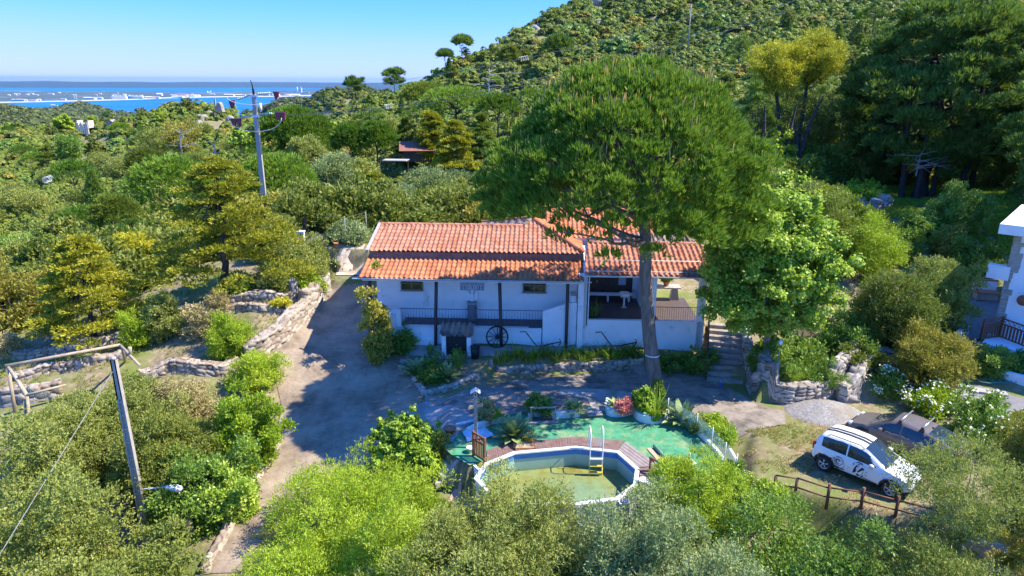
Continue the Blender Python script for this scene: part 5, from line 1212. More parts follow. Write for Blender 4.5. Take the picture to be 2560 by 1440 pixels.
g += arcband(2.10, .56, .085, .020, 0, 6.28, .45)+arcband(1.48, .48, .10, .012, 0, 3.14, .5)+[[(2.0, .38), (2.05, .38), (2.5, .335), (2.5, .31), (2.0, .345)], [(1.9, .33), (1.96, .33), (2.02, .46), (1.99, .47)]]; decal(g)
g = []
for k in range(4): g += [[(2.66+k*.075, .70), (2.71+k*.075, .70), (2.71+k*.075, .69), (2.66+k*.075, .69)], [(2.66+k*.075, .64), (2.71+k*.075, .64), (2.71+k*.075, .63), (2.66+k*.075, .63)], [(2.66+k*.075, .70), (2.672+k*.075, .70), (2.672+k*.075, .64), (2.66+k*.075, .64)]]
decal(g, 'fender_lettering', NM('letter_grey', (.2, .22, .25), (.26, .28, .3), 5, .5))
b = MB()
for x in (.95, 1.75): b.box((x-L/2, -.835, .80), (.16, .02, .03))
b.build('door_handle', white, car)
for s in (-.32, .32): MB().box((1.72-L/2, s, .95), (.16, .44, .55), ry=rad(-12), bev=.05).build('seat', NM('seat_grey', (.3, .3, .32), (.4, .4, .42), 5, .9), car)
# ---- dark fastback
brown = NM('car_brown', (.125, .105, .092), (.145, .122, .107), 3, .3, spec=.5)
L = 4.55; f = atz(2128, 1062, .35); r_ = atz(2395, 1130, .6)
hd2 = math.atan2(-(-.68), -.74); 
hd2 = hd+math.pi-.02; fx = np.array([math.cos(hd2), math.sin(hd2)])
c0 = np.array(f[:2])-fx*(L/2)+np.array([-.1, -.15])
car2 = empty('parked_car', 'dark brown fastback car with two silver roof bars parked behind the white hatchback', 'car', (c0[0]+.05, c0[1]+.32, .04), hd2)
car2.scale = (.95, .97, .97)
sp = dict(L=L, hw=[(0, .70), (.15, .84), (.8, .915), (2.3, .92), (3.6, .90), (4.2, .82), (4.55, .62)], zs=[(0, .40), (.3, .28), (4.2, .24), (4.55, .34)],
          zb=[(0, .86), (.1, .98), (.5, 1.0), (1.6, .98), (2.8, .94), (3.2, .93), (4.0, .82), (4.35, .72), (4.55, .5)],
          zr=[(0, .88), (.12, 1.02), (.3, 1.08), (.9, 1.28), (1.5, 1.41), (2.1, 1.47), (2.5, 1.46), (2.75, 1.40), (3.2, 1.16), (3.62, .935), (4.0, .84), (4.35, .74), (4.55, .52)],
          rw=[(0, .62), (.9, .62), (1.8, .64), (2.6, .62), (3.4, .72), (4.55, .5)], wheels=[.85, 3.72], wr=.34,
          side_glass=[(.85, 1.25, 1.1, 1.45), (1.32, 2.25, 1.5, 2.22), (2.32, 3.28, 2.30, 2.82)], ws=(2.72, 3.60), rs=(.34, 1.35))
xs_old = _xs; P, ys = carbody(sp, car2, brown, MAT['black'])
for x in (.85-L/2, 3.72-L/2):
    for s in (-1, 1): wheel(car2, x, s*.82, .34, s, MAT['metal'])
for wx in (.85, 3.72):
    for s in (-1, 1): arch(car2, ys, wx, .34, L, s, MAT['black'])
for x in (1.55, 2.40):
    t_ = MB().tube([(x-L/2, -.66, 1.55), (x-L/2, .66, 1.55)], .035, 8).build('roof_bar', MAT['metal'], car2)
    for s in (-1, 1): MB().prism([(-.10, 1.38), (.10, 1.38), (.04, 1.57), (-.04, 1.57)], 'y', s*.66-.04, s*.66+.04).build('foot', MAT['black'], t_).location = (x-L/2, 0, 0)
for s in (-1, 1):
    MB().box((.10-L/2, s*.62, .93), (.2, .34, .14), bev=.04).build('tail_light', bpy.data.materials['tail_red'], car2)
    MB().box((4.28-L/2, s*.62, .70), (.26, .26, .12), bev=.04).build('headlight', bpy.data.materials['lamp'], car2)
    MB().box((3.0-L/2, s*1.0, 1.02), (.13, .2, .13), bev=.04).build('mirror', brown, car2)
    MB().box((1.3-L/2, s*.915, .86), (.18, .03, .035)).build('door_handle', brown, car2)
    MB().box((2.4-L/2, s*.925, .86), (.18, .03, .035)).build('door_handle', brown, car2)
MB().lathe([(.05, 0), (.03, .05), (0, .06)], (1.35-L/2, 0, 1.38), 10).build('antenna_fin', MAT['black'], car2)
MB().box((-L/2+.03, 0, .48), (.1, 1.4, .3), bev=.04).build('rear_bumper', MAT['black'], car2)
for s in (-.35, .35): MB().box((2.35-L/2, s, .95), (.16, .46, .55), ry=rad(-12), bev=.05).build('seat', MAT['black'], car2)
b = MB(); k = 14; b.lathe([(.17, 0), (.185, .01), (.19, 0)], (3.0-L/2, -.4, .98), 16, Matrix.Rotation(rad(60), 4, 'Y'), cap=False); b.build('steering_wheel', MAT['alu'], car2)
# ================================================================ STONE WALLS, STAIRS, FENCES, PROPS
def stonewall(name, label, pts, h, th=.45, cell=.32, mat='stone', base=None, jag=.12, seed=1, group=None, cat='wall', top=None):
    """rubble wall along pts (world xy); foot on the terrain, height h above it (or top = fn(i) absolute)"""
    P = np.array([q[:2] for q in pts], float); seg = np.hypot(*np.diff(P, axis=0).T); cum = np.concatenate([[0], np.cumsum(seg)]); L = cum[-1]
    n = max(4, int(L/.06)); s = np.linspace(0, L, n); X = np.interp(s, cum, P[:, 0]); Y = np.interp(s, cum, P[:, 1])
    tx = np.gradient(X); ty = np.gradient(Y); q = np.hypot(tx, ty); nx_, ny_ = -ty/q, tx/q
    zf = np.minimum(H(X+nx_*th*.7, Y+ny_*th*.7), H(X-nx_*th*.7, Y-ny_*th*.7))-.1
    zt = (H(X, Y)+h) if top is None else np.interp(s, cum, top)
    zt = np.maximum(zt, zf+.25)+(fbm(s*1.7, s*0+seed, 3, seed)-.45)*jag*2; 
    hm = float((zt-zf).max()); m1 = max(4, int(hm/.06)); m2 = max(3, int(th/.07)); M_ = 2*m1+m2
    rows = []; ucoord = []
    for j in range(M_+1):
        if j <= m1: f = j/m1; rows.append((1, f, -1)); ucoord.append(f*hm)
        elif j <= m1+m2: f = (j-m1)/m2; rows.append((1-2*f, 1, 0)); ucoord.append(hm+f*th)
        else: f = 1-(j-m1-m2)/m1; rows.append((-1, f, 1)); ucoord.append(hm+th+(1-f)*hm)
    V = np.zeros((M_+1, n, 3)); uu = np.array(ucoord)[:, None]*np.ones(n)[None]; ss = s[None]*np.ones(M_+1)[:, None]
    f1, f2, idd = worley(ss/cell/1.25+fbm(ss*3, uu*3, 2)*.3, uu/cell+fbm(ss*3+9, uu*3, 2)*.3, seed)
    e = np.clip((f2-f1)*3.2, 0, 1)**.6; disp = e*.085+(idd-.5)*.07-.04
    for j, (sd, f, k) in enumerate(rows):
        off = sd*th/2; dn = disp[j] if k == -1 else (-disp[j] if k == 1 else 0); dz = disp[j] if k == 0 else 0
        bat = 1+.25*(1-f)
        V[j, :, 0] = X+nx_*(off*bat+dn); V[j, :, 1] = Y+ny_*(off*bat+dn); V[j, :, 2] = zf+(zt-zf)*f+dz
    idm = np.arange((M_+1)*n).reshape(M_+1, n); Fq = np.stack([idm[:-1, :-1], idm[:-1, 1:], idm[1:, 1:], idm[1:, :-1]], -1).reshape(-1, 4)
    tint = (.22+idd[:-1, :-1]*.68+.1*np.random.default_rng(seed).random(idd[:-1, :-1].shape)).ravel()*np.clip(e[:-1, :-1].ravel()*1.3+.05, 0, 1)
    for q_, c_ in ((0, 0), (-1, -1)): V[:, q_, 0] = X[c_]; V[:, q_, 1] = Y[c_]
    Vv = V.reshape(-1, 3)
    e1 = np.concatenate([[idm[j, 0] for j in range(M_+1)]]); me = npmesh(name, Vv, Fq, tint, smooth=True, mats=[MAT[mat]])
    return tag(link(name, me), label, cat, group)
gpts = lambda lst: [hit(a, b)[:2] for a, b in lst]
# curved wall right of the stairs
wl = Zp([(1893, 960), (1905, 982), (1935, 1000), (1980, 1006), (2030, 1000), (2075, 985), (2110, 965), (2130, 940)], 0)
stonewall('stone_wall', 'curved rubble stone retaining wall under the bright broadleaf tree', smooth_pts(wl, 6), .95, .5, .36, top=None, seed=4)
stonewall('stone_wall', 'dark rubble wall edging the right side of the garden stairs', gpts([(1893, 965), (1880, 930), (1868, 890), (1862, 850)]), .75, .4, .34, seed=5)
stonewall('stone_wall', 'rough stone wall with a ragged end behind the dark car', gpts([(2095, 1000), (2135, 965), (2150, 925), (2200, 905), (2280, 905)]), .7, .6, .4, seed=6)
stonewall('stone_wall', 'sunlit rubble retaining wall beside the driveway below the flower pot', gpts([(772, 782), (738, 806), (700, 850), (655, 882), (612, 905)]), .85, .6, .27, 'stone_pale', seed=7)
stonewall('stone_wall', 'lower rubble wall running down left of the driveway', gpts([(600, 915), (560, 935), (500, 930), (430, 925), (350, 950)]), .55, .5, .27, 'stone_pale', seed=8)
stonewall('stone_wall', 'tall rocky wall at the bend of the driveway in the house shade', gpts([(818, 722), (800, 745), (782, 768), (760, 775)]), 1.2, .6, .45, 'stone_pale', seed=9, jag=.25)
stonewall('stone_wall', 'long low terrace wall across the garden under the dark garden tree', gpts([(770, 752), (700, 752), (620, 752), (560, 765), (500, 785), (430, 790)]), .45, .4, .34, 'stone_pale', seed=10)
stonewall('stone_wall', 'middle terrace wall of the left garden below the flower pot', gpts([(740, 792), (660, 778), (590, 775), (520, 800), (430, 830), (360, 850)]), .35, .35, .30, 'stone_pale', seed=11)
stonewall('stone_wall', 'lower left terrace wall behind the log swing frame', gpts([(330, 838), (250, 862), (160, 880), (60, 895), (-60, 900)]), .4, .4, .32, 'stone_pale', seed=12)
stonewall('stone_wall', 'broken stone edging left of the lamp pole inside the swing frame', gpts([(330, 890), (240, 905), (130, 925), (40, 950)]), .35, .35, .30, 'stone_pale', seed=13)
stonewall('stone_wall', 'pale plastered stone wall at the left edge beside the swing frame', gpts([(160, 985), (90, 1000), (20, 1010), (-60, 1020)]), .75, .4, .4, 'stone_pale', seed=14)
stonewall('stone_wall', 'weathered stone retaining wall behind the driveway top by the house corner', pz([(935, 640), (880, 639), (830, 633), (780, 628), (720, 634)], 3.0), 1, .5, .28, 'stone_pale', seed=15, top=[4.35, 4.4, 4.3, 4.5, 4.2])
stonewall('stone_wall', 'rock edging of the planting bed below the house front', gpts([(1240, 925), (1300, 925), (1370, 922), (1450, 918), (1530, 914), (1610, 905)]), .22, .3, .24, 'stone_pale', seed=16, jag=.1)
stonewall('stone_wall', 'curved kerb stones round the shaded agave island', gpts([(1000, 918), (1040, 950), (1062, 985), (1110, 975), (1160, 955), (1200, 940)]), .16, .25, .26, 'stone', seed=17, jag=.05)
stonewall('stone_wall', 'small dry stone wall on the shady slope between the pine trunks', gpts([(2120, 515), (2150, 524), (2185, 528), (2215, 520)]), .8, .9, .45, 'stone', seed=18, jag=.7)
stonewall('stone_wall', 'pale stone kerb along the bottom left of the driveway', gpts([(510, 1436), (560, 1340), (600, 1262), (645, 1190), (700, 1100)]), .18, .3, .3, 'stone_pale', seed=19, jag=.06)
# flat rock-paved terrace at the driveway head with a low coping step
drape('path', pz([(840, 690), (908, 690), (922, 648), (850, 646)], 2.65), NM('rock_paving', (.46, .36, .26), (.64, .54, .42), 3.2, .95, 9, .06, (.36, .28, .20), 1.4), .06, .4, 'sunlit crazy stone paving at the top of the driveway')
a = atz(852, 662, 2.65); c = atz(916, 660, 2.65); t = empty('stone_coping', 'two course pale block step across the head of the driveway', 'step', ((a[0]+c[0])/2, (a[1]+c[1])/2, (a[2]+c[2])/2-.05), math.atan2(c[1]-a[1], c[0]-a[0]))
Lc = float(np.hypot(*(c-a)[:2])); MB().box((0, 0, .2), (Lc, .45, .4)).build('block', MAT['pale_concrete'], t, .02); MB().box((0, .3, .45), (Lc, .3, .2)).build('block', MAT['pale_concrete'], t, .02)
# stairs at the right end of the house
a0 = np.array(hit(1812, 962)); a1 = hw(18.7, .6, 0); 
top_ = np.array([a1[0]+.3, 34.6]); dv_ = top_-a0[:2]; Ls = float(np.hypot(*dv_)); ux = dv_/Ls
t = empty('garden_stairs', 'shaded stone stairs with a rail climbing to the right end of the house', 'stairs', (a0[0], a0[1], 0), math.atan2(ux[1], ux[0])-math.pi/2)
b = MB(); NS = 10
for k in range(NS): b.box((.0, (k+.5)*Ls/NS+.2, (k+1)*.095), (1.75, Ls/NS+.04, (k+1)*.19+.02))
b.build('treads', NM('stair_stone', (.24, .20, .17), (.38, .33, .28), 4, .9, 12, .02), t, .015)
b = MB(); zz = lambda yv: (yv/Ls)*1.9
b.tube([(-.9, .3, 1.0), (-.9, Ls, zz(Ls)+.95)], .03, 6); b.tube([(-.9, .3, .55), (-.9, Ls, zz(Ls)+.5)], .022, 6)
for k in range(5): yv = .3+k*(Ls-.3)/4; b.tube([(-.9, yv, zz(yv)-.2), (-.9, yv, zz(yv)+1.0)], .03, 6)
b.build('railing', MAT['dark_wood'], t)
p = hit(1800, 968); t = empty('bottle', 'blue and white plastic bottle standing at the foot of the garden stairs', 'bottle', tuple(p)); MB().lathe([(.06, 0), (.06, .2), (.02, .27), (.02, .31), (0, .31)], n=10).build('body', bpy.data.materials['lid_blue'], t); MB().lathe([(.024, .31), (.024, .34), (0, .34)], n=10).build('cap', MAT['white_paint'], t)
# garden items on the round wall
p = hit(1936, 945); t = empty('garden_lamp', 'thin green garden lamp on a teal base next to the broadleaf trunk', 'garden lamp', tuple(p))
teal = NM('teal', (.02, .28, .24), (.04, .36, .30), 5, .5); MB().lathe([(.11, 0), (.08, .22), (.03, .26), (0, .26)], n=14).build('base', teal, t); MB().tube([(0, 0, .2), (.1, .05, 1.7)], .018, 6).build('pole', teal, t)
MB().lathe([(.05, 1.66), (.11, 1.74), (.10, 1.88), (0, 1.95)], (.1, .05, 0), 10).build('lamp_head', MAT['alu'], t)
pot('terracotta pot with a fern on the round stone wall right of the garden lamp', hit(1965, 948), .2, .28, 'terracotta', 'green_leaf', 3)
pot('terracotta pot with a leafy plant left of the broadleaf trunk', hit(1893, 935), .18, .26, 'terracotta', 'green_leaf', 4, .7)
p = hit(705, 782); pot('shallow terracotta pot with yellow flowers on the terrace wall by the driveway', (p[0], p[1], p[2]+.3), .28, .22, 'terracotta', 'yellow_leaf', 5, .25)
pot('small terracotta pot on the stone wall behind the driveway head', atz(840, 617, 4.45), .14, .26, 'terracotta')
# gravel pile
gc_ = atz(2068, 1040, 0); n_ = 60; gx, gy = np.meshgrid(np.linspace(-1.9, 1.9, n_), np.linspace(-1.6, 1.6, n_)); rr = np.hypot(gx/1.75, gy/1.45)
gz = .48*np.clip(1-rr, 0, 1)**.85*(1+.25*(fbm(gx*2, gy*2, 4, 3)-.5))+.05*fbm(gx*9, gy*9, 3, 8)*(rr < 1)-.06
idg = np.arange(n_*n_).reshape(n_, n_); Fg = np.stack([idg[:-1, :-1], idg[:-1, 1:], idg[1:, 1:], idg[1:, :-1]], -1).reshape(-1, 4)
o = link('gravel_pile', npmesh('gravel_pile', np.stack([gx, gy, gz], -1).reshape(-1, 3), Fg, smooth=True, mats=[NM('gravel', (.17, .16, .15), (.40, .37, .34), 12, .95, 30, .08, (.26, .22, .17), 1.3)])); o.location = (gc_[0], gc_[1]+.4, .03); tag(o, 'heap of grey gravel between the round stone wall and the dark car', 'gravel heap')
# rustic fence
FP = [(1935, 1226), (1988, 1233), (2067, 1258), (2152, 1268), (2238, 1290), (2334, 1315), (2428, 1345)]
fp = [np.array(atz(a, b, -.05)) for a, b in FP]
t = empty('rustic_fence', 'reddish brown two rail wooden post fence below the parked cars', 'fence', tuple(fp[0]))
for i, q in enumerate(fp): MB().tube([q-fp[0]+[0, 0, -.25], q-fp[0]+[0, 0, .80 if i > 1 else .62]], .06, 8, .055).build('post', MAT['rust_wood'], t)
for z in (.26, .64):
    for i in range(len(fp)-1): MB().tube([fp[i]-fp[0]+[0, .0, z], fp[i+1]-fp[0]+[0, 0, z-.02]], .034, 7, .03).build('rail', MAT['rust_wood'], t)
# timber steps bottom right
for k in range(6):
    q = atz(2440+k*24, 1352+k*20, -.1-.2*k); o = MB().box((0, 0, 0), (1.5, .18, .2), rz=rad(-32)).build('timber_step', MAT['grey_wood']); o.location = q; tag(o, 'old timber sleeper step descending to the bottom right corner, number %s from the fence end' % ['first', 'second', 'third', 'fourth', 'fifth', 'sixth'][k], 'step', 'timber steps below the fence')
# neighbour house at the right edge
blk = aty(2533, 760, 33.5)
NR = rad(-42); nc = aty(2513, 700, 33.3); nh = empty('neighbour_house', 'tall white house with rough stone quoins at the right edge of the picture', 'house', (nc[0], nc[1], 0), NR)
g0 = H1(nc[0], nc[1])-.2; ntop = float(aty(2530, 562, 33.0)[2])-.25
b = MB(); b.box((4.5, 3.5, (g0+ntop-.2)/2), (9, 7, ntop-.2-g0)); b.build('wall', MAT['white_wall'], nh)
b = MB(); b.box((4.2, 3.2, ntop), (9.7, 7.7, .5)); b.build('roof_slab', MAT['white_paint'], nh, .01); b = MB(); b.box((-.35, .1, ntop-2.3), (.95, .5, .7)); b.build('balcony_beam', MAT['white_paint'], nh, .01)
rgq = np.random.default_rng(3); V = []; 
b = MB(); z = g0+.8; k = 0
while z < ntop-.4:
    hh = .18+.16*rgq.random(); w_ = .22+.34*rgq.random(); b.box((w_/2-.02, -.012, z+hh/2), (w_, .05, hh*.92), bev=.012); b.box((-.012, .18, z+hh/2), (.05, .3+.3*rgq.random(), hh*.92)); z += hh; k += 1
b.build('quoins', NM('quoin', (.26, .23, .19), (.42, .38, .32), 3, .95, 12, .03), nh)
t = empty('wall_ornament', 'round brown wooden ornament hanging on the neighbour house wall', 'ornament', tuple(aty(2540, 748, 32.4)), NR)
MB().lathe([(.26, -.03), (.28, 0), (.26, .03), (0, .04)], (.3, 0, 0), 20, Matrix.Rotation(rad(90), 4, 'X')).build('disc', MAT['gate_wood'], t); MB().box((.85, 0, .12), (.6, .06, .75)).build('panel', MAT['dark_wood'], t); MB().box((.55, 0, 0), (.3, .07, .15)).build('bar', MAT['gate_wood'], t)
def latticefence(label, a, c, z, hgt):
    a = np.array(a, float); c = np.array(c, float); L = float(np.hypot(*(c-a)[:2])); t = empty('lattice_fence', label, 'fence', (a[0], a[1], z), math.atan2(c[1]-a[1], c[0]-a[0]))
    b = MB(); n = int(L/.17)
    for k in range(n+1): b.box((k*L/n, 0, hgt*.33), (.1, .03, hgt*.66))
    b.build('slats', MAT['gate_wood'], t); b = MB(); n2 = max(2, int(L/.25))
    for k in range(n2):
        for s in (-1, 1): b.tube([(k*L/n2, 0, hgt*(.69 if s > 0 else .93)), ((k+1)*L/n2, 0, hgt*(.93 if s > 0 else .69))], .014, 4)
    b.build('lattice', MAT['gate_wood'], t); b = MB()
    for z_ in (.04, .68, .95): b.box((L/2, 0, hgt*z_), (L, .06, .06))
    b.build('rail', MAT['gate_wood'], t)
    for x in (0, L): MB().box((x, 0, hgt/2), (.1, .1, hgt)).build('post', MAT['gate_wood'], t)
f0 = atz(2452, 885, 1.1); f1 = atz(2497, 870, 1.1)
zt_ = 2.0
latticefence('dark wooden lattice topped fence in front of the neighbour house', atz(2498, 842, zt_), atz(2660, 905, zt_), zt_, 1.05)
latticefence('dark slatted fence panel at the left end of the neighbour terrace', atz(2452, 848, zt_), atz(2498, 842, zt_), zt_, 1.1)
b = MB(); q0 = atz(2450, 890, 1.2); b.box((4.4, -.9, (g0+1.95)/2), (9.2, 1.9, 1.95-g0)); b.build('terrace', MAT['white_wall'], nh)
kp = [hit(2424, 905), hit(2440, 925), hit(2500, 942), hit(2570, 965), hit(2680, 1000)]
kz = H1(*kp[1][:2]); lowwall('kerb_wall', 'long white kerb wall below the neighbour terrace', kp, kz+.35, .3, MAT['white_wall'], kz-.6)
for i, (a, c) in enumerate(((2402, 862), (2398, 876), (2392, 890), (2386, 905))):
    q = hit(a, c); o = MB().box((.4, 0, 0), (1.4, .34, .2), rz=rad(-14)).build('stone_step', MAT['concrete']); o.location = (q[0], q[1], q[2]+.08); tag(o, ['topmost', 'second', 'third', 'lowest'][i]+' grey step of the short flight beside the neighbour terrace', 'step', 'steps up to the neighbour terrace')
kp = [hit(2388, 868), hit(2400, 852), hit(2415, 838)]; lowwall('handrail_wall', 'sloping white parapet left of the neighbour steps', kp, H1(*kp[1][:2])+.75, .22, MAT['white_wall'], 0)
q = hit(2462, 748); t = empty('tiled_bench', 'stone garden bench with terracotta tile seat and lattice side beside the neighbour house', 'bench', tuple(q), rad(-12))
MB().box((0, 0, .2), (1.1, .55, .42), bev=.03).build('base', bpy.data.materials['quoin'], t); MB().box((0, 0, .45), (1.25, .65, .07)).build('seat', MAT['terracotta'], t); MB().box((0, .35, .75), (1.2, .15, .55)).build('backrest', MAT['white_wall'], t); MB().box((0, .36, 1.05), (1.3, .22, .06)).build('coping', MAT['terracotta'], t)
b = MB(); b.box((-.62, .0, 1.0), (.05, .7, .05)); b.box((-.62, .0, .6), (.05, .7, .05)); b.box((-.62, 0, .8), (.04, .7, .04), rx=.6); b.box((-.62, 0, .8), (.04, .7, .04), rx=-.6); b.build('lattice', MAT['gate_wood'], t)
q = hit(2470, 982); o = MB().box((0, 0, .05), (1.5, .5, .1), rz=rad(-20), bev=.01).build('stone_slab', MAT['pale_concrete']); o.location = q; tag(o, 'flat pale slab lying on the dark path below the white kerb wall', 'slab')
b = MB(); rh = random.Random(2); q = np.array(hit(2480, 958)); cur = []
for k in range(70): a = k*.42; cur.append((q[0]-.4+k*.02+.5*math.cos(a)*(1-.004*k), q[1]+.0+.22*math.sin(a), q[2]+.12+.02*math.sin(k)))
b.tube(cur, .014, 5); tag(b.build('garden_hose', NM('hose', (.05, .2, .16), (.07, .26, .2), 5, .5)), 'loosely coiled thin green hose on the dark path below the white kerb wall', 'hose')
drape('path', gpts([(2385, 790), (2450, 735), (2500, 760), (2500, 830), (2450, 850), (2405, 850), (2380, 835)]), NM('dark_path', (.16, .15, .15), (.24, .22, .21), 3, .9, 15, .02), .05, .4, 'grey path curving past the neighbour house')
drape('path', gpts([(2420, 960), (2600, 1010), (2620, 1080), (2500, 1040), (2400, 1000)]), bpy.data.materials['dark_path'], .05, .4, 'dark path below the white kerb wall at the right edge')
# ---------------------------------------------------------------- left side: lamp pole, swing frame, statues
lp = aty(365, 1330, 22.0); ltop = aty(284, 898, 22.0)
t = empty('lamp_pole', 'slanting grey concrete lamp pole with a single street light arm', 'street lamp', (lp[0], lp[1], min(lp[2], H1(lp[0], lp[1])-.3)))
b = MB(); lx = ltop[0]-lp[0]; hz = ltop[2]-t.location.z
z0 = 0
for s in (-1, 1): b.prism([(s*.155, 0), (s*.095, 0), (s*.045+lx, hz), (s*.095+lx, hz)][::s], 'y', -.08, .08)
b.prism([(-.12, 0), (.12, 0), (.06+lx, hz), (-.06+lx, hz)], 'y', -.035, .035); 
for k in range(1, 14): f = k/14.; b.box((lx*f, 0, hz*f), (.20-.08*f, .15, .07))
b.box((lx, 0, hz*.90), (.19, .16, hz*.2)); b.lathe([(.105, 0), (.085, .08), (0, .12)], (lx, 0, hz-.01), 8)
b.build('pole', MAT['concrete'], t)
al = aty(347, 1228, 21.8)-np.array(t.location); ah = aty(412, 1218, 21.7)-np.array(t.location)
ar = MB().tube([tuple(al), tuple(al+[.25, 0, .1]), tuple(ah)], .03, 8).build('arm', MAT['alu'], t)
b = MB(); M_ = Matrix.Rotation(rad(90), 4, 'Y') @ Matrix.Rotation(rad(6), 4, 'Y'); b.lathe([(.04, -.02), (.09, .05), (.10, .2), (.13, .3), (.14, .48), (.10, .6), (0, .66)], tuple(ah), 14, M_); b.build('lamp_head', NM('lamp_white', (.6, .61, .62), (.7, .7, .7), 5, .3), t)
def wire(label, pts, sag=.0, r=.009, mat='iron', k=18, spirals=(), cat='cable', group=None):
    a, c = np.array(pts[0], float), np.array(pts[1], float); L_ = []
    for i in range(k+1): f = i/k; q = a*(1-f)+c*f; q[2] -= sag*4*f*(1-f); L_.append(tuple(q))
    t = empty('overhead_wire', label, cat, tuple(a), 0, group); b = MB(); b.tube([tuple(np.array(q)-a) for q in L_], r, 5); b.build('cable', MAT[mat], t)
    for f, s in spirals:
        q = a*(1-f)+c*f; q[2] -= sag*4*f*(1-f); u = (c-a)/np.linalg.norm(c-a); q = q-a; b = MB(); pts_ = []; sd = unit(np.cross(u, np.array([0, 0, 1.])))
        for j in range(37): an = j*.698; pts_.append(tuple(q+u*(j/36.-.5)*s*2.2+sd*math.cos(an)*s*.5+np.array([0, 0, 1])*math.sin(an)*s*.5))
        b.tube(pts_, s*.035, 5); b.build('bird_marker', MAT['alu'], t)
    return t
wt = aty(284, 925, 22.0); wire('thin cable from the concrete lamp pole down to the lower left corner', [wt, aty(-40, 1450, 15.5)], .0, .012, 'grey_wood')
# swing frame of logs
S0 = atz(42, 1057, -.55); S1 = atz(70, 1110, -.75)
A = np.array(hit(42, 1057)); B0 = aty(20, 918, A[1]); zf_ = B0[2]
t = empty('swing_frame', 'weathered log swing frame with forked poles and a long crossbeam left of the lamp pole', 'swing frame', tuple(A)); a_ = np.array(t.location)
def logp(nm, pts, r, r2=None): MB().tube([tuple(np.array(q)-a_) for q in pts], r, 8, r2).build(nm, MAT['log_wood'], t)
E1 = aty(300, 862, A[1]+2.2); logp('post', [A, B0], .085, .07); logp('crossbeam', [B0+[-.1, 0, .05], E1], .085, .07)
B1 = aty(68, 990, A[1]-1.4); B1f = np.array(hit(78, 1115)); logp('post', [B1f, B1], .08, .06); logp('post', [np.array(hit(64, 1112)), aty(62, 1000, A[1]-1.4)], .06, .05)
logp('side_beam', [B0, aty(40, 945, A[1]-.5), B1], .07, .09); logp('branch', [aty(45, 950, A[1]-.6), aty(54, 930, A[1]-.6)], .07, .05)
logp('lower_beam', [B1+[0, 0, .05], aty(165, 962, A[1]-.6)], .06, .05)
E1f = np.array(hit(312, 905)); logp('post', [E1f, aty(305, 868, A[1]+2.2)], .06, .06); E2 = aty(350, 915, A[1]+.6); logp('side_beam', [E1, aty(322, 885, A[1]+1.6), E2], .06, .06); logp('branch', [aty(326, 890, A[1]+1.5), aty(325, 868, A[1]+1.5)], .07, .08)
b = MB(); q = np.array(B1f)-a_; b.tube([tuple(q+[.0, 0, .5]), tuple(q+[.15, .1, .55]), tuple(q+[.25, -.1, .5]), tuple(q+[.05, -.1, .45])], .03, 5); b.build('rope', MAT['white_paint'], t)
# rope net and hanging cloth under the front beam
b = MB(); q0 = aty(48, 962, A[1]-.8); q1 = aty(115, 985, A[1]-.8); pts_ = []
for i in range(7):
    for j in range(4):
        pass
nn = [[tuple((q0*(1-i/8.)+q1*(i/8.)+np.array([0, .1*math.sin(i), -.35*j/3.*(1+.4*math.sin(i*1.7))]))-a_) for j in range(4)] for i in range(9)]
for i in range(9):
    b.tube(nn[i], .012, 4, cap=False)
for j in range(4): b.tube([nn[i][j] for i in range(9)], .012, 4, cap=False)
b.build('net', NM('net_teal', (.05, .12, .13), (.1, .18, .18), 5, .9), t)
def statue(label, p, prof, mat, extra=None, name='statue', cat='statue'):
    t = empty(name, label, cat, tuple(p)); MB().lathe(prof, n=12).build('figure', mat, t)
    if extra: extra(t)
    return t
sm = NM('statue_stone', (.20, .18, .17), (.40, .37, .34), 5, .95, 14, .03)
p = hit(735, 742); statue('grey carved head shaped stone on the garden wall left of the driveway', p, [(.28, 0), (.32, .3), (.26, .6), (.30, .8), (.24, 1.0), (.12, 1.12), (0, 1.14)], sm, lambda t: MB().box((0, -.26, .78), (.1, .1, .22), bev=.03).build('nose', sm, t), 'carved_stone')
p = hit(478, 1345); tcm = NM('clay', (.48, .26, .16), (.6, .36, .24), 5, .9); statue('small clay coloured garden figure among the leaves left of the driveway foot', p, [(.14, 0), (.18, .15), (.12, .35), (.17, .5), (.1, .62), (.13, .74), (.08, .86), (0, .88)], tcm, None, 'garden_figure')
p = atz(768, 612, 4.1); t = empty('wooden_cross', 'dark wooden cross on the rock above the driveway', 'cross', tuple(p)); MB().box((0, 0, .85), (.12, .1, 2.0)).build('upright', MAT['dark_wood'], t); MB().box((0, -.03, 1.0), (.7, .08, .12), ry=.3).build('crosspiece', MAT['dark_wood'], t)
p = atz(756, 618, 4.1); t = empty('brick_pillar', 'short white pillar with a red brick face at the corner of the rock wall', 'pillar', tuple(p)); MB().box((0, 0, .5), (.36, .36, 1.0)).build('core', MAT['white_wall'], t); MB().box((.03, -.19, .58), (.2, .03, .7)).build('brick_face', MAT['terracotta'], t); MB().box((0, 0, 1.03), (.44, .44, .07)).build('cap', MAT['white_paint'], t)
def rock(label, p, s, mat=sm, seed=1, sq=(1, .8, .6), group=None, name='boulder'):
    b = MB(); bmesh.ops.create_icosphere(b.bm, subdivisions=4, radius=1)
    A_ = np.array([v.co[:] for v in b.bm.verts]); f = .7+.7*fbm(A_[:, 0]*1.3+A_[:, 2]*1.1+seed*3, A_[:, 1]*1.3-A_[:, 2]+seed, 4, seed)
    for v, k in zip(b.bm.verts, f): v.co = Vector((v.co.x*sq[0], v.co.y*sq[1], v.co.z*sq[2]))*s*float(k)
    for q in b.bm.faces: q.smooth = True
    o = b.build(name, mat); o.location = (p[0], p[1], p[2]+s*.15); return tag(o, label, 'rock', group)
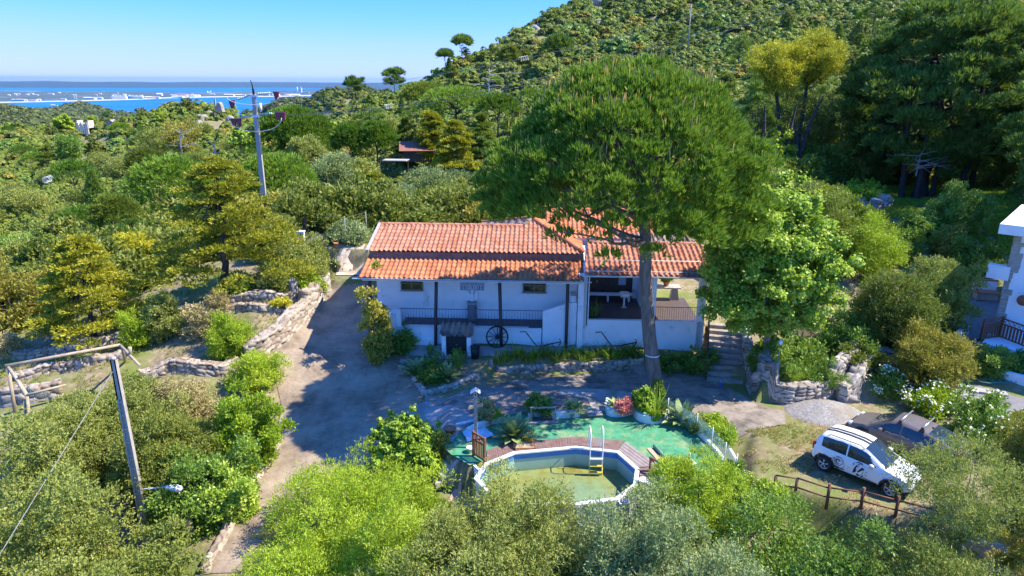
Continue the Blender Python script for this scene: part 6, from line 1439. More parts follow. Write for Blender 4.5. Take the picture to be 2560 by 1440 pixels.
rp = NM('rock_pale', (.24, .20, .165), (.42, .37, .32), 1.6, .95, 5, .12, (.26, .23, .19), .5)
rock('pale rounded rock behind the dark wooden cross', atz(790, 606, 4.1), .8, rp, 2); rock('pale boulder at the shaded bend of the driveway', hit(800, 735), .7, rp, 3)
rock('small pale rock at the end of the round stone wall by the gravel heap', atz(2122, 1000, 0), .5, rp, 5); rock('white stone in the planting bed left of the dark bin', hit(1010, 905), .25, rp, 6); rock('white stone standing in the bed right of the dark bin', hit(1228, 912), .25, rp, 7, (.5, .5, 1))
# thin fence posts along the garden edge behind the driveway head
t = empty('wire_fence', 'thin wire garden fence with metal posts behind the driveway head', 'fence', tuple(hit(700, 590))); a_ = np.array(t.location); fpst = [np.array(hit(a, b)) for a, b in ((640, 585), (700, 590), (748, 600), (866, 618), (918, 600))]
for q in fpst: MB().tube([tuple(q-a_), tuple(q-a_+[0, 0, 1.9])], .03, 6).build('post', MAT['grey_wood'], t)
b = MB()
for i in range(4):
    for z in (.4, 1.1, 1.9): b.tube([tuple(fpst[i]-a_+[0, 0, z]), tuple(fpst[i+1]-a_+[0, 0, z])], .006, 4)
b.build('wires', MAT['grey_wood'], t)
# ---------------------------------------------------------------- power pole
YP = 50.0
pt = aty(634, 236, YP); pb = aty(660, 560, YP); gzp = H1(pb[0], pb[1])
t = empty('power_pole', 'pale concrete power pole with maroon cutouts and glass insulators on two crossarms', 'utility pole', (pt[0], YP, min(gzp, pb[2])-.2)); a_ = np.array(t.location); hz = pt[2]-a_[2]
b = MB(); b.prism([(-.20, 0), (.20, 0), (.12, hz), (-.12, hz)], 'y', -.12, .12); b.build('pole', MAT['concrete'], t)
gi = NM('glass_green', (.35, .5, .48), (.5, .62, .6), 5, .2); mr = NM('maroon', (.20, .02, .04), (.28, .035, .06), 5, .4)
b = MB(); b.tube([(0, 0, hz), (0, 0, hz+.55)], .08, 8); b.tube([(0, 0, hz+.5), (-.12, 0, hz+.95)], .04, 6); b.build('pole_top', MAT['iron'], t)
for lvl, zc in ((0, hz-.1), (1, hz-1.5)):
    MB().box((0, 0, zc), (.5, .25, .14)).build('crossarm', MAT['alu'], t)
    for s in (-1, 1):
        b = MB(); L0 = 1.5 if s > 0 else 1.3; tilt = -.5 if (s < 0 and lvl == 0) else (-.35 if s < 0 else .12)
        for k in range(7): x = s*(.35+k*.13); b.lathe([(.02, -.04), (.085, -.03), (.07, .04), (.02, .05)], (x, 0, zc+abs(x)*tilt*.6+.12), 10, Matrix.Rotation(rad(90), 4, 'Y'))
        b.tube([(s*.2, 0, zc+.1), (s*1.5, 0, zc+1.5*tilt*.6+.12)], .02, 5); b.build('insulator', gi, t)
        b = MB(); x = s*1.6; zz = zc+1.6*tilt*.6; b.prism([(x-.2, zz+.18), (x+.2, zz+.18), (x+.11, zz-.38), (x-.08, zz-.38)], 'y', -.1, .1)
        if lvl == 1: b.prism([(x+.22, zz+.18), (x+.52, zz+.18), (x+.47, zz-.38), (x+.28, zz-.38)], 'y', -.1, .1)
        b.build('cutout', mr, t)
    b = MB(); pts_ = []
    for k in range(13): a = math.pi*k/12; pts_.append((-.0+1.9*math.cos(a)*(1 if lvl else .95), -.25, zc-.1-(.95 if lvl else .5)*math.sin(a)))
    b.tube(pts_, .02, 5); b.build('jumper_wire', MAT['alu'], t)
MB().tube([(.3, .3, hz-1.2), (.3, .3, hz-.6)], .09, 10).build('surge_arrester', MAT['white_paint'], t)
wq = dict(mat='grey_wood', group='power lines from the pale concrete pole')
q1 = a_+[1.9, 0, hz+.2]; q2 = a_+[2.1, 0, hz-1.35]; q3 = a_+[2.1, .3, hz-1.45]
wire('upper power line crossing the sky from the power pole to the hillside', [q1, aty(2080, -62, 34)], 1.0, .009, spirals=((.55, .26),), **wq)
wire('middle power line running from the power pole over the hillside', [q2, aty(2100, -40, 34)], 1.3, .009, spirals=((.26, .26),), **wq)
wire('lowest power line running from the power pole over the hillside', [q3, aty(2110, -22, 34)], 1.3, .009, spirals=((.7, .26),), **wq)
wire('power line leaving the power pole to the left over the valley', [a_+[-1.7, 0, hz-.6], aty(-60, 470, 80)], 1.5, .009, spirals=((.62, .6),), **wq)
# leaning bare pole in cedar (dead snag)
# hillside pole
q = aty(1725, 50, 200); t = empty('power_pole', 'thin distant power pole high on the hillside near the top edge', 'utility pole', tuple(q+[0, 0, -8])); MB().tube([(0, 0, 0), (0, 0, 12)], .2, 6, .12).build('pole', MAT['grey_wood'], t); MB().box((0, 0, 11), (2, .15, .15)).build('crossarm', MAT['iron'], t)
# ================================================================ SEA, FAR SHORES, SKYLINE
SEA = -170.0
wm2, wn3, wb2 = newmat('sea_water'); co = coords(wn3); tt = noise(wn3, co, .02, 6, .6); t2 = noise(wn3, co, .0012, 4, .6)
rs_ = ramp(wn3, t2.outputs[0], [(.35, (.006, .11, .34)), (.7, (.014, .17, .46))]); lk(wn3, rs_.outputs[0], wb2.inputs['Base Color']); wb2.inputs['Roughness'].default_value = .45; wb2.inputs['Specular IOR Level'].default_value = .12; bump(wn3, wb2, tt.outputs[0], 1.0, .3)
b = MB(); b.face([(-46000, 900, SEA), (30000, 900, SEA), (30000, 46000, SEA), (-46000, 46000, SEA)]); tag(b.build('sea', wm2), 'blue bay and estuary water beyond the hills', kind='structure')
def drape_sea(name, line, dpx, mat):
    b = MB(); A = [atz(a, c, SEA+2.5) for a, c in line]; B_ = [atz(a, c-dpx, SEA+2.5) for a, c in line]
    va = [b.bm.verts.new(q) for q in A]; vb = [b.bm.verts.new(q) for q in B_]; vc = [b.bm.verts.new(q+np.array([0, 0, -3.])) for q in A]
    for i in range(len(A)-1): b.bm.faces.new((va[i], va[i+1], vb[i+1], vb[i])); b.bm.faces.new((vc[i], vc[i+1], va[i+1], va[i]))
    return tag(b.build(name, mat), kind='structure')
def land(name, label, near, far, z, mat, rough=6):
    """near/far: pixel lists at sea level, from left to right; a raised low land mass"""
    A = [atz(a, b_, SEA) for a, b_ in near]; B_ = [atz(a, b_, SEA) for a, b_ in far]; V = []; nA = 60; nB = 9
    ax = np.linspace(0, 1, nA); 
    def samp(P, t): P = np.array(P); s = np.linspace(0, 1, len(P)); return np.stack([np.interp(t, s, P[:, k]) for k in range(3)], -1)
    a, c = samp(A, ax), samp(B_, ax)
    for j in range(nB):
        f = j/(nB-1.); P = a*(1-f)+c*f; P[:, 2] = SEA+(-3 if j in (0, nB-1) else z*(.5+.9*fbm(ax*rough+j, ax*0+j*.7, 3, j+5))) ; V.append(P)
    V = np.concatenate(V); idm = np.arange(nA*nB).reshape(nB, nA); Fq = np.stack([idm[:-1, :-1], idm[:-1, 1:], idm[1:, 1:], idm[1:, :-1]], -1).reshape(-1, 4)
    return tag(link(name, npmesh(name, V, Fq, smooth=True, mats=[mat])), label, kind='structure')
lmt = NM('far_land', (.03, .055, .05), (.07, .10, .08), .004, .95, c3=(.30, .27, .22), s3=.0015, t3=.62)
land('far_shore', 'low wooded port peninsula across the bay', [(-60, 256), (150, 252), (340, 247), (430, 243), (560, 241), (700, 240), (830, 236), (900, 238)], [(-60, 226), (150, 227), (340, 229), (430, 231), (560, 231), (700, 226), (830, 226), (900, 230)], 9, lmt)
lb_ = NM('horizon_land', (.015, .045, .06), (.025, .06, .07), .002, .95)  # blue of the distant haze is mixed into the base colour
land('far_hills', 'low blue hills along the horizon', [(-300, 218), (300, 220), (700, 219), (1100, 226)], [(-300, 211), (300, 211.5), (700, 212.5), (1100, 216)], 110, lb_, 9)
tag(drape_sea('beach', [(-60, 257.5), (150, 253.5), (340, 248.5), (430, 244.5), (560, 242.3), (700, 241.3), (840, 237.5)], 1.8, NM('quay_pale', (.42, .38, .33), (.6, .56, .5), .02, .9)), 'pale quay and beach strip along the far shore')
CW = [NM('far_white', (.68, .68, .67), (.8, .8, .79), .05, .8), NM('far_cream', (.55, .48, .40), (.68, .60, .50), .05, .8), NM('far_roof', (.40, .24, .18), (.50, .33, .26), .05, .9), NM('far_grey', (.42, .42, .42), (.55, .55, .55), .05, .9)]
def farbuild(name, label, px_, py_, wpx, hpx, mat, group, roofm=None, cat='building', flat=False):
    p = atz(px_, py_, SEA+8); cd = float((p-CP)@FW); w = wpx/FOC*cd; h = hpx/FOC*cd; t = empty(name, label, cat, tuple(p), 0, group)
    MB().box((0, w*.25, h*.35-3), (w, w*.5, h*.7+6)).build('wall', mat, t)
    b = MB(); b.prism([(-w*.02, h*.68), (w*.52, h*.68), (w*.25, h*(.72 if flat else 1.0))], 'x', -w*.51, w*.51); b.build('roof', roofm or mat, t); return t
rf_ = random.Random(11)
_on = 'first second third fourth fifth sixth seventh eighth ninth tenth eleventh twelfth thirteenth fourteenth fifteenth sixteenth seventeenth eighteenth'.split(); _fb = []
for i in range(52):                       # town and quay buildings
    if i < 18: px_ = 5+rf_.random()*480; py_ = 253.5-px_*.021-rf_.random()*3.0; w_ = 8+rf_.random()*20; h_ = 2.6+rf_.random()*1.6; lab = 'long pale quayside warehouse on the waterfront of the port'; g_ = 'port warehouses along the quay'
    elif i < 36: px_ = 10+rf_.random()*310; py_ = 233+rf_.random()*7; w_ = 4+rf_.random()*10; h_ = 2+rf_.random()*1.8; lab = 'small pale building of the town behind the port'; g_ = 'town buildings behind the port'
    else: px_ = 420+rf_.random()*430; py_ = 237.5+rf_.random()*1.5; w_ = 6+rf_.random()*20; h_ = 2+rf_.random()*1.6; lab = 'low industrial shed on the right far shore'; g_ = 'industrial sheds on the far shore'
    _fb.append((g_, px_, lab, py_, w_, h_))
_k = {}
for g_, px_, lab, py_, w_, h_ in sorted(_fb):
    _k[g_] = _k.get(g_, -1)+1; farbuild('far_building', lab+', '+_on[_k[g_]]+' from the left', px_, py_, w_, h_, CW[rf_.choice([0, 0, 1, 3])], g_, CW[rf_.choice([0, 2, 3])], 'building')
farbuild('far_building', 'big white dome ended storage hall right of the car carrier ships', 398, 240, 13, 7, CW[0], None)
for k, (a, hh) in enumerate(((519, 10), (522.5, 7), (527, 10.5))):
    p = atz(a, 234, SEA+5); cd = float((p-CP)@FW); o = MB().lathe([(cd/FOC*1.1, -5), (cd/FOC*1.1, cd/FOC*hh*.62), (0, cd/FOC*hh*.66)], n=10).build('silo', CW[0]); o.location = p; tag(o, ['left', 'middle low', 'right'][k]+' tower of the three white silos on the far shore', 'silo', 'three white silos')
p = atz(744, 233, SEA+5); cd = float((p-CP)@FW); m_ = cd/FOC
o = MB().lathe([(m_*1.3, -5), (m_*.9, m_*15), (0, m_*15.2)], n=10).build('chimney', CW[0]); o.location = p; tag(o, 'tall white factory chimney on the far shore', 'chimney')
t = empty('boiler_tower', 'broad white factory tower right of the tall chimney', 'tower', tuple(atz(752.5, 233, SEA+5))); MB().box((0, 0, m_*6.5), (m_*5, m_*5, m_*13)).build('tower', CW[0], t); MB().tube([(0, 0, m_*12), (0, 0, m_*16)], m_*.4, 6).build('mast', CW[3], t)
MB().box((-m_*10, 0, m_*2), (m_*14, m_*5, m_*5)).build('annex', CW[0], t); MB().box((m_*12, 0, m_*1.5), (m_*16, m_*5, m_*3.6)).build('annex', CW[3], t)
o = MB().lathe([(m_*4, -4), (m_*4, m_*5), (0, m_*5.4)], n=14).build('storage_tank', CW[0]); o.location = atz(837, 234, SEA+5); tag(o, 'round white storage tank at the right end of the far shore', 'tank')
cb = NM('crane_blue', (.05, .22, .42), (.08, .3, .5), .1, .6)
for k, (a, hh) in enumerate(((163, 13), (170, 18), (176, 12), (187, 12), (192, 10))):
    p = atz(a, 250, SEA+3); m_ = float((p-CP)@FW)/FOC; t = empty('port_crane', ['leftmost blue harbour crane of the row', 'tallest blue harbour crane in the row', 'blue harbour crane right of the tallest one', 'pale twin legged gantry crane of the port', 'rightmost pale gantry crane of the port'][k], 'crane', tuple(p), 0, 'harbour cranes')
    mt = cb if k < 3 else CW[0]; b = MB()
    for s in (-1, 1): b.tube([(s*m_*1.4, 0, 0), (s*m_*.7, 0, m_*hh*.6)], m_*.35, 5)
    b.tube([(-m_*1.2, 0, m_*hh*.3), (m_*1.2, 0, m_*hh*.3)], m_*.3, 5); b.build('legs', mt, t); MB().tube([(m_*1.5, 0, m_*hh*.55), (-m_*1.2, 0, m_*hh)], m_*.35, 5).build('jib', mt, t)
def ship(label, a, py_, lpx, hpx, hull, top):
    p = atz(a, py_, SEA); m_ = float((p-CP)@FW)/FOC; L = lpx*m_; hh = hpx*m_; t = empty('cargo_ship', label, 'ship', tuple(p), rad(-4)); b = MB()
    V = [(-.5, .0), (.46, 0), (.5, .42), (-.5, .42)]; b.prism([(x*L, z*hh-1) for x, z in V], 'y', -L*.08, L*.08); b.build('hull', hull, t)
    b = MB(); b.prism([(-.49*L, .42*hh), (.49*L, .42*hh), (.46*L, .8*hh), (-.47*L, .8*hh)], 'y', -L*.08, L*.08); b.build('superstructure', top, t); b = MB()
    for x, h_ in ((-.4, .2), (-.2, .08), (.05, .08), (.3, .12), (.4, .22)): b.box((x*L, 0, (.8+h_/2)*hh), (L*.1, L*.08, h_*hh))
    b.build('bridge', CW[0], t)
ship('white car carrier ship with an orange waterline moored left', 299, 249, 40, 11, NM('hull_cream', (.75, .68, .5), (.8, .72, .55), .1, .6), CW[0]); ship('white and green car carrier ship moored right of the other', 340, 247.5, 40, 9.5, NM('hull_green', (.05, .3, .26), (.08, .36, .3), .1, .6), CW[0])
p = atz(135, 271, SEA); m_ = float((p-CP)@FW)/FOC; t = empty('drilling_vessel', 'small dark hulled work ship with four white masts off the headland', 'ship', tuple(p)); MB().prism([(-11*m_, 4*m_), (-9.5*m_, -1), (9*m_, -1), (11*m_, 5*m_)], 'y', -m_*2, m_*2).build('hull', NM('hull_dark', (.03, .05, .1), (.05, .07, .12), .1, .6), t)
b = MB()
for x in (-6, -3, 0, 3): b.box((x*m_, 0, 7*m_), (m_*1.3, m_*2, m_*6))
b.build('masts', CW[0], t); MB().box((7*m_, 0, 6*m_), (m_*6, m_*3, m_*3.4)).build('bridge', CW[0], t)
# ruins on the near ridge
def onground(px_, py_, Y): p = aty(px_, py_, Y); return np.array([p[0], p[1], min(p[2], H1(p[0], p[1])+.5)])
t = empty('ruined_cottage', 'roofless white ruined cottage among the trees on the left ridge', 'ruin', tuple(aty(207, 317, 290))); b = MB(); m_ = 290/FOC*.8
for (x0, x1, h_) in ((-17, -12, 13), (-9, -5, 10), (-5, -1, 14), (2, 6, 11), (8, 16, 12)): b.prism([(x0*m_, -3), (x1*m_, -3), (x1*m_, (h_-2)*m_), ((x0+x1)/2*m_, h_*m_), (x0*m_, (h_-1)*m_)], 'y', -.25, .25)
b.box((0, 0, 3*m_-1), (33*m_, .45, 6*m_)); b.box((-17*m_, 2, 1), (.5, 4, 3)); b.box((16*m_, 2, 1), (.5, 4, 3)); b.build('wall', CW[1], t)
t = empty('stone_hut', 'small brown gabled hut right of the ruined cottage', 'hut', tuple(aty(273, 312, 280))); m_ = 280/FOC
b = MB(); b.box((0, 1.5, 2.5*m_), (17*m_, 3, 9*m_)); b.build('wall', NM('hut_wall', (.30, .24, .19), (.42, .35, .28), .5, .9), t); b = MB(); b.prism([(-9.5*m_, 7*m_), (9.5*m_, 7*m_), (4*m_, 12*m_)], 'y', -.2, 3.2); b.build('roof', NM('hut_roof', (.38, .25, .2), (.48, .33, .27), .5, .9), t)
p = aty(548, 268, 250); m_ = 250/FOC
t = empty('ruined_tower', 'pale crumbling windmill ruin with a slim standing pillar on the rocky ridge', 'ruin', tuple(p)); 
pr = MB(); pr.prism([(-6*m_, -12*m_), (11*m_, -12*m_), (7*m_, 8*m_), (4*m_, 12*m_), (-1*m_, 11*m_), (-4*m_, 6*m_)], 'y', -1.2, 1.2); pr.build('wall', rp, t, .2); MB().box((-9*m_, 0, 2*m_), (3.2*m_, .6, 36*m_)).build('pillar', MAT['concrete'], t)
for k, (a, c, Y, s) in enumerate(((525, 292, 255, 1.7), (508, 302, 248, 1.9), (492, 312, 240, 1.8), (538, 284, 256, 1.4), (573, 283, 258, 1.5), (1340, 74, 412, 3.4), (1337, 92, 395, 2.8), (1350, 64, 415, 2.4), (1495, 10, 455, 4.5), (110, 345, 300, .9))):
    p = aty(a, c, Y); z = H1(p[0], p[1])-(1.0 if Y > 350 else .2); rock('pale limestone outcrop '+['low on the slope below the windmill ruin', 'beside a bush left below the ruin', 'lowest under the ruin', 'just under the ruin', 'right of the ruin', 'high on the crest of the big hill', 'below the crest outcrop of the hill', 'topmost on the crest left part', 'near the top edge of the hill', 'left of the ruined cottage', 'on the far left slope', 'small one at the far left'][k], (p[0], p[1], max(z, min(p[2], z+.8))), s, rp, 20+k, (1, .8, 1.0), 'limestone outcrops')
# small red roofed buildings in the trees behind
t = empty('red_roofed_house', 'low house with red tile roof among the trees behind', 'house', tuple(aty(1045, 396, 98)), rad(8)); MB().box((0, 1.7, .3), (4.0, 2.6, 1.6)).build('wall', MAT['dark_wood'], t); b = MB(); b.prism([(-.6, 1.1), (4, 1.1), (2.4, 2.2)], 'x', -2.6, 2.6); b.build('roof', NM('red_roof', (.20, .08, .055), (.30, .13, .09), 2, .9), t)
t = empty('carport', 'grey carport roof with pale paving among the trees behind the pines', 'carport', tuple(aty(990, 404, 92)), rad(-5)); MB().box((0, 0, .2), (3.2, 2, .12)).build('roof', MAT['concrete'], t)
for s in (-1, 1): MB().box((s*1.9, -1.2, -1), (.12, .12, 2.4)).build('post', MAT['dark_wood'], t)
p = aty(855, 412, 88); t = empty('white_hut', 'tiny white hut half hidden between the twin umbrella pines', 'hut', tuple(p)); MB().box((0, 0, 0), (1.6, 1.5, 2.0)).build('wall', MAT['white_wall'], t); b = MB(); b.prism([(-.9, .95), (.9, .95), (0, 1.5)], 'x', -.9, .9); b.build('roof', MAT['tile_old'], t)
# ---------------------------------------------------------------- haze: one even box of air round everything
hm = bpy.data.materials.new('haze'); hm.use_nodes = True; hn = hm.node_tree; hn.nodes.clear()
pv = hn.nodes.new('ShaderNodeVolumePrincipled'); pv.inputs['Color'].default_value = (.40, .68, 1, 1); pv.inputs['Density'].default_value = HAZE; pv.inputs['Anisotropy'].default_value = .3
ho = hn.nodes.new('ShaderNodeOutputMaterial'); lk(hn, pv.outputs[0], ho.inputs['Volume'])
if HAZE > 0: b = MB(); b.box((-8000, 20000, -19), (120000, 80000, 304)); tag(b.build('haze', hm), 'thin blue air haze over the bay', kind='stuff')
# ================================================================ TREES AND SHRUBS
# ---- the big umbrella pine in the middle
def hero_pine():
    rng = np.random.default_rng(42); base = atz(1632, 985, .05); t = empty('stone_pine', 'huge umbrella stone pine with a domed crown towering over the house', 'tree', tuple(base)); B_ = np.array(base)
    cx_, cy_ = 4.9, 29.9; a, b_ = 6.3, 4.9; z0, z1 = 8.2, 14.85; h = z1-z0
    m_ = 520; i = np.arange(m_)+.5; r = np.sqrt(i/m_); th = i*2.39996+rng.random(m_)*.25; lob = 1+.06*np.sin(3*th+1)+.05*np.sin(5*th+2.2)
    lob2 = 1+.05*np.sin(4*th)*np.sin(7*r)
    zz = z0+h*(.97*np.maximum(0, 1-(r*.985)**2.1)**.55)*lob2+rng.normal(size=m_)*.13-.35*(r > .8)*(r-.8)*5*rng.random(m_)
    C = np.stack([cx_+a*.95*r*np.cos(th)*lob, cy_+b_*.95*r*np.sin(th)*lob, zz], -1); rc = .50+.26*rng.random(m_)
    # skirt and inner clumps, sagging lower on the right
    cc_ = C[rng.choice(m_, 46, replace=False)]; dd = np.sqrt(((C[:, None]-cc_[None])**2).sum(-1)).min(1); o_ = unit((C-np.array([cx_, cy_, z0-2]))*np.array([1, 1, 1.3])); C = C-o_*(np.clip(dd/1.0, 0, 1.6)**2*.34)[:, None]
    k = 84; th2 = rng.random(k)*6.283; r2 = .55+.42*rng.random(k); sk = np.stack([cx_+a*r2*np.cos(th2), cy_+b_*r2*np.sin(th2), z0+.25+1.3*(1-r2)+rng.normal(size=k)*.3-.5*np.clip(np.cos(th2), 0, 1)+.8*np.clip(-np.cos(th2)-.1, 0, 1)], -1)
    low = np.stack([cx_+1.5+rng.random(26)*4.3, cy_-3+rng.random(26)*4, 8.1+rng.random(26)*1.1], -1); low = low[14:]
    th3 = rng.random(60)*6.283; r3 = .95+.10*rng.random(60); q3 = .05+.5*rng.random(60); rim = np.stack([cx_+a*r3*np.cos(th3)*np.sqrt(1-q3**2*.8), cy_+b_*r3*np.sin(th3)*np.sqrt(1-q3**2*.8), z0+h*q3], -1)
    Ca = np.concatenate([C, sk, low, rim]); ra = np.concatenate([rc, .40+.2*rng.random(k), .42+.2*rng.random(12), .25+.3*rng.random(60)])
    P, N = clump_pts(Ca, ra, 36, rng, .42, .8, up=-.2); out = unit((P-np.array([cx_, cy_, z0-1]))*np.array([1, 1, 1.2]))
    D = unit(N*.5+out*.6+np.array([0, 0, .55])); V, Fc, T = tufts(P-B_, D, 9, .33, .042, .45, rng); link('crown', npmesh('crown', V, Fc, T, mats=[G['pine_leaf']]), t)
    # new shoots (candles) on the top
    top = C[(dd < .75) & ((r > .45) | (rng.random(m_) < .3)) & (r < .93)]; P2 = np.repeat(top, 5, 0); P2 = P2+rng.normal(size=P2.shape)*np.array([.38, .38, .12])+np.array([0, 0, .5]); V, Fc, T = tufts(P2-B_, np.tile(np.array([0, 0, 1.]), (len(P2), 1)), 1, .42, .055, .12, rng)
    link('shoots', npmesh('shoots', V, Fc, T, mats=[LM('pine_candle', (.25, .19, .09), (.33, .25, .12), (.40, .31, .17), .1)]), t)
    paths = []; p1 = aty(1612, 560, 30.3); tr = np.array([[0, 0, -.4], [.02, 0, 1.], aty(1621, 800, 30.4)-B_, aty(1614, 680, 30.6)-B_, p1-B_, [p1[0]-B_[0]-.2, .2, 9.9]]); tt = np.linspace(0, 1, 16); ti = np.linspace(0, 1, len(tr))
    trk = np.stack([np.interp(tt, ti, tr[:, q]) for q in range(3)], -1)+rng.normal(size=(16, 3))*np.array([.025, .025, 0]); paths.append((trk, np.interp(tt, [0, .06, .5, 1], [.50, .36, .30, .22])))
    for j in range(22):
        e = Ca[rng.integers(0, m_+k)]-B_; s_ = trk[11+int(rng.random()*5)]; L = np.linalg.norm(e-s_); mid = (s_+e)/2+np.array([0, 0, -.08*L if rng.random() < .6 else .15*L]); pp = bez(s_, mid, e, 9); pp[1:-1] += rng.normal(size=(7, 3))*.07; paths.append((pp, np.linspace(.12, .02, 9)))
        for q in range(3): e2 = pp[4+q]+rng.normal(size=3)*np.array([1.3, 1.3, .6])+np.array([0, 0, .7]); paths.append((bez(pp[4+q], (pp[4+q]+e2)/2+[0, 0, .1], e2, 5), np.linspace(.05, .012, 5)))
    V, Fq = tubes(paths, 10); link('trunk', npmesh('trunk', V, Fq, smooth=True, mats=[MAT['bark']]), t)
    b = MB(); b.lathe([(.345, 1.95), (.36, 1.98), (.345, 2.01)], (trk[4][0]*.9, trk[4][1], 0), 20, cap=False); b.build('wire_band', MAT['alu'], t)
hero_pine()
T_ = tree
T_('garden_tree', 'tall yellow green cedar like tree with layered boughs standing in the left garden', 'tree', (572, 388, 690, 330, 37.3), 'layer', 'cedar_leaf', 'bark_dark', .14, 1.5, base=hit(566, 735), trunk_r=.22, forkf=.35, limbs=30, fork_top=True)
T_('garden_tree', 'low golden green conifer with drooping tips at the left garden edge', 'tree', (232, 585, 822, 290, 35.0), 'layer', 'cedar_leaf', 'bark_dark', .14, 1.3, limbs=20, fork_top=True)
T_('garden_shrub', 'big olive yellow shrub mass at the left picture edge behind the garden', 'shrub', (42, 640, 830, 220, 37.0), 'bush', 'ochre_leaf', 'bark_dark', .15, 1.2)
T_('broadleaf_tree', 'bright green broadleaf tree with large leaves right of the porch', 'tree', (1910, 462, 850, 345, 31.4), 'broad', 'lime_leaf', 'bark_grey', .15, 3.3, base=atz(1918, 940, .95), trunk_r=.19, forkf=.15, limbs=60, depth=5.6)
T_('dark_pine', 'towering dark green pine with an open crown and dark trunks on the right', 'tree', (2315, 15, 430, 430, 60), 'openpine', 'pine_dark', 'bark_dark', .26, 2.4, base=aty(2300, 492, 59), trunk_r=.5, limbs=80, fork_top=True)
T_('dark_pine', 'dark pine cut by the right picture edge beside the towering one', 'tree', (2545, 60, 330, 190, 62), 'openpine', 'pine_dark', 'bark_dark', .26, 1.4, trunk_r=.35, limbs=24, fork_top=True)
T_('dark_pine', 'slim dark pine right of the mimosa with a bare lower trunk', 'tree', (2165, 150, 420, 120, 64), 'openpine', 'pine_dark', 'bark_dark', .24, 1.0, trunk_r=.28, limbs=24, fork_top=True)
T_('mimosa_tree', 'two headed yellow flowering mimosa rising above the dark wood', 'tree', (1925, 115, 235, 130, 62), 'acacia', 'yellow_leaf', 'bark_dark', .20, 1.1, base=aty(1960, 455, 62), trunk_r=.2, limbs=24)
T_('mimosa_tree', 'right hand yellow green mimosa next to the towering dark pine', 'tree', (2030, 88, 215, 150, 63), 'acacia', 'yellow_leaf', 'bark_dark', .20, 1.1, base=aty(1975, 455, 63), trunk_r=.2, limbs=24)
for i, (a, b_, c, w_, Y, lab) in enumerate([(1955, 215, 420, 230, 66, 'shaded dark tree under the yellow mimosas'), (1870, 200, 470, 130, 60, 'dark tree between the umbrella pine and the mimosa'), (2090, 230, 460, 150, 68, 'dark understorey tree behind the bare trunks'), (2240, 300, 470, 140, 72, 'dim olive tree behind the towering pine trunk'), (2450, 330, 480, 170, 66, 'grey green tree right of the towering pine trunk')]):
    T_('shade_tree', lab, 'tree', (a, b_, c, w_, Y), 'openpine' if i % 2 else 'olive', 'pine_dark' if i % 2 else 'maquis_leaf', 'bark_dark', .24, .9, trunk_r=.2, limbs=24)
for i, (x_, y_, hh, w_) in enumerate([(41, 43, 13, 9), (47, 50, 15, 10), (38, 39, 12, 9), (52, 58, 15, 10), (44, 33, 10, 8), (36.5, 45, 14, 9), (40.5, 52, 15, 10), (37.5, 57, 14, 9)]):
    gz_ = H1(x_, y_); rg = np.random.default_rng(500+i); V, Fc, T, C = crown('openpine', w_, w_, hh-3, rg, .26, 1.2); t = empty('dark_pine', 'dark pine standing beyond the right edge, tree %s of the row behind the neighbour house' % ['one', 'two', 'three', 'four', 'five', 'six', 'seven', 'eight'][i], 'tree', (x_, y_, gz_)); link('crown', npmesh('crown', V+np.array([0, 0, 3]), Fc, T, mats=[G['pine_dark']]), t); Vt, Ft = skeleton(C+np.array([0, 0, 3]), (0, 0, -.5), (0, 0, 5), .25, rg, 20, fork_top=(0, 0, hh-1)); link('trunk', npmesh('trunk', Vt, Ft, smooth=True, mats=[MAT['bark_dark']]), t)
b = None
for k, (a, c, Y, lean, top) in enumerate([(1950, 465, 60, .6, 260), (1972, 470, 61, 2.0, 240), (1998, 462, 61, -1.2, 290), (2255, 478, 58, -.5, 250), (2290, 495, 57, .3, 200), (2325, 500, 58, .6, 240), (2420, 480, 60, .8, 280), (1905, 470, 58, -.5, 260)]):
    p = aty(a, c, Y); tp = aty(a, top, Y); V, Fq = tubes([(np.array([[0, 0, -.5], [lean*.3, 0, (tp-p)[2]*.35], [lean*.6, .2, (tp-p)[2]*.7], [lean, 0, (tp-p)[2]]]), [.26, .2, .15, .06])]+[(np.array([[lean*.5, 0, (tp-p)[2]*.5+j], [lean*.5+(1.2 if j % 2 else -1.2), .2, (tp-p)[2]*.5+j+.8]]), [.05, .015]) for j in range(3)], 7)
    o = link('bare_trunk', npmesh('bare_trunk', V, Fq, smooth=True, mats=[MAT['bark_dark']])); o.location = p; tag(o, 'dark bare trunk '+['leftmost under the mimosa', 'leaning right under the mimosa', 'leaning left right of the mimosa', 'left of the towering pine trunk', 'just left of the towering pine foot', 'just right of the towering pine foot', 'right of the towering pine against the slope', 'beside the big umbrella crown edge'][k], 'tree', 'bare trunks in the dark wood')
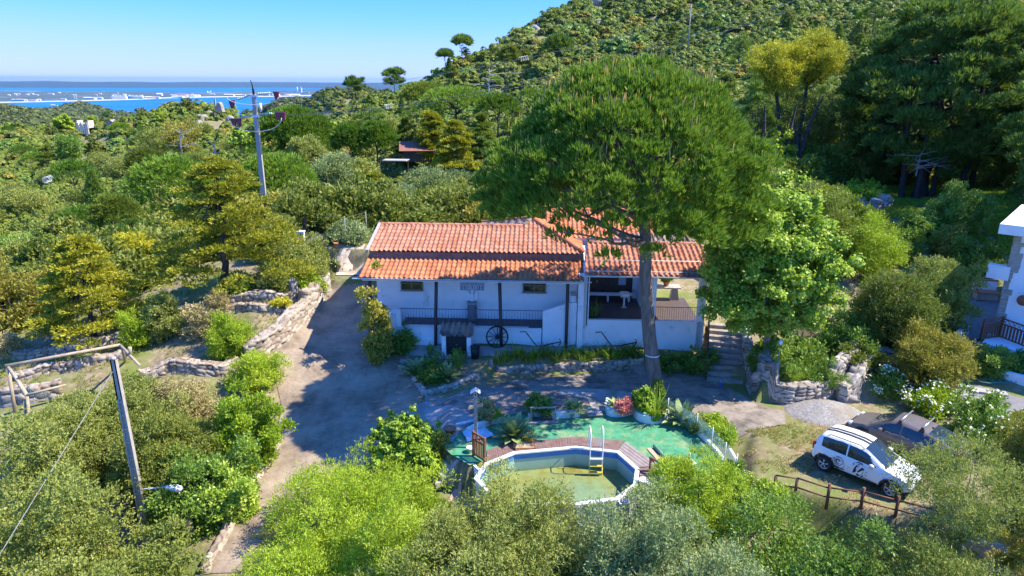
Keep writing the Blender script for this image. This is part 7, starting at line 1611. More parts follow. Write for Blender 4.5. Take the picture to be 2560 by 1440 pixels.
# stone pines and others in the middle distance: label, box, kind, leaf material
MID = [
 ('umbrella_pine', 'big round dark green umbrella pine right of the power pole', (742, 272, 395, 190, 105), 'umbrella', 'pine_leaf'),
 ('umbrella_pine', 'left one of the twin dark umbrella pines behind the house', (882, 308, 398, 92, 98), 'umbrella', 'pine_leaf'),
 ('umbrella_pine', 'right one of the twin dark umbrella pines with a visible trunk', (944, 306, 390, 88, 98), 'umbrella', 'pine_leaf'),
 ('umbrella_pine', 'bright green umbrella pine spreading right behind the layered garden tree', (700, 388, 545, 225, 62), 'umbrella', 'pine_leaf'),
 ('umbrella_pine', 'broad green umbrella pine left behind the layered garden tree', (445, 398, 545, 215, 58), 'umbrella', 'pine_leaf'),
 ('umbrella_pine', 'small bright umbrella pine left of the layered garden tree', (302, 485, 600, 120, 50), 'umbrella', 'cedar_deep'),
 ('pine_tree', 'dark pine in the shade under the small bright umbrella pine', (330, 555, 660, 150, 47), 'openpine', 'pine_dark'),
 ('umbrella_pine', 'long flat topped green pine on the valley side behind the cedars', (1140, 228, 285, 185, 150), 'umbrella', 'pine_leaf'),
 ('umbrella_pine', 'rounded green pine above the cedar clump', (1060, 215, 265, 120, 170), 'umbrella', 'cedar_deep'),
 ('umbrella_pine', 'rounded pine right of the long flat topped one', (1245, 240, 300, 110, 140), 'umbrella', 'pine_leaf'),
 ('light_tree', 'small fresh light green tree left of the power pole', (604, 318, 372, 60, 130), 'broad', 'lime_leaf'),
 ('light_tree', 'bright lime tree between the big umbrella pine and the twin pines', (822, 305, 370, 60, 110), 'broad', 'acacia_leaf'),
 ('cedar_tree', 'layered yellow green cedar left in the group behind the house', (1078, 272, 400, 90, 100), 'layer', 'cedar_leaf'),
 ('cedar_tree', 'layered yellow green cedar in the middle of the group behind the house', (1140, 300, 420, 120, 92), 'layer', 'cedar_leaf'),
 ('cedar_tree', 'dark layered cedar between the middle cedar and the great pine crown', (1205, 290, 400, 90, 100), 'cedar', 'cedar_deep'),
 ('cedar_tree', 'small layered cedar standing among the grey olives', (940, 428, 505, 100, 72), 'layer', 'cedar_leaf'),
 ('cedar_tree', 'dark cedar below the twin umbrella pines', (1020, 300, 395, 75, 108), 'cedar', 'cedar_deep'),
 ('olive_tree', 'large silvery olive tree in the middle behind the house', (1095, 432, 530, 150, 66), 'olive', 'olive_grey'),
 ('olive_tree', 'grey olive tree left of the small cedar', (835, 395, 500, 120, 78), 'olive', 'olive_grey'),
 ('olive_tree', 'grey olive tree under the twin umbrella pines', (900, 405, 500, 80, 80), 'olive', 'olive_leaf'),
 ('olive_tree', 'pale bushy olive behind the bright green trees', (1000, 468, 550, 110, 62), 'olive', 'olive_grey'),
 ('olive_tree', 'grey green tree below the power pole insulators', (770, 350, 420, 80, 95), 'olive', 'olive_leaf'),
 ('green_tree', 'vivid green rounded tree behind the left end of the roof', (925, 480, 555, 130, 60), 'umbrella', 'cedar_deep'),
 ('green_tree', 'vivid green tree near the wire fence posts', (868, 490, 560, 80, 58), 'broad', 'acacia_leaf'),
 ('green_tree', 'leafy green tree just behind the upper roof ridge', (1110, 478, 562, 140, 54), 'broad', 'green_leaf'),
 ('green_tree', 'bright leafy tree behind the roof next to the hip', (1190, 470, 558, 120, 53), 'broad', 'acacia_leaf'),
 ('green_tree', 'leafy tree tucked beneath the left rim of the great pine crown', (1245, 500, 560, 90, 52), 'broad', 'green_leaf'),
 ('tall_pine', 'lone tall pine with a flat crown on the skyline of the hill', (1155, 96, 120, 42, 300), 'umbrella', 'pine_dark'),
 ('tall_pine', 'low round pine left of the lone skyline pine', (1112, 132, 148, 30, 290), 'umbrella', 'pine_dark'),
 ('tall_pine', 'dark pine at the left foot of the hill skyline beside the sea', (888, 194, 226, 46, 255), 'openpine', 'pine_dark'),
 ('tall_pine', 'grey green pine on the skyline above the sea end', (985, 172, 215, 50, 268), 'openpine', 'pine_dark'),
 ('tall_pine', 'dark round topped pine on the upper hillside under the wires', (1395, 92, 140, 62, 260), 'umbrella', 'pine_dark'),
 ('tall_pine', 'tall slim pine with long bare trunk on the hillside', (1268, 112, 160, 50, 190), 'openpine', 'maquis_leaf'),
 ('tall_pine', 'second tall slim bare trunked pine on the hillside', (1303, 128, 165, 44, 195), 'openpine', 'maquis_leaf'),
 ('light_tree', 'round light green tree left beside the ruined cottage', (163, 288, 335, 50, 300), 'broad', 'acacia_leaf'),
 ('light_tree', 'round light green tree above the ruined cottage', (230, 291, 312, 26, 345), 'broad', 'acacia_leaf'),
 ('light_tree', 'wide light green thicket right of the small hut', (322, 293, 325, 66, 305), 'broad', 'maquis_leaf'),
 ('green_tree', 'dark green tree left of the windmill ruin slope', (240, 350, 400, 50, 190), 'broad', 'maquis_leaf'),
 ('green_tree', 'dark round tree in the valley middle left', (180, 350, 400, 55, 180), 'olive', 'green_leaf'),
 ('green_tree', 'grey bushy tree below the windmill ruin', (390, 330, 400, 80, 170), 'olive', 'olive_leaf'),
 ('green_tree', 'brownish thin crowned tree left of the snag', (460, 315, 390, 90, 160), 'olive', 'ochre_leaf'),
 ('green_tree', 'olive toned tree above the broad umbrella pine', (370, 375, 440, 90, 110), 'umbrella', 'maquis_leaf'),
 ('yellow_tree', 'small yellow flowering tree left below the layered garden tree', (345, 590, 660, 90, 43), 'acacia', 'yellow_leaf'),
 ('green_tree', 'fresh green shrub tree left of the golden conifer', (120, 585, 690, 130, 46), 'broad', 'cedar_deep'),
]
for nm, lab, box, kind, lm_ in MID:
    Y = box[4]; T_(nm, lab, 'tree', box, kind, lm_, 'bark_dark' if 'pine' in nm or 'cedar' in nm else 'bark_grey', max(.14, Y*.0031), 1.0 if Y < 130 else .5, limbs=18, fork_top=kind in ('cedar', 'openpine', 'layer'), forkf=.2)
# dead snags
def snag(label, a, top, bot, Y, spread, n, seed):
    p = aty(a, bot, Y); tp = aty(a, top, Y); h = (tp-p)[2]; rg = np.random.default_rng(seed); ps = [(np.array([[0, 0, 0], [0, 0, h*.5], [.05*h, 0, h]]), [h*.03, h*.02, h*.006])]
    for j in range(n): f = .25+.7*rg.random(); s_ = np.array([.05*h*f*f, 0, h*f]); d = rg.normal(size=3)*np.array([1, .6, .3])*spread*h*.35+np.array([0, 0, h*.15]); ps.append((bez(s_, s_+d*.5+[0, 0, h*.02], s_+d, 5), np.linspace(h*.014, h*.004, 5)))
    V, Fq = tubes(ps, 6); o = link('dead_tree', npmesh('dead_tree', V, Fq, smooth=True, mats=[MAT['dead_wood']])); o.location = p; tag(o, label, 'dead tree')
snag('bleached dead tree with bare forked branches on the hillside', 1222, 172, 232, 165, 1.3, 14, 3); snag('thin bare grey snag standing left of the layered garden tree', 541, 352, 420, 50, .5, 7, 5); snag('bare branched dead tree in the left valley wood', 455, 325, 385, 150, 1.2, 12, 6); snag('pale broken branches hanging in front of the towering dark pine', 2290, 380, 440, 56, 2.2, 26, 8)
# ---- right side shrubs near the neighbour house
R_ = [
 ('yellow_shrub', 'tall narrow yellow green shrub touching the broadleaf crown', (2062, 468, 690, 120, 40), 'acacia', 'cedar_deep', .14, .9),
 ('yellow_shrub', 'yellow green feathery bush right of the narrow one', (2165, 560, 720, 150, 39), 'acacia', 'acacia_leaf', .14, .9),
 ('green_shrub', 'dark green bush between the feathery bush and the slope', (2245, 540, 660, 110, 43), 'bush', 'green_leaf', .15, .8),
 ('mixed_shrub', 'large olive green shrub filling the space right of the broadleaf tree', (2210, 690, 900, 210, 36), 'olive', 'maquis_leaf', .13, 1.5),
 ('mixed_shrub', 'tall grey green shrub left of the neighbour path', (2320, 630, 860, 150, 36), 'olive', 'olive_leaf', .13, 1.2),
 ('mixed_shrub', 'yellow brown leaved shrub above the white flowers', (2310, 830, 975, 190, 31.5), 'olive', 'ochre_leaf', .12, 1.3),
 ('mixed_shrub', 'dark shrub mass beneath the broadleaf tree', (2120, 780, 900, 150, 36), 'bush', 'green_leaf', .13, 1.0),
 ('mixed_shrub', 'green leafy shrub behind the stone wall end', (2130, 860, 930, 110, 33), 'bush', 'maquis_leaf', .12, .9),
 ('shade_shrub', 'dark plants left of the garden stairs against the house foot', (1735, 868, 930, 90, 33), 'bush', 'green_leaf', .12, .7),
 ('shade_shrub', 'dark green shrub beside the pine trunk behind the yard', (1665, 885, 930, 60, 32.6), 'bush', 'green_leaf', .12, .6),
 ('shade_shrub', 'shrub in the dark gap right of the garden stairs', (1900, 855, 930, 60, 34), 'bush', 'green_leaf', .12, .6),
 ('shade_shrub', 'low plants on the bed behind the round stone wall', (2030, 905, 960, 130, 31.5), 'bush', 'green_leaf', .10, .8),
 ('shade_shrub', 'low green groundcover bush behind the garden lamp', (1990, 850, 915, 150, 34), 'bush', 'green_leaf', .12, .9),
 ('slope_shrub', 'clump of bright scrub on the shady slope under the towering pine', (2150, 455, 520, 120, 56), 'bush', 'acacia_leaf', .16, .7),
 ('slope_shrub', 'yellowish scrub behind the bare trunks', (2110, 395, 470, 90, 62), 'bush', 'ochre_leaf', .16, .6),
 ('slope_shrub', 'dark scrub left of the slope wall', (2070, 500, 580, 110, 50), 'bush', 'green_leaf', .16, .7),
 ('slope_shrub', 'dark leafy bush in the hollow behind the feathery bush', (2330, 520, 600, 120, 46), 'bush', 'green_leaf', .15, .8),
 ('slope_shrub', 'low dark bush on the slope just above the garden bench', (2440, 610, 690, 110, 41), 'bush', 'green_leaf', .14, .8),
 ('slope_shrub', 'spreading maquis bush on the slope right of the feathery bush', (2370, 570, 650, 100, 43), 'bush', 'maquis_leaf', .14, .8),
 ('shade_tree', 'dark round tree at the slope foot left of the neighbour house', (2385, 470, 600, 130, 49), 'olive', 'green_leaf', .16, 1.0),
 ('slope_shrub', 'bush below the dry stone wall on the slope', (2230, 560, 610, 130, 45), 'bush', 'maquis_leaf', .15, .7),
 ('slope_shrub', 'scrub at the right picture edge above the neighbour roof', (2530, 330, 470, 110, 60), 'bush', 'maquis_leaf', .17, .9),
 ('slope_shrub', 'green bush right of the grassy slope', (2420, 420, 500, 140, 62), 'bush', 'maquis_leaf', .17, .8),
 ('neighbour_shrub', 'round dark shrub in front of the neighbour fence', (2475, 868, 945, 80, 30.5), 'bush', 'green_leaf', .11, .9),
 ('neighbour_shrub', 'trimmed green shrub at the right edge below the neighbour fence', (2550, 880, 945, 70, 29.5), 'bush', 'green_leaf', .11, .9),
 ('house_shrub', 'tall variegated yellow green shrub climbing the left end of the house', (943, 692, 882, 68, 33.5), 'bush', 'yellow_shrub', .13, 1.0),
 ('house_shrub', 'dark shrub at the house foot right of the variegated one', (1005, 822, 885, 60, 33.4), 'bush', 'green_leaf', .12, .7),
 ('bed_shrub', 'low dark plants at the foot of the bin shed', (1110, 885, 925, 130, 32.4), 'bush', 'green_leaf', .11, .6),
 ('bed_shrub', 'dark low shrub on the shaded agave island', (1075, 920, 960, 90, 30.8), 'bush', 'green_leaf', .11, .6),
]
G['yellow_shrub'] = LM('yellow_shrub', (.16, .18, .04), (.34, .34, .09), (.55, .52, .20), .3)
for nm, lab, box, kind, lm_, lf, dn in R_: T_(nm, lab, 'shrub', box, kind, lm_, 'bark_dark', lf, dn, limbs=12)
# ---- left garden shrubs
L2 = [
 ('garden_shrub', 'grey green sprawling shrub above the driveway bend', (765, 600, 720, 130, 38), 'olive', 'olive_leaf', .13, 1.0),
 ('garden_shrub', 'bright green shrub beside the stone head', (775, 665, 745, 90, 35.5), 'bush', 'acacia_leaf', .13, .9),
 ('garden_shrub', 'blue green rosemary like shrub left of the stone head', (690, 660, 740, 80, 36), 'olive', 'olive_leaf', .12, .7),
 ('garden_shrub', 'dark leafy shrub at the foot of the layered tree', (600, 670, 745, 80, 36.5), 'bush', 'green_leaf', .13, .8),
 ('garden_shrub', 'light shrub at the house side of the wire fence', (880, 565, 615, 110, 45), 'olive', 'olive_grey', .14, .9),
 ('garden_shrub', 'grassy shrub near the wooden cross', (700, 545, 620, 90, 44), 'olive', 'olive_leaf', .14, .8),
 ('garden_shrub', 'yellow green broom shrub left of the wooden cross', (680, 590, 660, 100, 41), 'acacia', 'cedar_deep', .13, .8),
 ('terrace_shrub', 'feathery grey green shrub on the lower terrace', (420, 740, 860, 90, 31.5), 'olive', 'olive_leaf', .12, .9),
 ('terrace_shrub', 'bright yellow green weeds on the terrace left of the feathery shrub', (345, 790, 880, 80, 30.5), 'acacia', 'acacia_leaf', .12, .6),
 ('terrace_shrub', 'upright twiggy shrub in the middle of the terraces', (548, 730, 790, 50, 34), 'olive', 'dry_leaf', .11, .5),
 ('terrace_shrub', 'pale thistle like plant left on the upper garden', (150, 770, 830, 60, 34), 'broad', 'lime_leaf', .14, .5),
 ('terrace_shrub', 'yellow green shrub beside the drive wall middle', (575, 800, 905, 100, 30), 'acacia', 'acacia_leaf', .12, .9),
 ('terrace_shrub', 'dry grey twiggy shrub above the drive wall', (520, 770, 850, 100, 31), 'olive', 'dry_leaf', .12, .7),
 ('terrace_shrub', 'grey shrub behind the shrubs by the swing frame', (20, 840, 900, 60, 30), 'olive', 'dry_leaf', .12, .6),
]
for nm, lab, box, kind, lm_, lf, dn in L2: T_(nm, lab, 'shrub', box, kind, lm_, 'bark_dark', lf, dn, limbs=14)
agave('agave', 'small bright agave left of the stone head in the garden', hit(715, 715), .7, 22, seed=21); agave('agave', 'small agave beside the driveway bend shrub', hit(845, 665), .6, 20, seed=22); agave('agave', 'dusty agave at the foot of the grey shrub by the drive', hit(770, 752), .5, 20, seed=23)
# ---- foreground
F_ = [
 ('pear_tree', 'small pale green leafy tree left of the pool', 'tree', (1018, 1032, 1190, 185, 25.0), 'broad', 'lime_leaf', .13, 1.5, dict(base=atz(1030, 1230, -1.1), depth=2.2)),
 ('pear_shrub', 'bright leafy suckers at the foot of the small pale tree', 'shrub', (1065, 1140, 1215, 110, 24.5), 'broad', 'acacia_leaf', .11, .7, {}),
 ('bougainvillea_shrub', 'brown leaved shrub between the small tree and the garden steps', 'shrub', (1100, 1085, 1180, 80, 25.2), 'bush', 'ochre_leaf', .09, .6, {}),
 ('acacia_tree', 'large feathery lime green tree at the bottom centre beside the drive', 'tree', (905, 1190, 1500, 400, 21.5), 'acacia', 'acacia_leaf', .095, 2.6, dict(limbs=40, trunk_r=.16)),
 ('acacia_tree', 'low lime green bush at the bottom edge in front of the large feathery tree', 'tree', (790, 1345, 1640, 330, 18.6), 'acacia', 'acacia_leaf', .095, 1.8, dict(limbs=20)),
 ('acacia_tree', 'lower right part lime green tree beside the feathery one', 'tree', (1010, 1275, 1620, 210, 18.3), 'acacia', 'acacia_leaf', .095, 1.6, dict(limbs=24)),
 ('olive_tree', 'grey green olive tree in front of the pool', 'tree', (1280, 1240, 1560, 360, 18.4), 'olive', 'olive_leaf', .085, 2.6, dict(limbs=36, trunk_r=.16)),
 ('olive_tree', 'lower olive crown at the bottom edge below the pool', 'tree', (1190, 1320, 1680, 380, 17.2), 'olive', 'olive_leaf', .085, 2.3, {}),
 ('olive_tree', 'silvery olive tree right of the pool olive at the bottom', 'tree', (1610, 1275, 1640, 370, 17.6), 'olive', 'olive_grey', .085, 2.6, dict(limbs=30)),
 ('olive_tree', 'silver leaved low crown at the bottom edge right of centre', 'tree', (1800, 1400, 1720, 300, 16.4), 'olive', 'olive_grey', .085, 1.8, {}),
 ('carob_tree', 'dense dark green rounded tree at the bottom right', 'tree', (1985, 1275, 1620, 400, 17.6), 'bush', 'green_leaf', .085, 2.8, dict(limbs=20)),
 ('carob_tree', 'grey green rounded tree at the bottom right of the dense dark one', 'tree', (2270, 1385, 1700, 400, 16.6), 'olive', 'olive_leaf', .085, 2.4, {}),
 ('acacia_shrub', 'lime green feathery shrub at the right front of the pool terrace', 'shrub', (1715, 1150, 1330, 210, 20.0), 'acacia', 'acacia_leaf', .09, 1.5, {}),
 ('ivy_shrub', 'bright leafy climber right of the feathery shrub by the fence start', 'shrub', (1870, 1185, 1300, 150, 20.3), 'bush', 'lime_leaf', .10, 1.3, {}),
 ('olive_tree', 'thin branched small olive tree in front of the white car', 'tree', (2385, 1125, 1340, 310, 18.2), 'olive', 'olive_leaf', .075, 1.15, dict(base=aty(2405, 1400, 18.0), trunk_r=.10, limbs=13, forkf=.18)),
 ('edge_shrub', 'tall yellow green shrub at the lower right picture edge', 'shrub', (2545, 1010, 1390, 190, 20.0), 'olive', 'ochre_leaf', .09, 1.6, {}),
 ('edge_shrub', 'olive brown bush in the bottom right corner', 'shrub', (2545, 1290, 1500, 130, 17.0), 'olive', 'ochre_leaf', .08, 1.2, {}),
 ('white_flower_shrub', 'white flowering shrub by the dark car rear', 'shrub', (2455, 985, 1130, 190, 23.5), 'bush', 'green_leaf', .10, 1.4, {}),
 ('white_flower_shrub', 'smaller white flowering shrub behind the dark car', 'shrub', (2330, 970, 1040, 110, 27.5), 'bush', 'acacia_leaf', .10, 1.0, {}),
 ('white_flower_shrub', 'white flowered daisy bush in the shade above the dark car bonnet', 'shrub', (2215, 925, 995, 80, 29.5), 'bush', 'green_leaf', .10, .8, {}),
 ('hedge_shrub', 'big round grey green bush filling the lower left corner', 'shrub', (70, 1130, 1560, 500, 18.8), 'bush', 'olive_leaf', .095, 3.2, dict(limbs=16)),
 ('hedge_shrub', 'grey green bush at the bottom left below the lamp pole', 'shrub', (310, 1335, 1620, 330, 18.0), 'bush', 'olive_leaf', .095, 2.2, {}),
 ('hedge_shrub', 'sparse yellow olive bush left of the lamp pole', 'shrub', (190, 1035, 1240, 260, 24.3), 'olive', 'olive_leaf', .10, 2.2, {}),
 ('hedge_shrub', 'pale twiggy olive bush behind the lamp pole top', 'shrub', (350, 990, 1150, 250, 25.2), 'olive', 'olive_leaf', .10, 2.0, {}),
 ('hedge_shrub', 'green olive bush right of the lamp pole', 'shrub', (430, 1065, 1290, 230, 24.4), 'olive', 'maquis_leaf', .10, 2.2, {}),
 ('hedge_shrub', 'dry pale twiggy bush in the middle of the left hedge', 'shrub', (470, 965, 1100, 170, 25.3), 'olive', 'dry_leaf', .10, 1.4, {}),
 ('ivy_hedge', 'bright ivy covered bush hanging over the driveway wall', 'shrub', (625, 965, 1190, 160, 24.0), 'bush', 'acacia_leaf', .11, 1.7, {}),
 ('ivy_hedge', 'dark and lime ivy mass beside the driveway below the bright one', 'shrub', (510, 1120, 1320, 240, 23.2), 'bush', 'green_leaf', .11, 1.9, {}),
 ('ivy_hedge', 'lime ivy edge along the driveway foot', 'shrub', (590, 1150, 1310, 110, 22.2), 'bush', 'lime_leaf', .11, 1.2, {}),
 ('drive_shrub', 'fresh yellow green shrub spilling over the driveway wall top', 'shrub', (640, 895, 985, 130, 27.0), 'acacia', 'acacia_leaf', .11, 1.0, {}),
 ('drive_shrub', 'sunny grass green bush by the garden steps foot', 'shrub', (1010, 1205, 1290, 150, 22.4), 'bush', 'acacia_leaf', .09, .8, {}),
]
for nm, lab, cat, box, kind, lm_, lf, dn, kw in F_: kw = dict(dict(limbs=18), **kw); T_(nm, lab, cat, box, kind, lm_, 'bark_grey', lf, dn, **kw)
# white daisies on three shrubs
for o in [o for o in bpy.data.objects if o.name.startswith('white_flower_shrub') and o.type == 'EMPTY']:
    cr = [c for c in o.children if c.name.startswith('crown')][0]; n = len(cr.data.vertices); co_ = np.empty(n*3, np.float32); cr.data.vertices.foreach_get('co', co_); co_ = co_.reshape(-1, 3)
    rg = np.random.default_rng(n); c = co_.mean(0); out = co_-c; sc_ = np.abs(out).max(0); q = np.linalg.norm(out/sc_, axis=1); ok = np.where((q > .72) & (out[:, 2] > -.2*sc_[2]))[0]; ii = rg.choice(ok, min(len(ok), 150)); P = co_[ii]+unit(out[ii])*.06
    P = np.repeat(P, 3, 0); V, Fc, T = diamonds(P, unit(np.tile([[.1, -.5, 1.]], (len(P), 1))+rg.normal(size=(len(P), 3))*.3), .12, .08, rg); f = link('blossoms', npmesh('blossoms', V, Fc, T, mats=[G['white_flower']]), o)
# strap leaved bed in front of the house
_bl = 'strap leaved clump in the bed along the house pavement, '
_ord = 'leftmost one|second|third|fourth|fifth|sixth|seventh|eighth|ninth|tenth|eleventh|twelfth|thirteenth|fourteenth|fifteenth|rightmost one'.split('|')
for k in range(16):
    a = 1250+k*23.5; p = hit(a, 905-(k % 3)*7-(k*.6)); blades('bed_plant', _bl+_ord[k]+('' if 'most' in _ord[k] else ' from the left'), p, .62, 60, .34, 'blade_leaf' if k % 5 else 'green_leaf', 30+k, group='strap leaved plants in the house bed', w=.028, ell=(1.3, .7))
# grass and weeds
def scatter_blades(name, label, region, n, s, mat, seed, w=.012, zfn=None):
    rng = np.random.default_rng(seed); P = np.array([p[:2] for p in region]); lo, hi_ = P.min(0), P.max(0); pts = lo+(hi_-lo)*rng.random((n*3, 2)); pts = pts[sdpoly(pts[:, 0], pts[:, 1], P) < 0][:n]
    dn = fbm(pts[:, 0]*.8, pts[:, 1]*.8, 3, seed); pts = pts[dn > (.30 if n > 8000 else .42)]; z = H(pts[:, 0], pts[:, 1]); B_ = np.stack([pts[:, 0], pts[:, 1], z], -1); V, Fc, T = tufts(B_, unit(np.tile([[0, 0, 1.]], (len(B_), 1))+rng.normal(size=(len(B_), 3))*.35), 5, s, w, .6, rng)
    tag(link(name, npmesh(name, V, Fc, T, mats=[G[mat]])), label, kind='stuff')
G['grass_leaf'] = LM('grass_leaf', (.10, .14, .03), (.22, .26, .06), (.44, .40, .20), .3); G['straw'] = LM('straw', (.30, .26, .16), (.46, .40, .26), (.60, .54, .40), .2)
gp_ = lambda lst: [hit(a, b)[:2] for a, b in lst]
scatter_blades('grass', 'short dry grass on the car park ground', gp_([(1830, 1095), (1965, 1062), (2100, 1010), (2250, 1100), (2440, 1350), (2250, 1300), (1930, 1225)]), 5200, .10, 'straw', 1, .014)
scatter_blades('grass', 'green weeds among the dry grass of the car park', gp_([(1830, 1095), (1965, 1062), (2060, 1080), (2040, 1180), (1930, 1225)]), 1500, .12, 'grass_leaf', 9, .014)
scatter_blades('grass', 'sunlit grass on the slope under the towering pine', gp_([(2000, 480), (2200, 470), (2460, 460), (2600, 540), (2520, 640), (2380, 640), (2200, 560), (2040, 560)]), 26000, .34, 'blade_leaf', 2, .05)
scatter_blades('grass', 'patchy weeds on the left garden terraces', gp_([(770, 740), (700, 830), (560, 930), (200, 1010), (-60, 1010), (-60, 800), (200, 770), (420, 730), (600, 740)]), 7000, .16, 'grass_leaf', 3, .02)
scatter_blades('grass', 'lush weeds below the garden steps', gp_([(930, 1200), (1080, 1190), (1140, 1240), (1100, 1330), (900, 1330), (860, 1240)]), 6000, .22, 'blade_leaf', 4, .02)
scatter_blades('grass', 'grass and daisies under the broadleaf tree', gp_([(1895, 930), (1900, 860), (2000, 840), (2120, 860), (2130, 930), (2040, 985), (1930, 985)]), 9000, .28, 'blade_leaf', 5, .025)
# ---------------------------------------------------------------- masses on the slopes
def proto(kind, seed, leaf, dens):
    rg = np.random.default_rng(seed); V, Fc, T, C = crown(kind, 2, 2, 1.5, rg, leaf, dens); return V, Fc, T
_v = {}
def pm(nm, kind, leafm, leaf, dens, seed): V, Fc, T = proto(kind, seed, leaf, dens); return npmesh(nm, V, Fc, T, mats=[G[leafm]])
rgm = np.random.default_rng(77)
NC = 54000
uu = -1.22+2.44*rgm.random(NC); yv = np.exp(math.log(41)+(math.log(700)-math.log(41))*rgm.random(NC)**.80); xx = uu*(yv+9)
zz = H(xx, yv)
EXC = [pz([(600, 700), (800, 560), (930, 540), (1000, 700)], 3.)]
def excl(x, y, z=None):
    m_ = np.zeros(x.shape, bool)
    m_ |= (y < 47) & (x > -22) & (x < 20)                                       # garden and house
    g_ = np.array([hit(a, b)[:2] for a, b in [(1985, 500), (2090, 470), (2470, 455), (2620, 520), (2700, 700), (2400, 720), (2150, 600), (2000, 560)]]); m_ |= sdpoly(x, y, g_) < 1
    m_ |= (y < 43) & (x > -30) & (x < 45)
    for (a, c, Y0, Y1) in ((185, 232, 190, 292), (258, 290, 190, 284), (532, 570, 215, 254), (486, 540, 222, 245), (1322, 1358, 330, 418), (1478, 1512, 330, 460), (1030, 1062, 70, 98), (965, 1015, 65, 92)):
        pxx = 1280+FOC*x/(y*.957+(CAMH-(0 if z is None else z))*.29); m_ |= (pxx > a) & (pxx < c) & (y > Y0) & (y < Y1)
    return m_
ok = ~excl(xx, yv, zz); xx, yv, zz = xx[ok], yv[ok], zz[ok]
# cull what falls behind the crest by sight line: keep all, cheap instances
sz = (.9+1.7*rgm.random(len(xx))**2)*np.where(yv < 120, 1.1, np.clip(.75+yv/260., 1.2, 2.5)); 
patch = fbm(xx/38+3, yv/60, 3, 21); p2 = fbm(xx/14, yv/25, 3, 33); right = xx/(yv+9) > .2
kind_ = np.where(p2 > .62, 2, np.where(patch > .53, 0, 1)); kind_ = np.where(rgm.random(len(xx)) < .09, 3, kind_); kind_ = np.where(rgm.random(len(xx)) < .05, 4, kind_)
names = [('scrub_maquis', 'bush', 'maquis_leaf', 'olive green maquis scrub covering the slopes'), ('scrub_green', 'bush', 'cedar_deep', 'fresh green scrub covering the slopes'), ('scrub_dark', 'olive', 'green_leaf', 'dark green woodland scrub on the slopes'), ('scrub_grey', 'olive', 'olive_leaf', 'grey green scrub scattered over the slopes'), ('scrub_yellow', 'bush', 'ochre_leaf', 'yellow flowering broom scattered over the slopes')]
for k, (nm, kd, lm_, lab) in enumerate(names):
    for far in (0, 1, 2):
        s_ = (kind_ == k) & ((yv > 130) if far == 1 else ((yv <= 130) & (yv > 72) if far == 0 else yv <= 72))
        if not s_.any(): continue
        n = int(s_.sum()); s1 = sz[s_]; hs_ = s1*(.65+.5*rgm.random(n)); mesh = pm(nm+'_crown', 'dome' if far < 2 else kd, lm_, (.16, .26, .10)[far], (2.4, .8, 1.5)[far], 60+k)
        scatter(nm, np.stack([xx[s_], yv[s_], zz[s_]-.35*hs_], -1), np.stack([s1, s1, hs_], -1), np.stack([rgm.normal(size=n)*.1, rgm.normal(size=n)*.1, rgm.random(n)*6.28], -1), mesh, lab+(' in the middle distance', ' in the distance', ' close behind the house and garden')[far])
# far headland woods
NF = 16000; uf = -1.15+1.1*rgm.random(NF); yf = np.exp(math.log(650)+(math.log(3200)-math.log(650))*rgm.random(NF)); xf = uf*(yf+9); zf = H(xf, yf); k_ = zf > SEA+2; xf, yf, zf = xf[k_], yf[k_], zf[k_]; n = len(xf); s1 = yf*.0052*(1+.8*rgm.random(n))
scatter('far_woods', np.stack([xf, yf, zf-s1*.4], -1), np.stack([s1, s1, s1*.8], -1), np.stack([0*s1, 0*s1, rgm.random(n)*6.28], -1), pm('far_woods_crown', 'dome', 'far_leaf', .34, .5, 90), 'dark wooded headland above the bay')
# individual trees of the middle distance woods
PT = []
for k, (kind, lm_, leaf, w_, h_) in enumerate([('umbrella', 'pine_leaf', .26, 6, 3.2), ('layer', 'cedar_deep', .26, 5.5, 6.5), ('conifer', 'pine_dark', .28, 4, 8), ('broad', 'maquis_leaf', .28, 5, 5), ('olive', 'olive_leaf', .26, 5, 4), ('openpine', 'pine_dark', .3, 5, 6), ('broad', 'acacia_leaf', .28, 4, 4.5)]):
    rg = np.random.default_rng(300+k); V, Fc, T, C = crown(kind, w_, w_, h_, rg, leaf, .55 if kind != 'conifer' else 1.0); tz = 2.2 if kind in ('umbrella', 'openpine') else .8
    Vt, Ft = skeleton(C+np.array([0, 0, tz]), (0, 0, -1.5), (0, 0, tz+h_*.3), .16, rg, 12, fork_top=(0, 0, tz+h_*.9) if kind in ('layer', 'conifer', 'openpine') else None)
    PT.append((npmesh('crown', V+np.array([0, 0, tz]), Fc, T, mats=[G[lm_]]), npmesh('trunk', Vt, Ft, smooth=True, mats=[MAT['bark_dark']])))
LB = ['umbrella crowned pine', 'layered cedar', 'dark pointed conifer', 'round olive green tree', 'grey leaved olive tree', 'open crowned dark pine', 'fresh lime green tree']
NMX = ['umbrella_pine', 'cedar_tree', 'conifer_tree', 'oak_tree', 'olive_tree', 'pine_tree', 'light_tree']
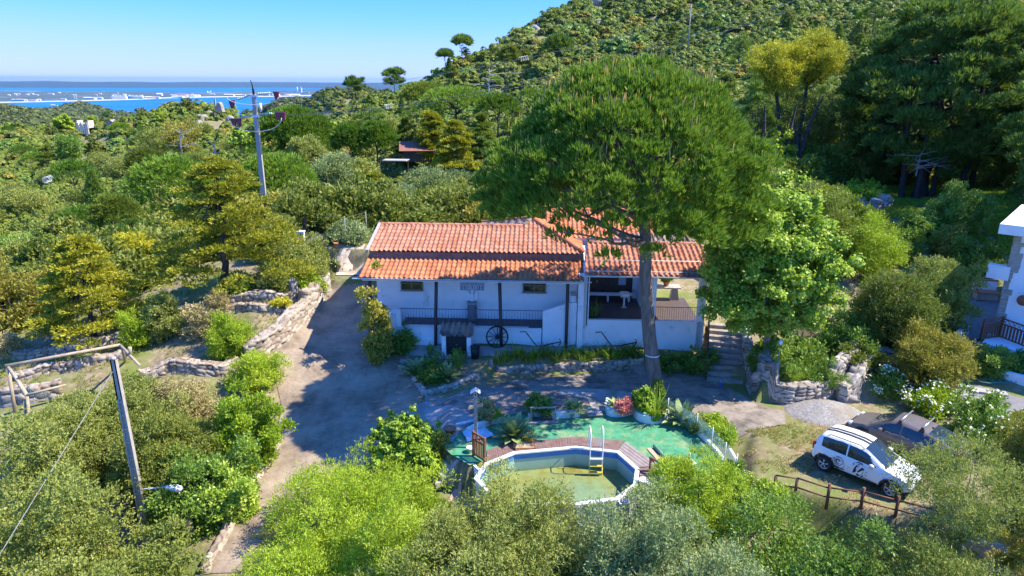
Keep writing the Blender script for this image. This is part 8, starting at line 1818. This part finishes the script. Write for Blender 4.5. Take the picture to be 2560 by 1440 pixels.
LMK = [('the power pole head', 640, 240), ('the power pole foot', 658, 470), ('the ruined cottage', 207, 320), ('the small gabled hut', 273, 315), ('the windmill ruin', 548, 270), ('the twin umbrella pines', 912, 350), ('the big round umbrella pine', 742, 330), ('the layered cedars', 1110, 340), ('the red roofed house', 1045, 375),
 ('the skyline pine', 1155, 120), ('the bleached dead tree', 1222, 200), ('the crest outcrop', 1340, 70), ('the round pine on the hillside', 1395, 115), ('the distant hill pole', 1725, 30), ('the yellow mimosa', 1985, 150), ('the towering dark pine', 2320, 200), ('the great pine crown', 1600, 150), ('the layered garden tree', 565, 500), ('the golden conifer', 230, 640),
 ('the left valley bird marker', 228, 340), ('the bare branched snag', 455, 350), ('the broad umbrella pine', 445, 460), ('the large silvery olive', 1095, 460), ('the top right corner', 2500, 60), ('the bare trunked pines', 1285, 150), ('the left picture edge', 0, 450), ('the sea end of the ridge', 870, 230), ('the small bright umbrella pine', 302, 520)]
_used = {}
def mklabel(kind, s_, sx_, sy_):
    nm, lx_, ly_ = min(LMK, key=lambda l: math.hypot(l[1]-sx_, (l[2]-sy_)*1.5)); dx, dy = sx_-lx_, sy_-ly_; r_ = math.hypot(dx, dy)
    dist = 'close' if r_ < 60 else ('a little way' if r_ < 140 else 'well')
    ang = math.degrees(math.atan2(-dy, dx)) % 360; d_ = ['right of', 'up and right of', 'above', 'up and left of', 'left of', 'down and left of', 'below', 'down and right of'][int((ang+22.5)//45) % 8]
    size = 'small' if s_ < .88 else ('medium' if s_ < 1.05 else 'large'); dist = '' if r_ < 140 else 'well'; nm = nm.replace('the ', '', 1); base_ = '%s %s %s %s %s' % (size, kind, dist, d_, nm)
    n_ = _used.get(base_, 0); _used[base_] = n_+1
    base_ = ' '.join(base_.split()); return base_ if n_ == 0 else ['another ', 'third ', 'fourth ', 'fifth ', 'sixth '][min(n_-1, 4)]+base_
protos = {}; cnt = 0; tries = 0; placed = []
while cnt < 215 and tries < 6000:
    tries += 1; y = math.exp(math.log(50)+(math.log(330)-math.log(50))*rgm.random()**1.0); u = -1.0+2.0*rgm.random(); x = u*(y+9)
    if x < -.92*y: continue
    if excl(np.array([x]), np.array([y]))[0]: continue
    if y < 60 and -22 < x < 25: continue
    if any((x-a)**2+(y-b_)**2 < (3+y*.025)**2 for a, b_ in placed): continue
    z = H1(x, y); placed.append((x, y)); reg = 'left' if x < -.22*y else ('hill' if x > .12*y else 'middle')
    pr = {'left': [.2, .06, .04, .34, .22, .08, .06], 'middle': [.25, .2, .12, .18, .1, .1, .05], 'hill': [.12, .22, .22, .22, .05, .12, .05]}[reg]; k = int(rgm.choice(7, p=pr)); s_ = (.75+.5*rgm.random())*(.8 if y < 90 else 1.0)
    q_ = np.array([x, y, z+3])-CP; dq = float(q_@FW); sx_, sy_ = 1280+FOC*float(q_@RT)/dq, 720-FOC*float(q_@UP)/dq
    if not (-60 < sx_ < 2620 and -60 < sy_ < 640): placed.pop(); continue
    lab = mklabel(LB[k], s_, sx_, sy_); g_ = LB[k]+{'left': ' of the left valley woods', 'middle': ' of the woods behind the house', 'hill': ' on the right hand hillside'}[reg]
    if k not in protos:
        t = empty(NMX[k], lab, 'tree', (x, y, z), rgm.random()*6, g_); t.scale = (s_, s_, s_); link('crown', PT[k][0], t); link('trunk', PT[k][1], t); protos[k] = t
    else: copy_tree(protos[k], (x, y, z), rgm.random()*6.28, (s_, s_, s_*(.85+.3*rgm.random())), lab, g_)
    cnt += 1
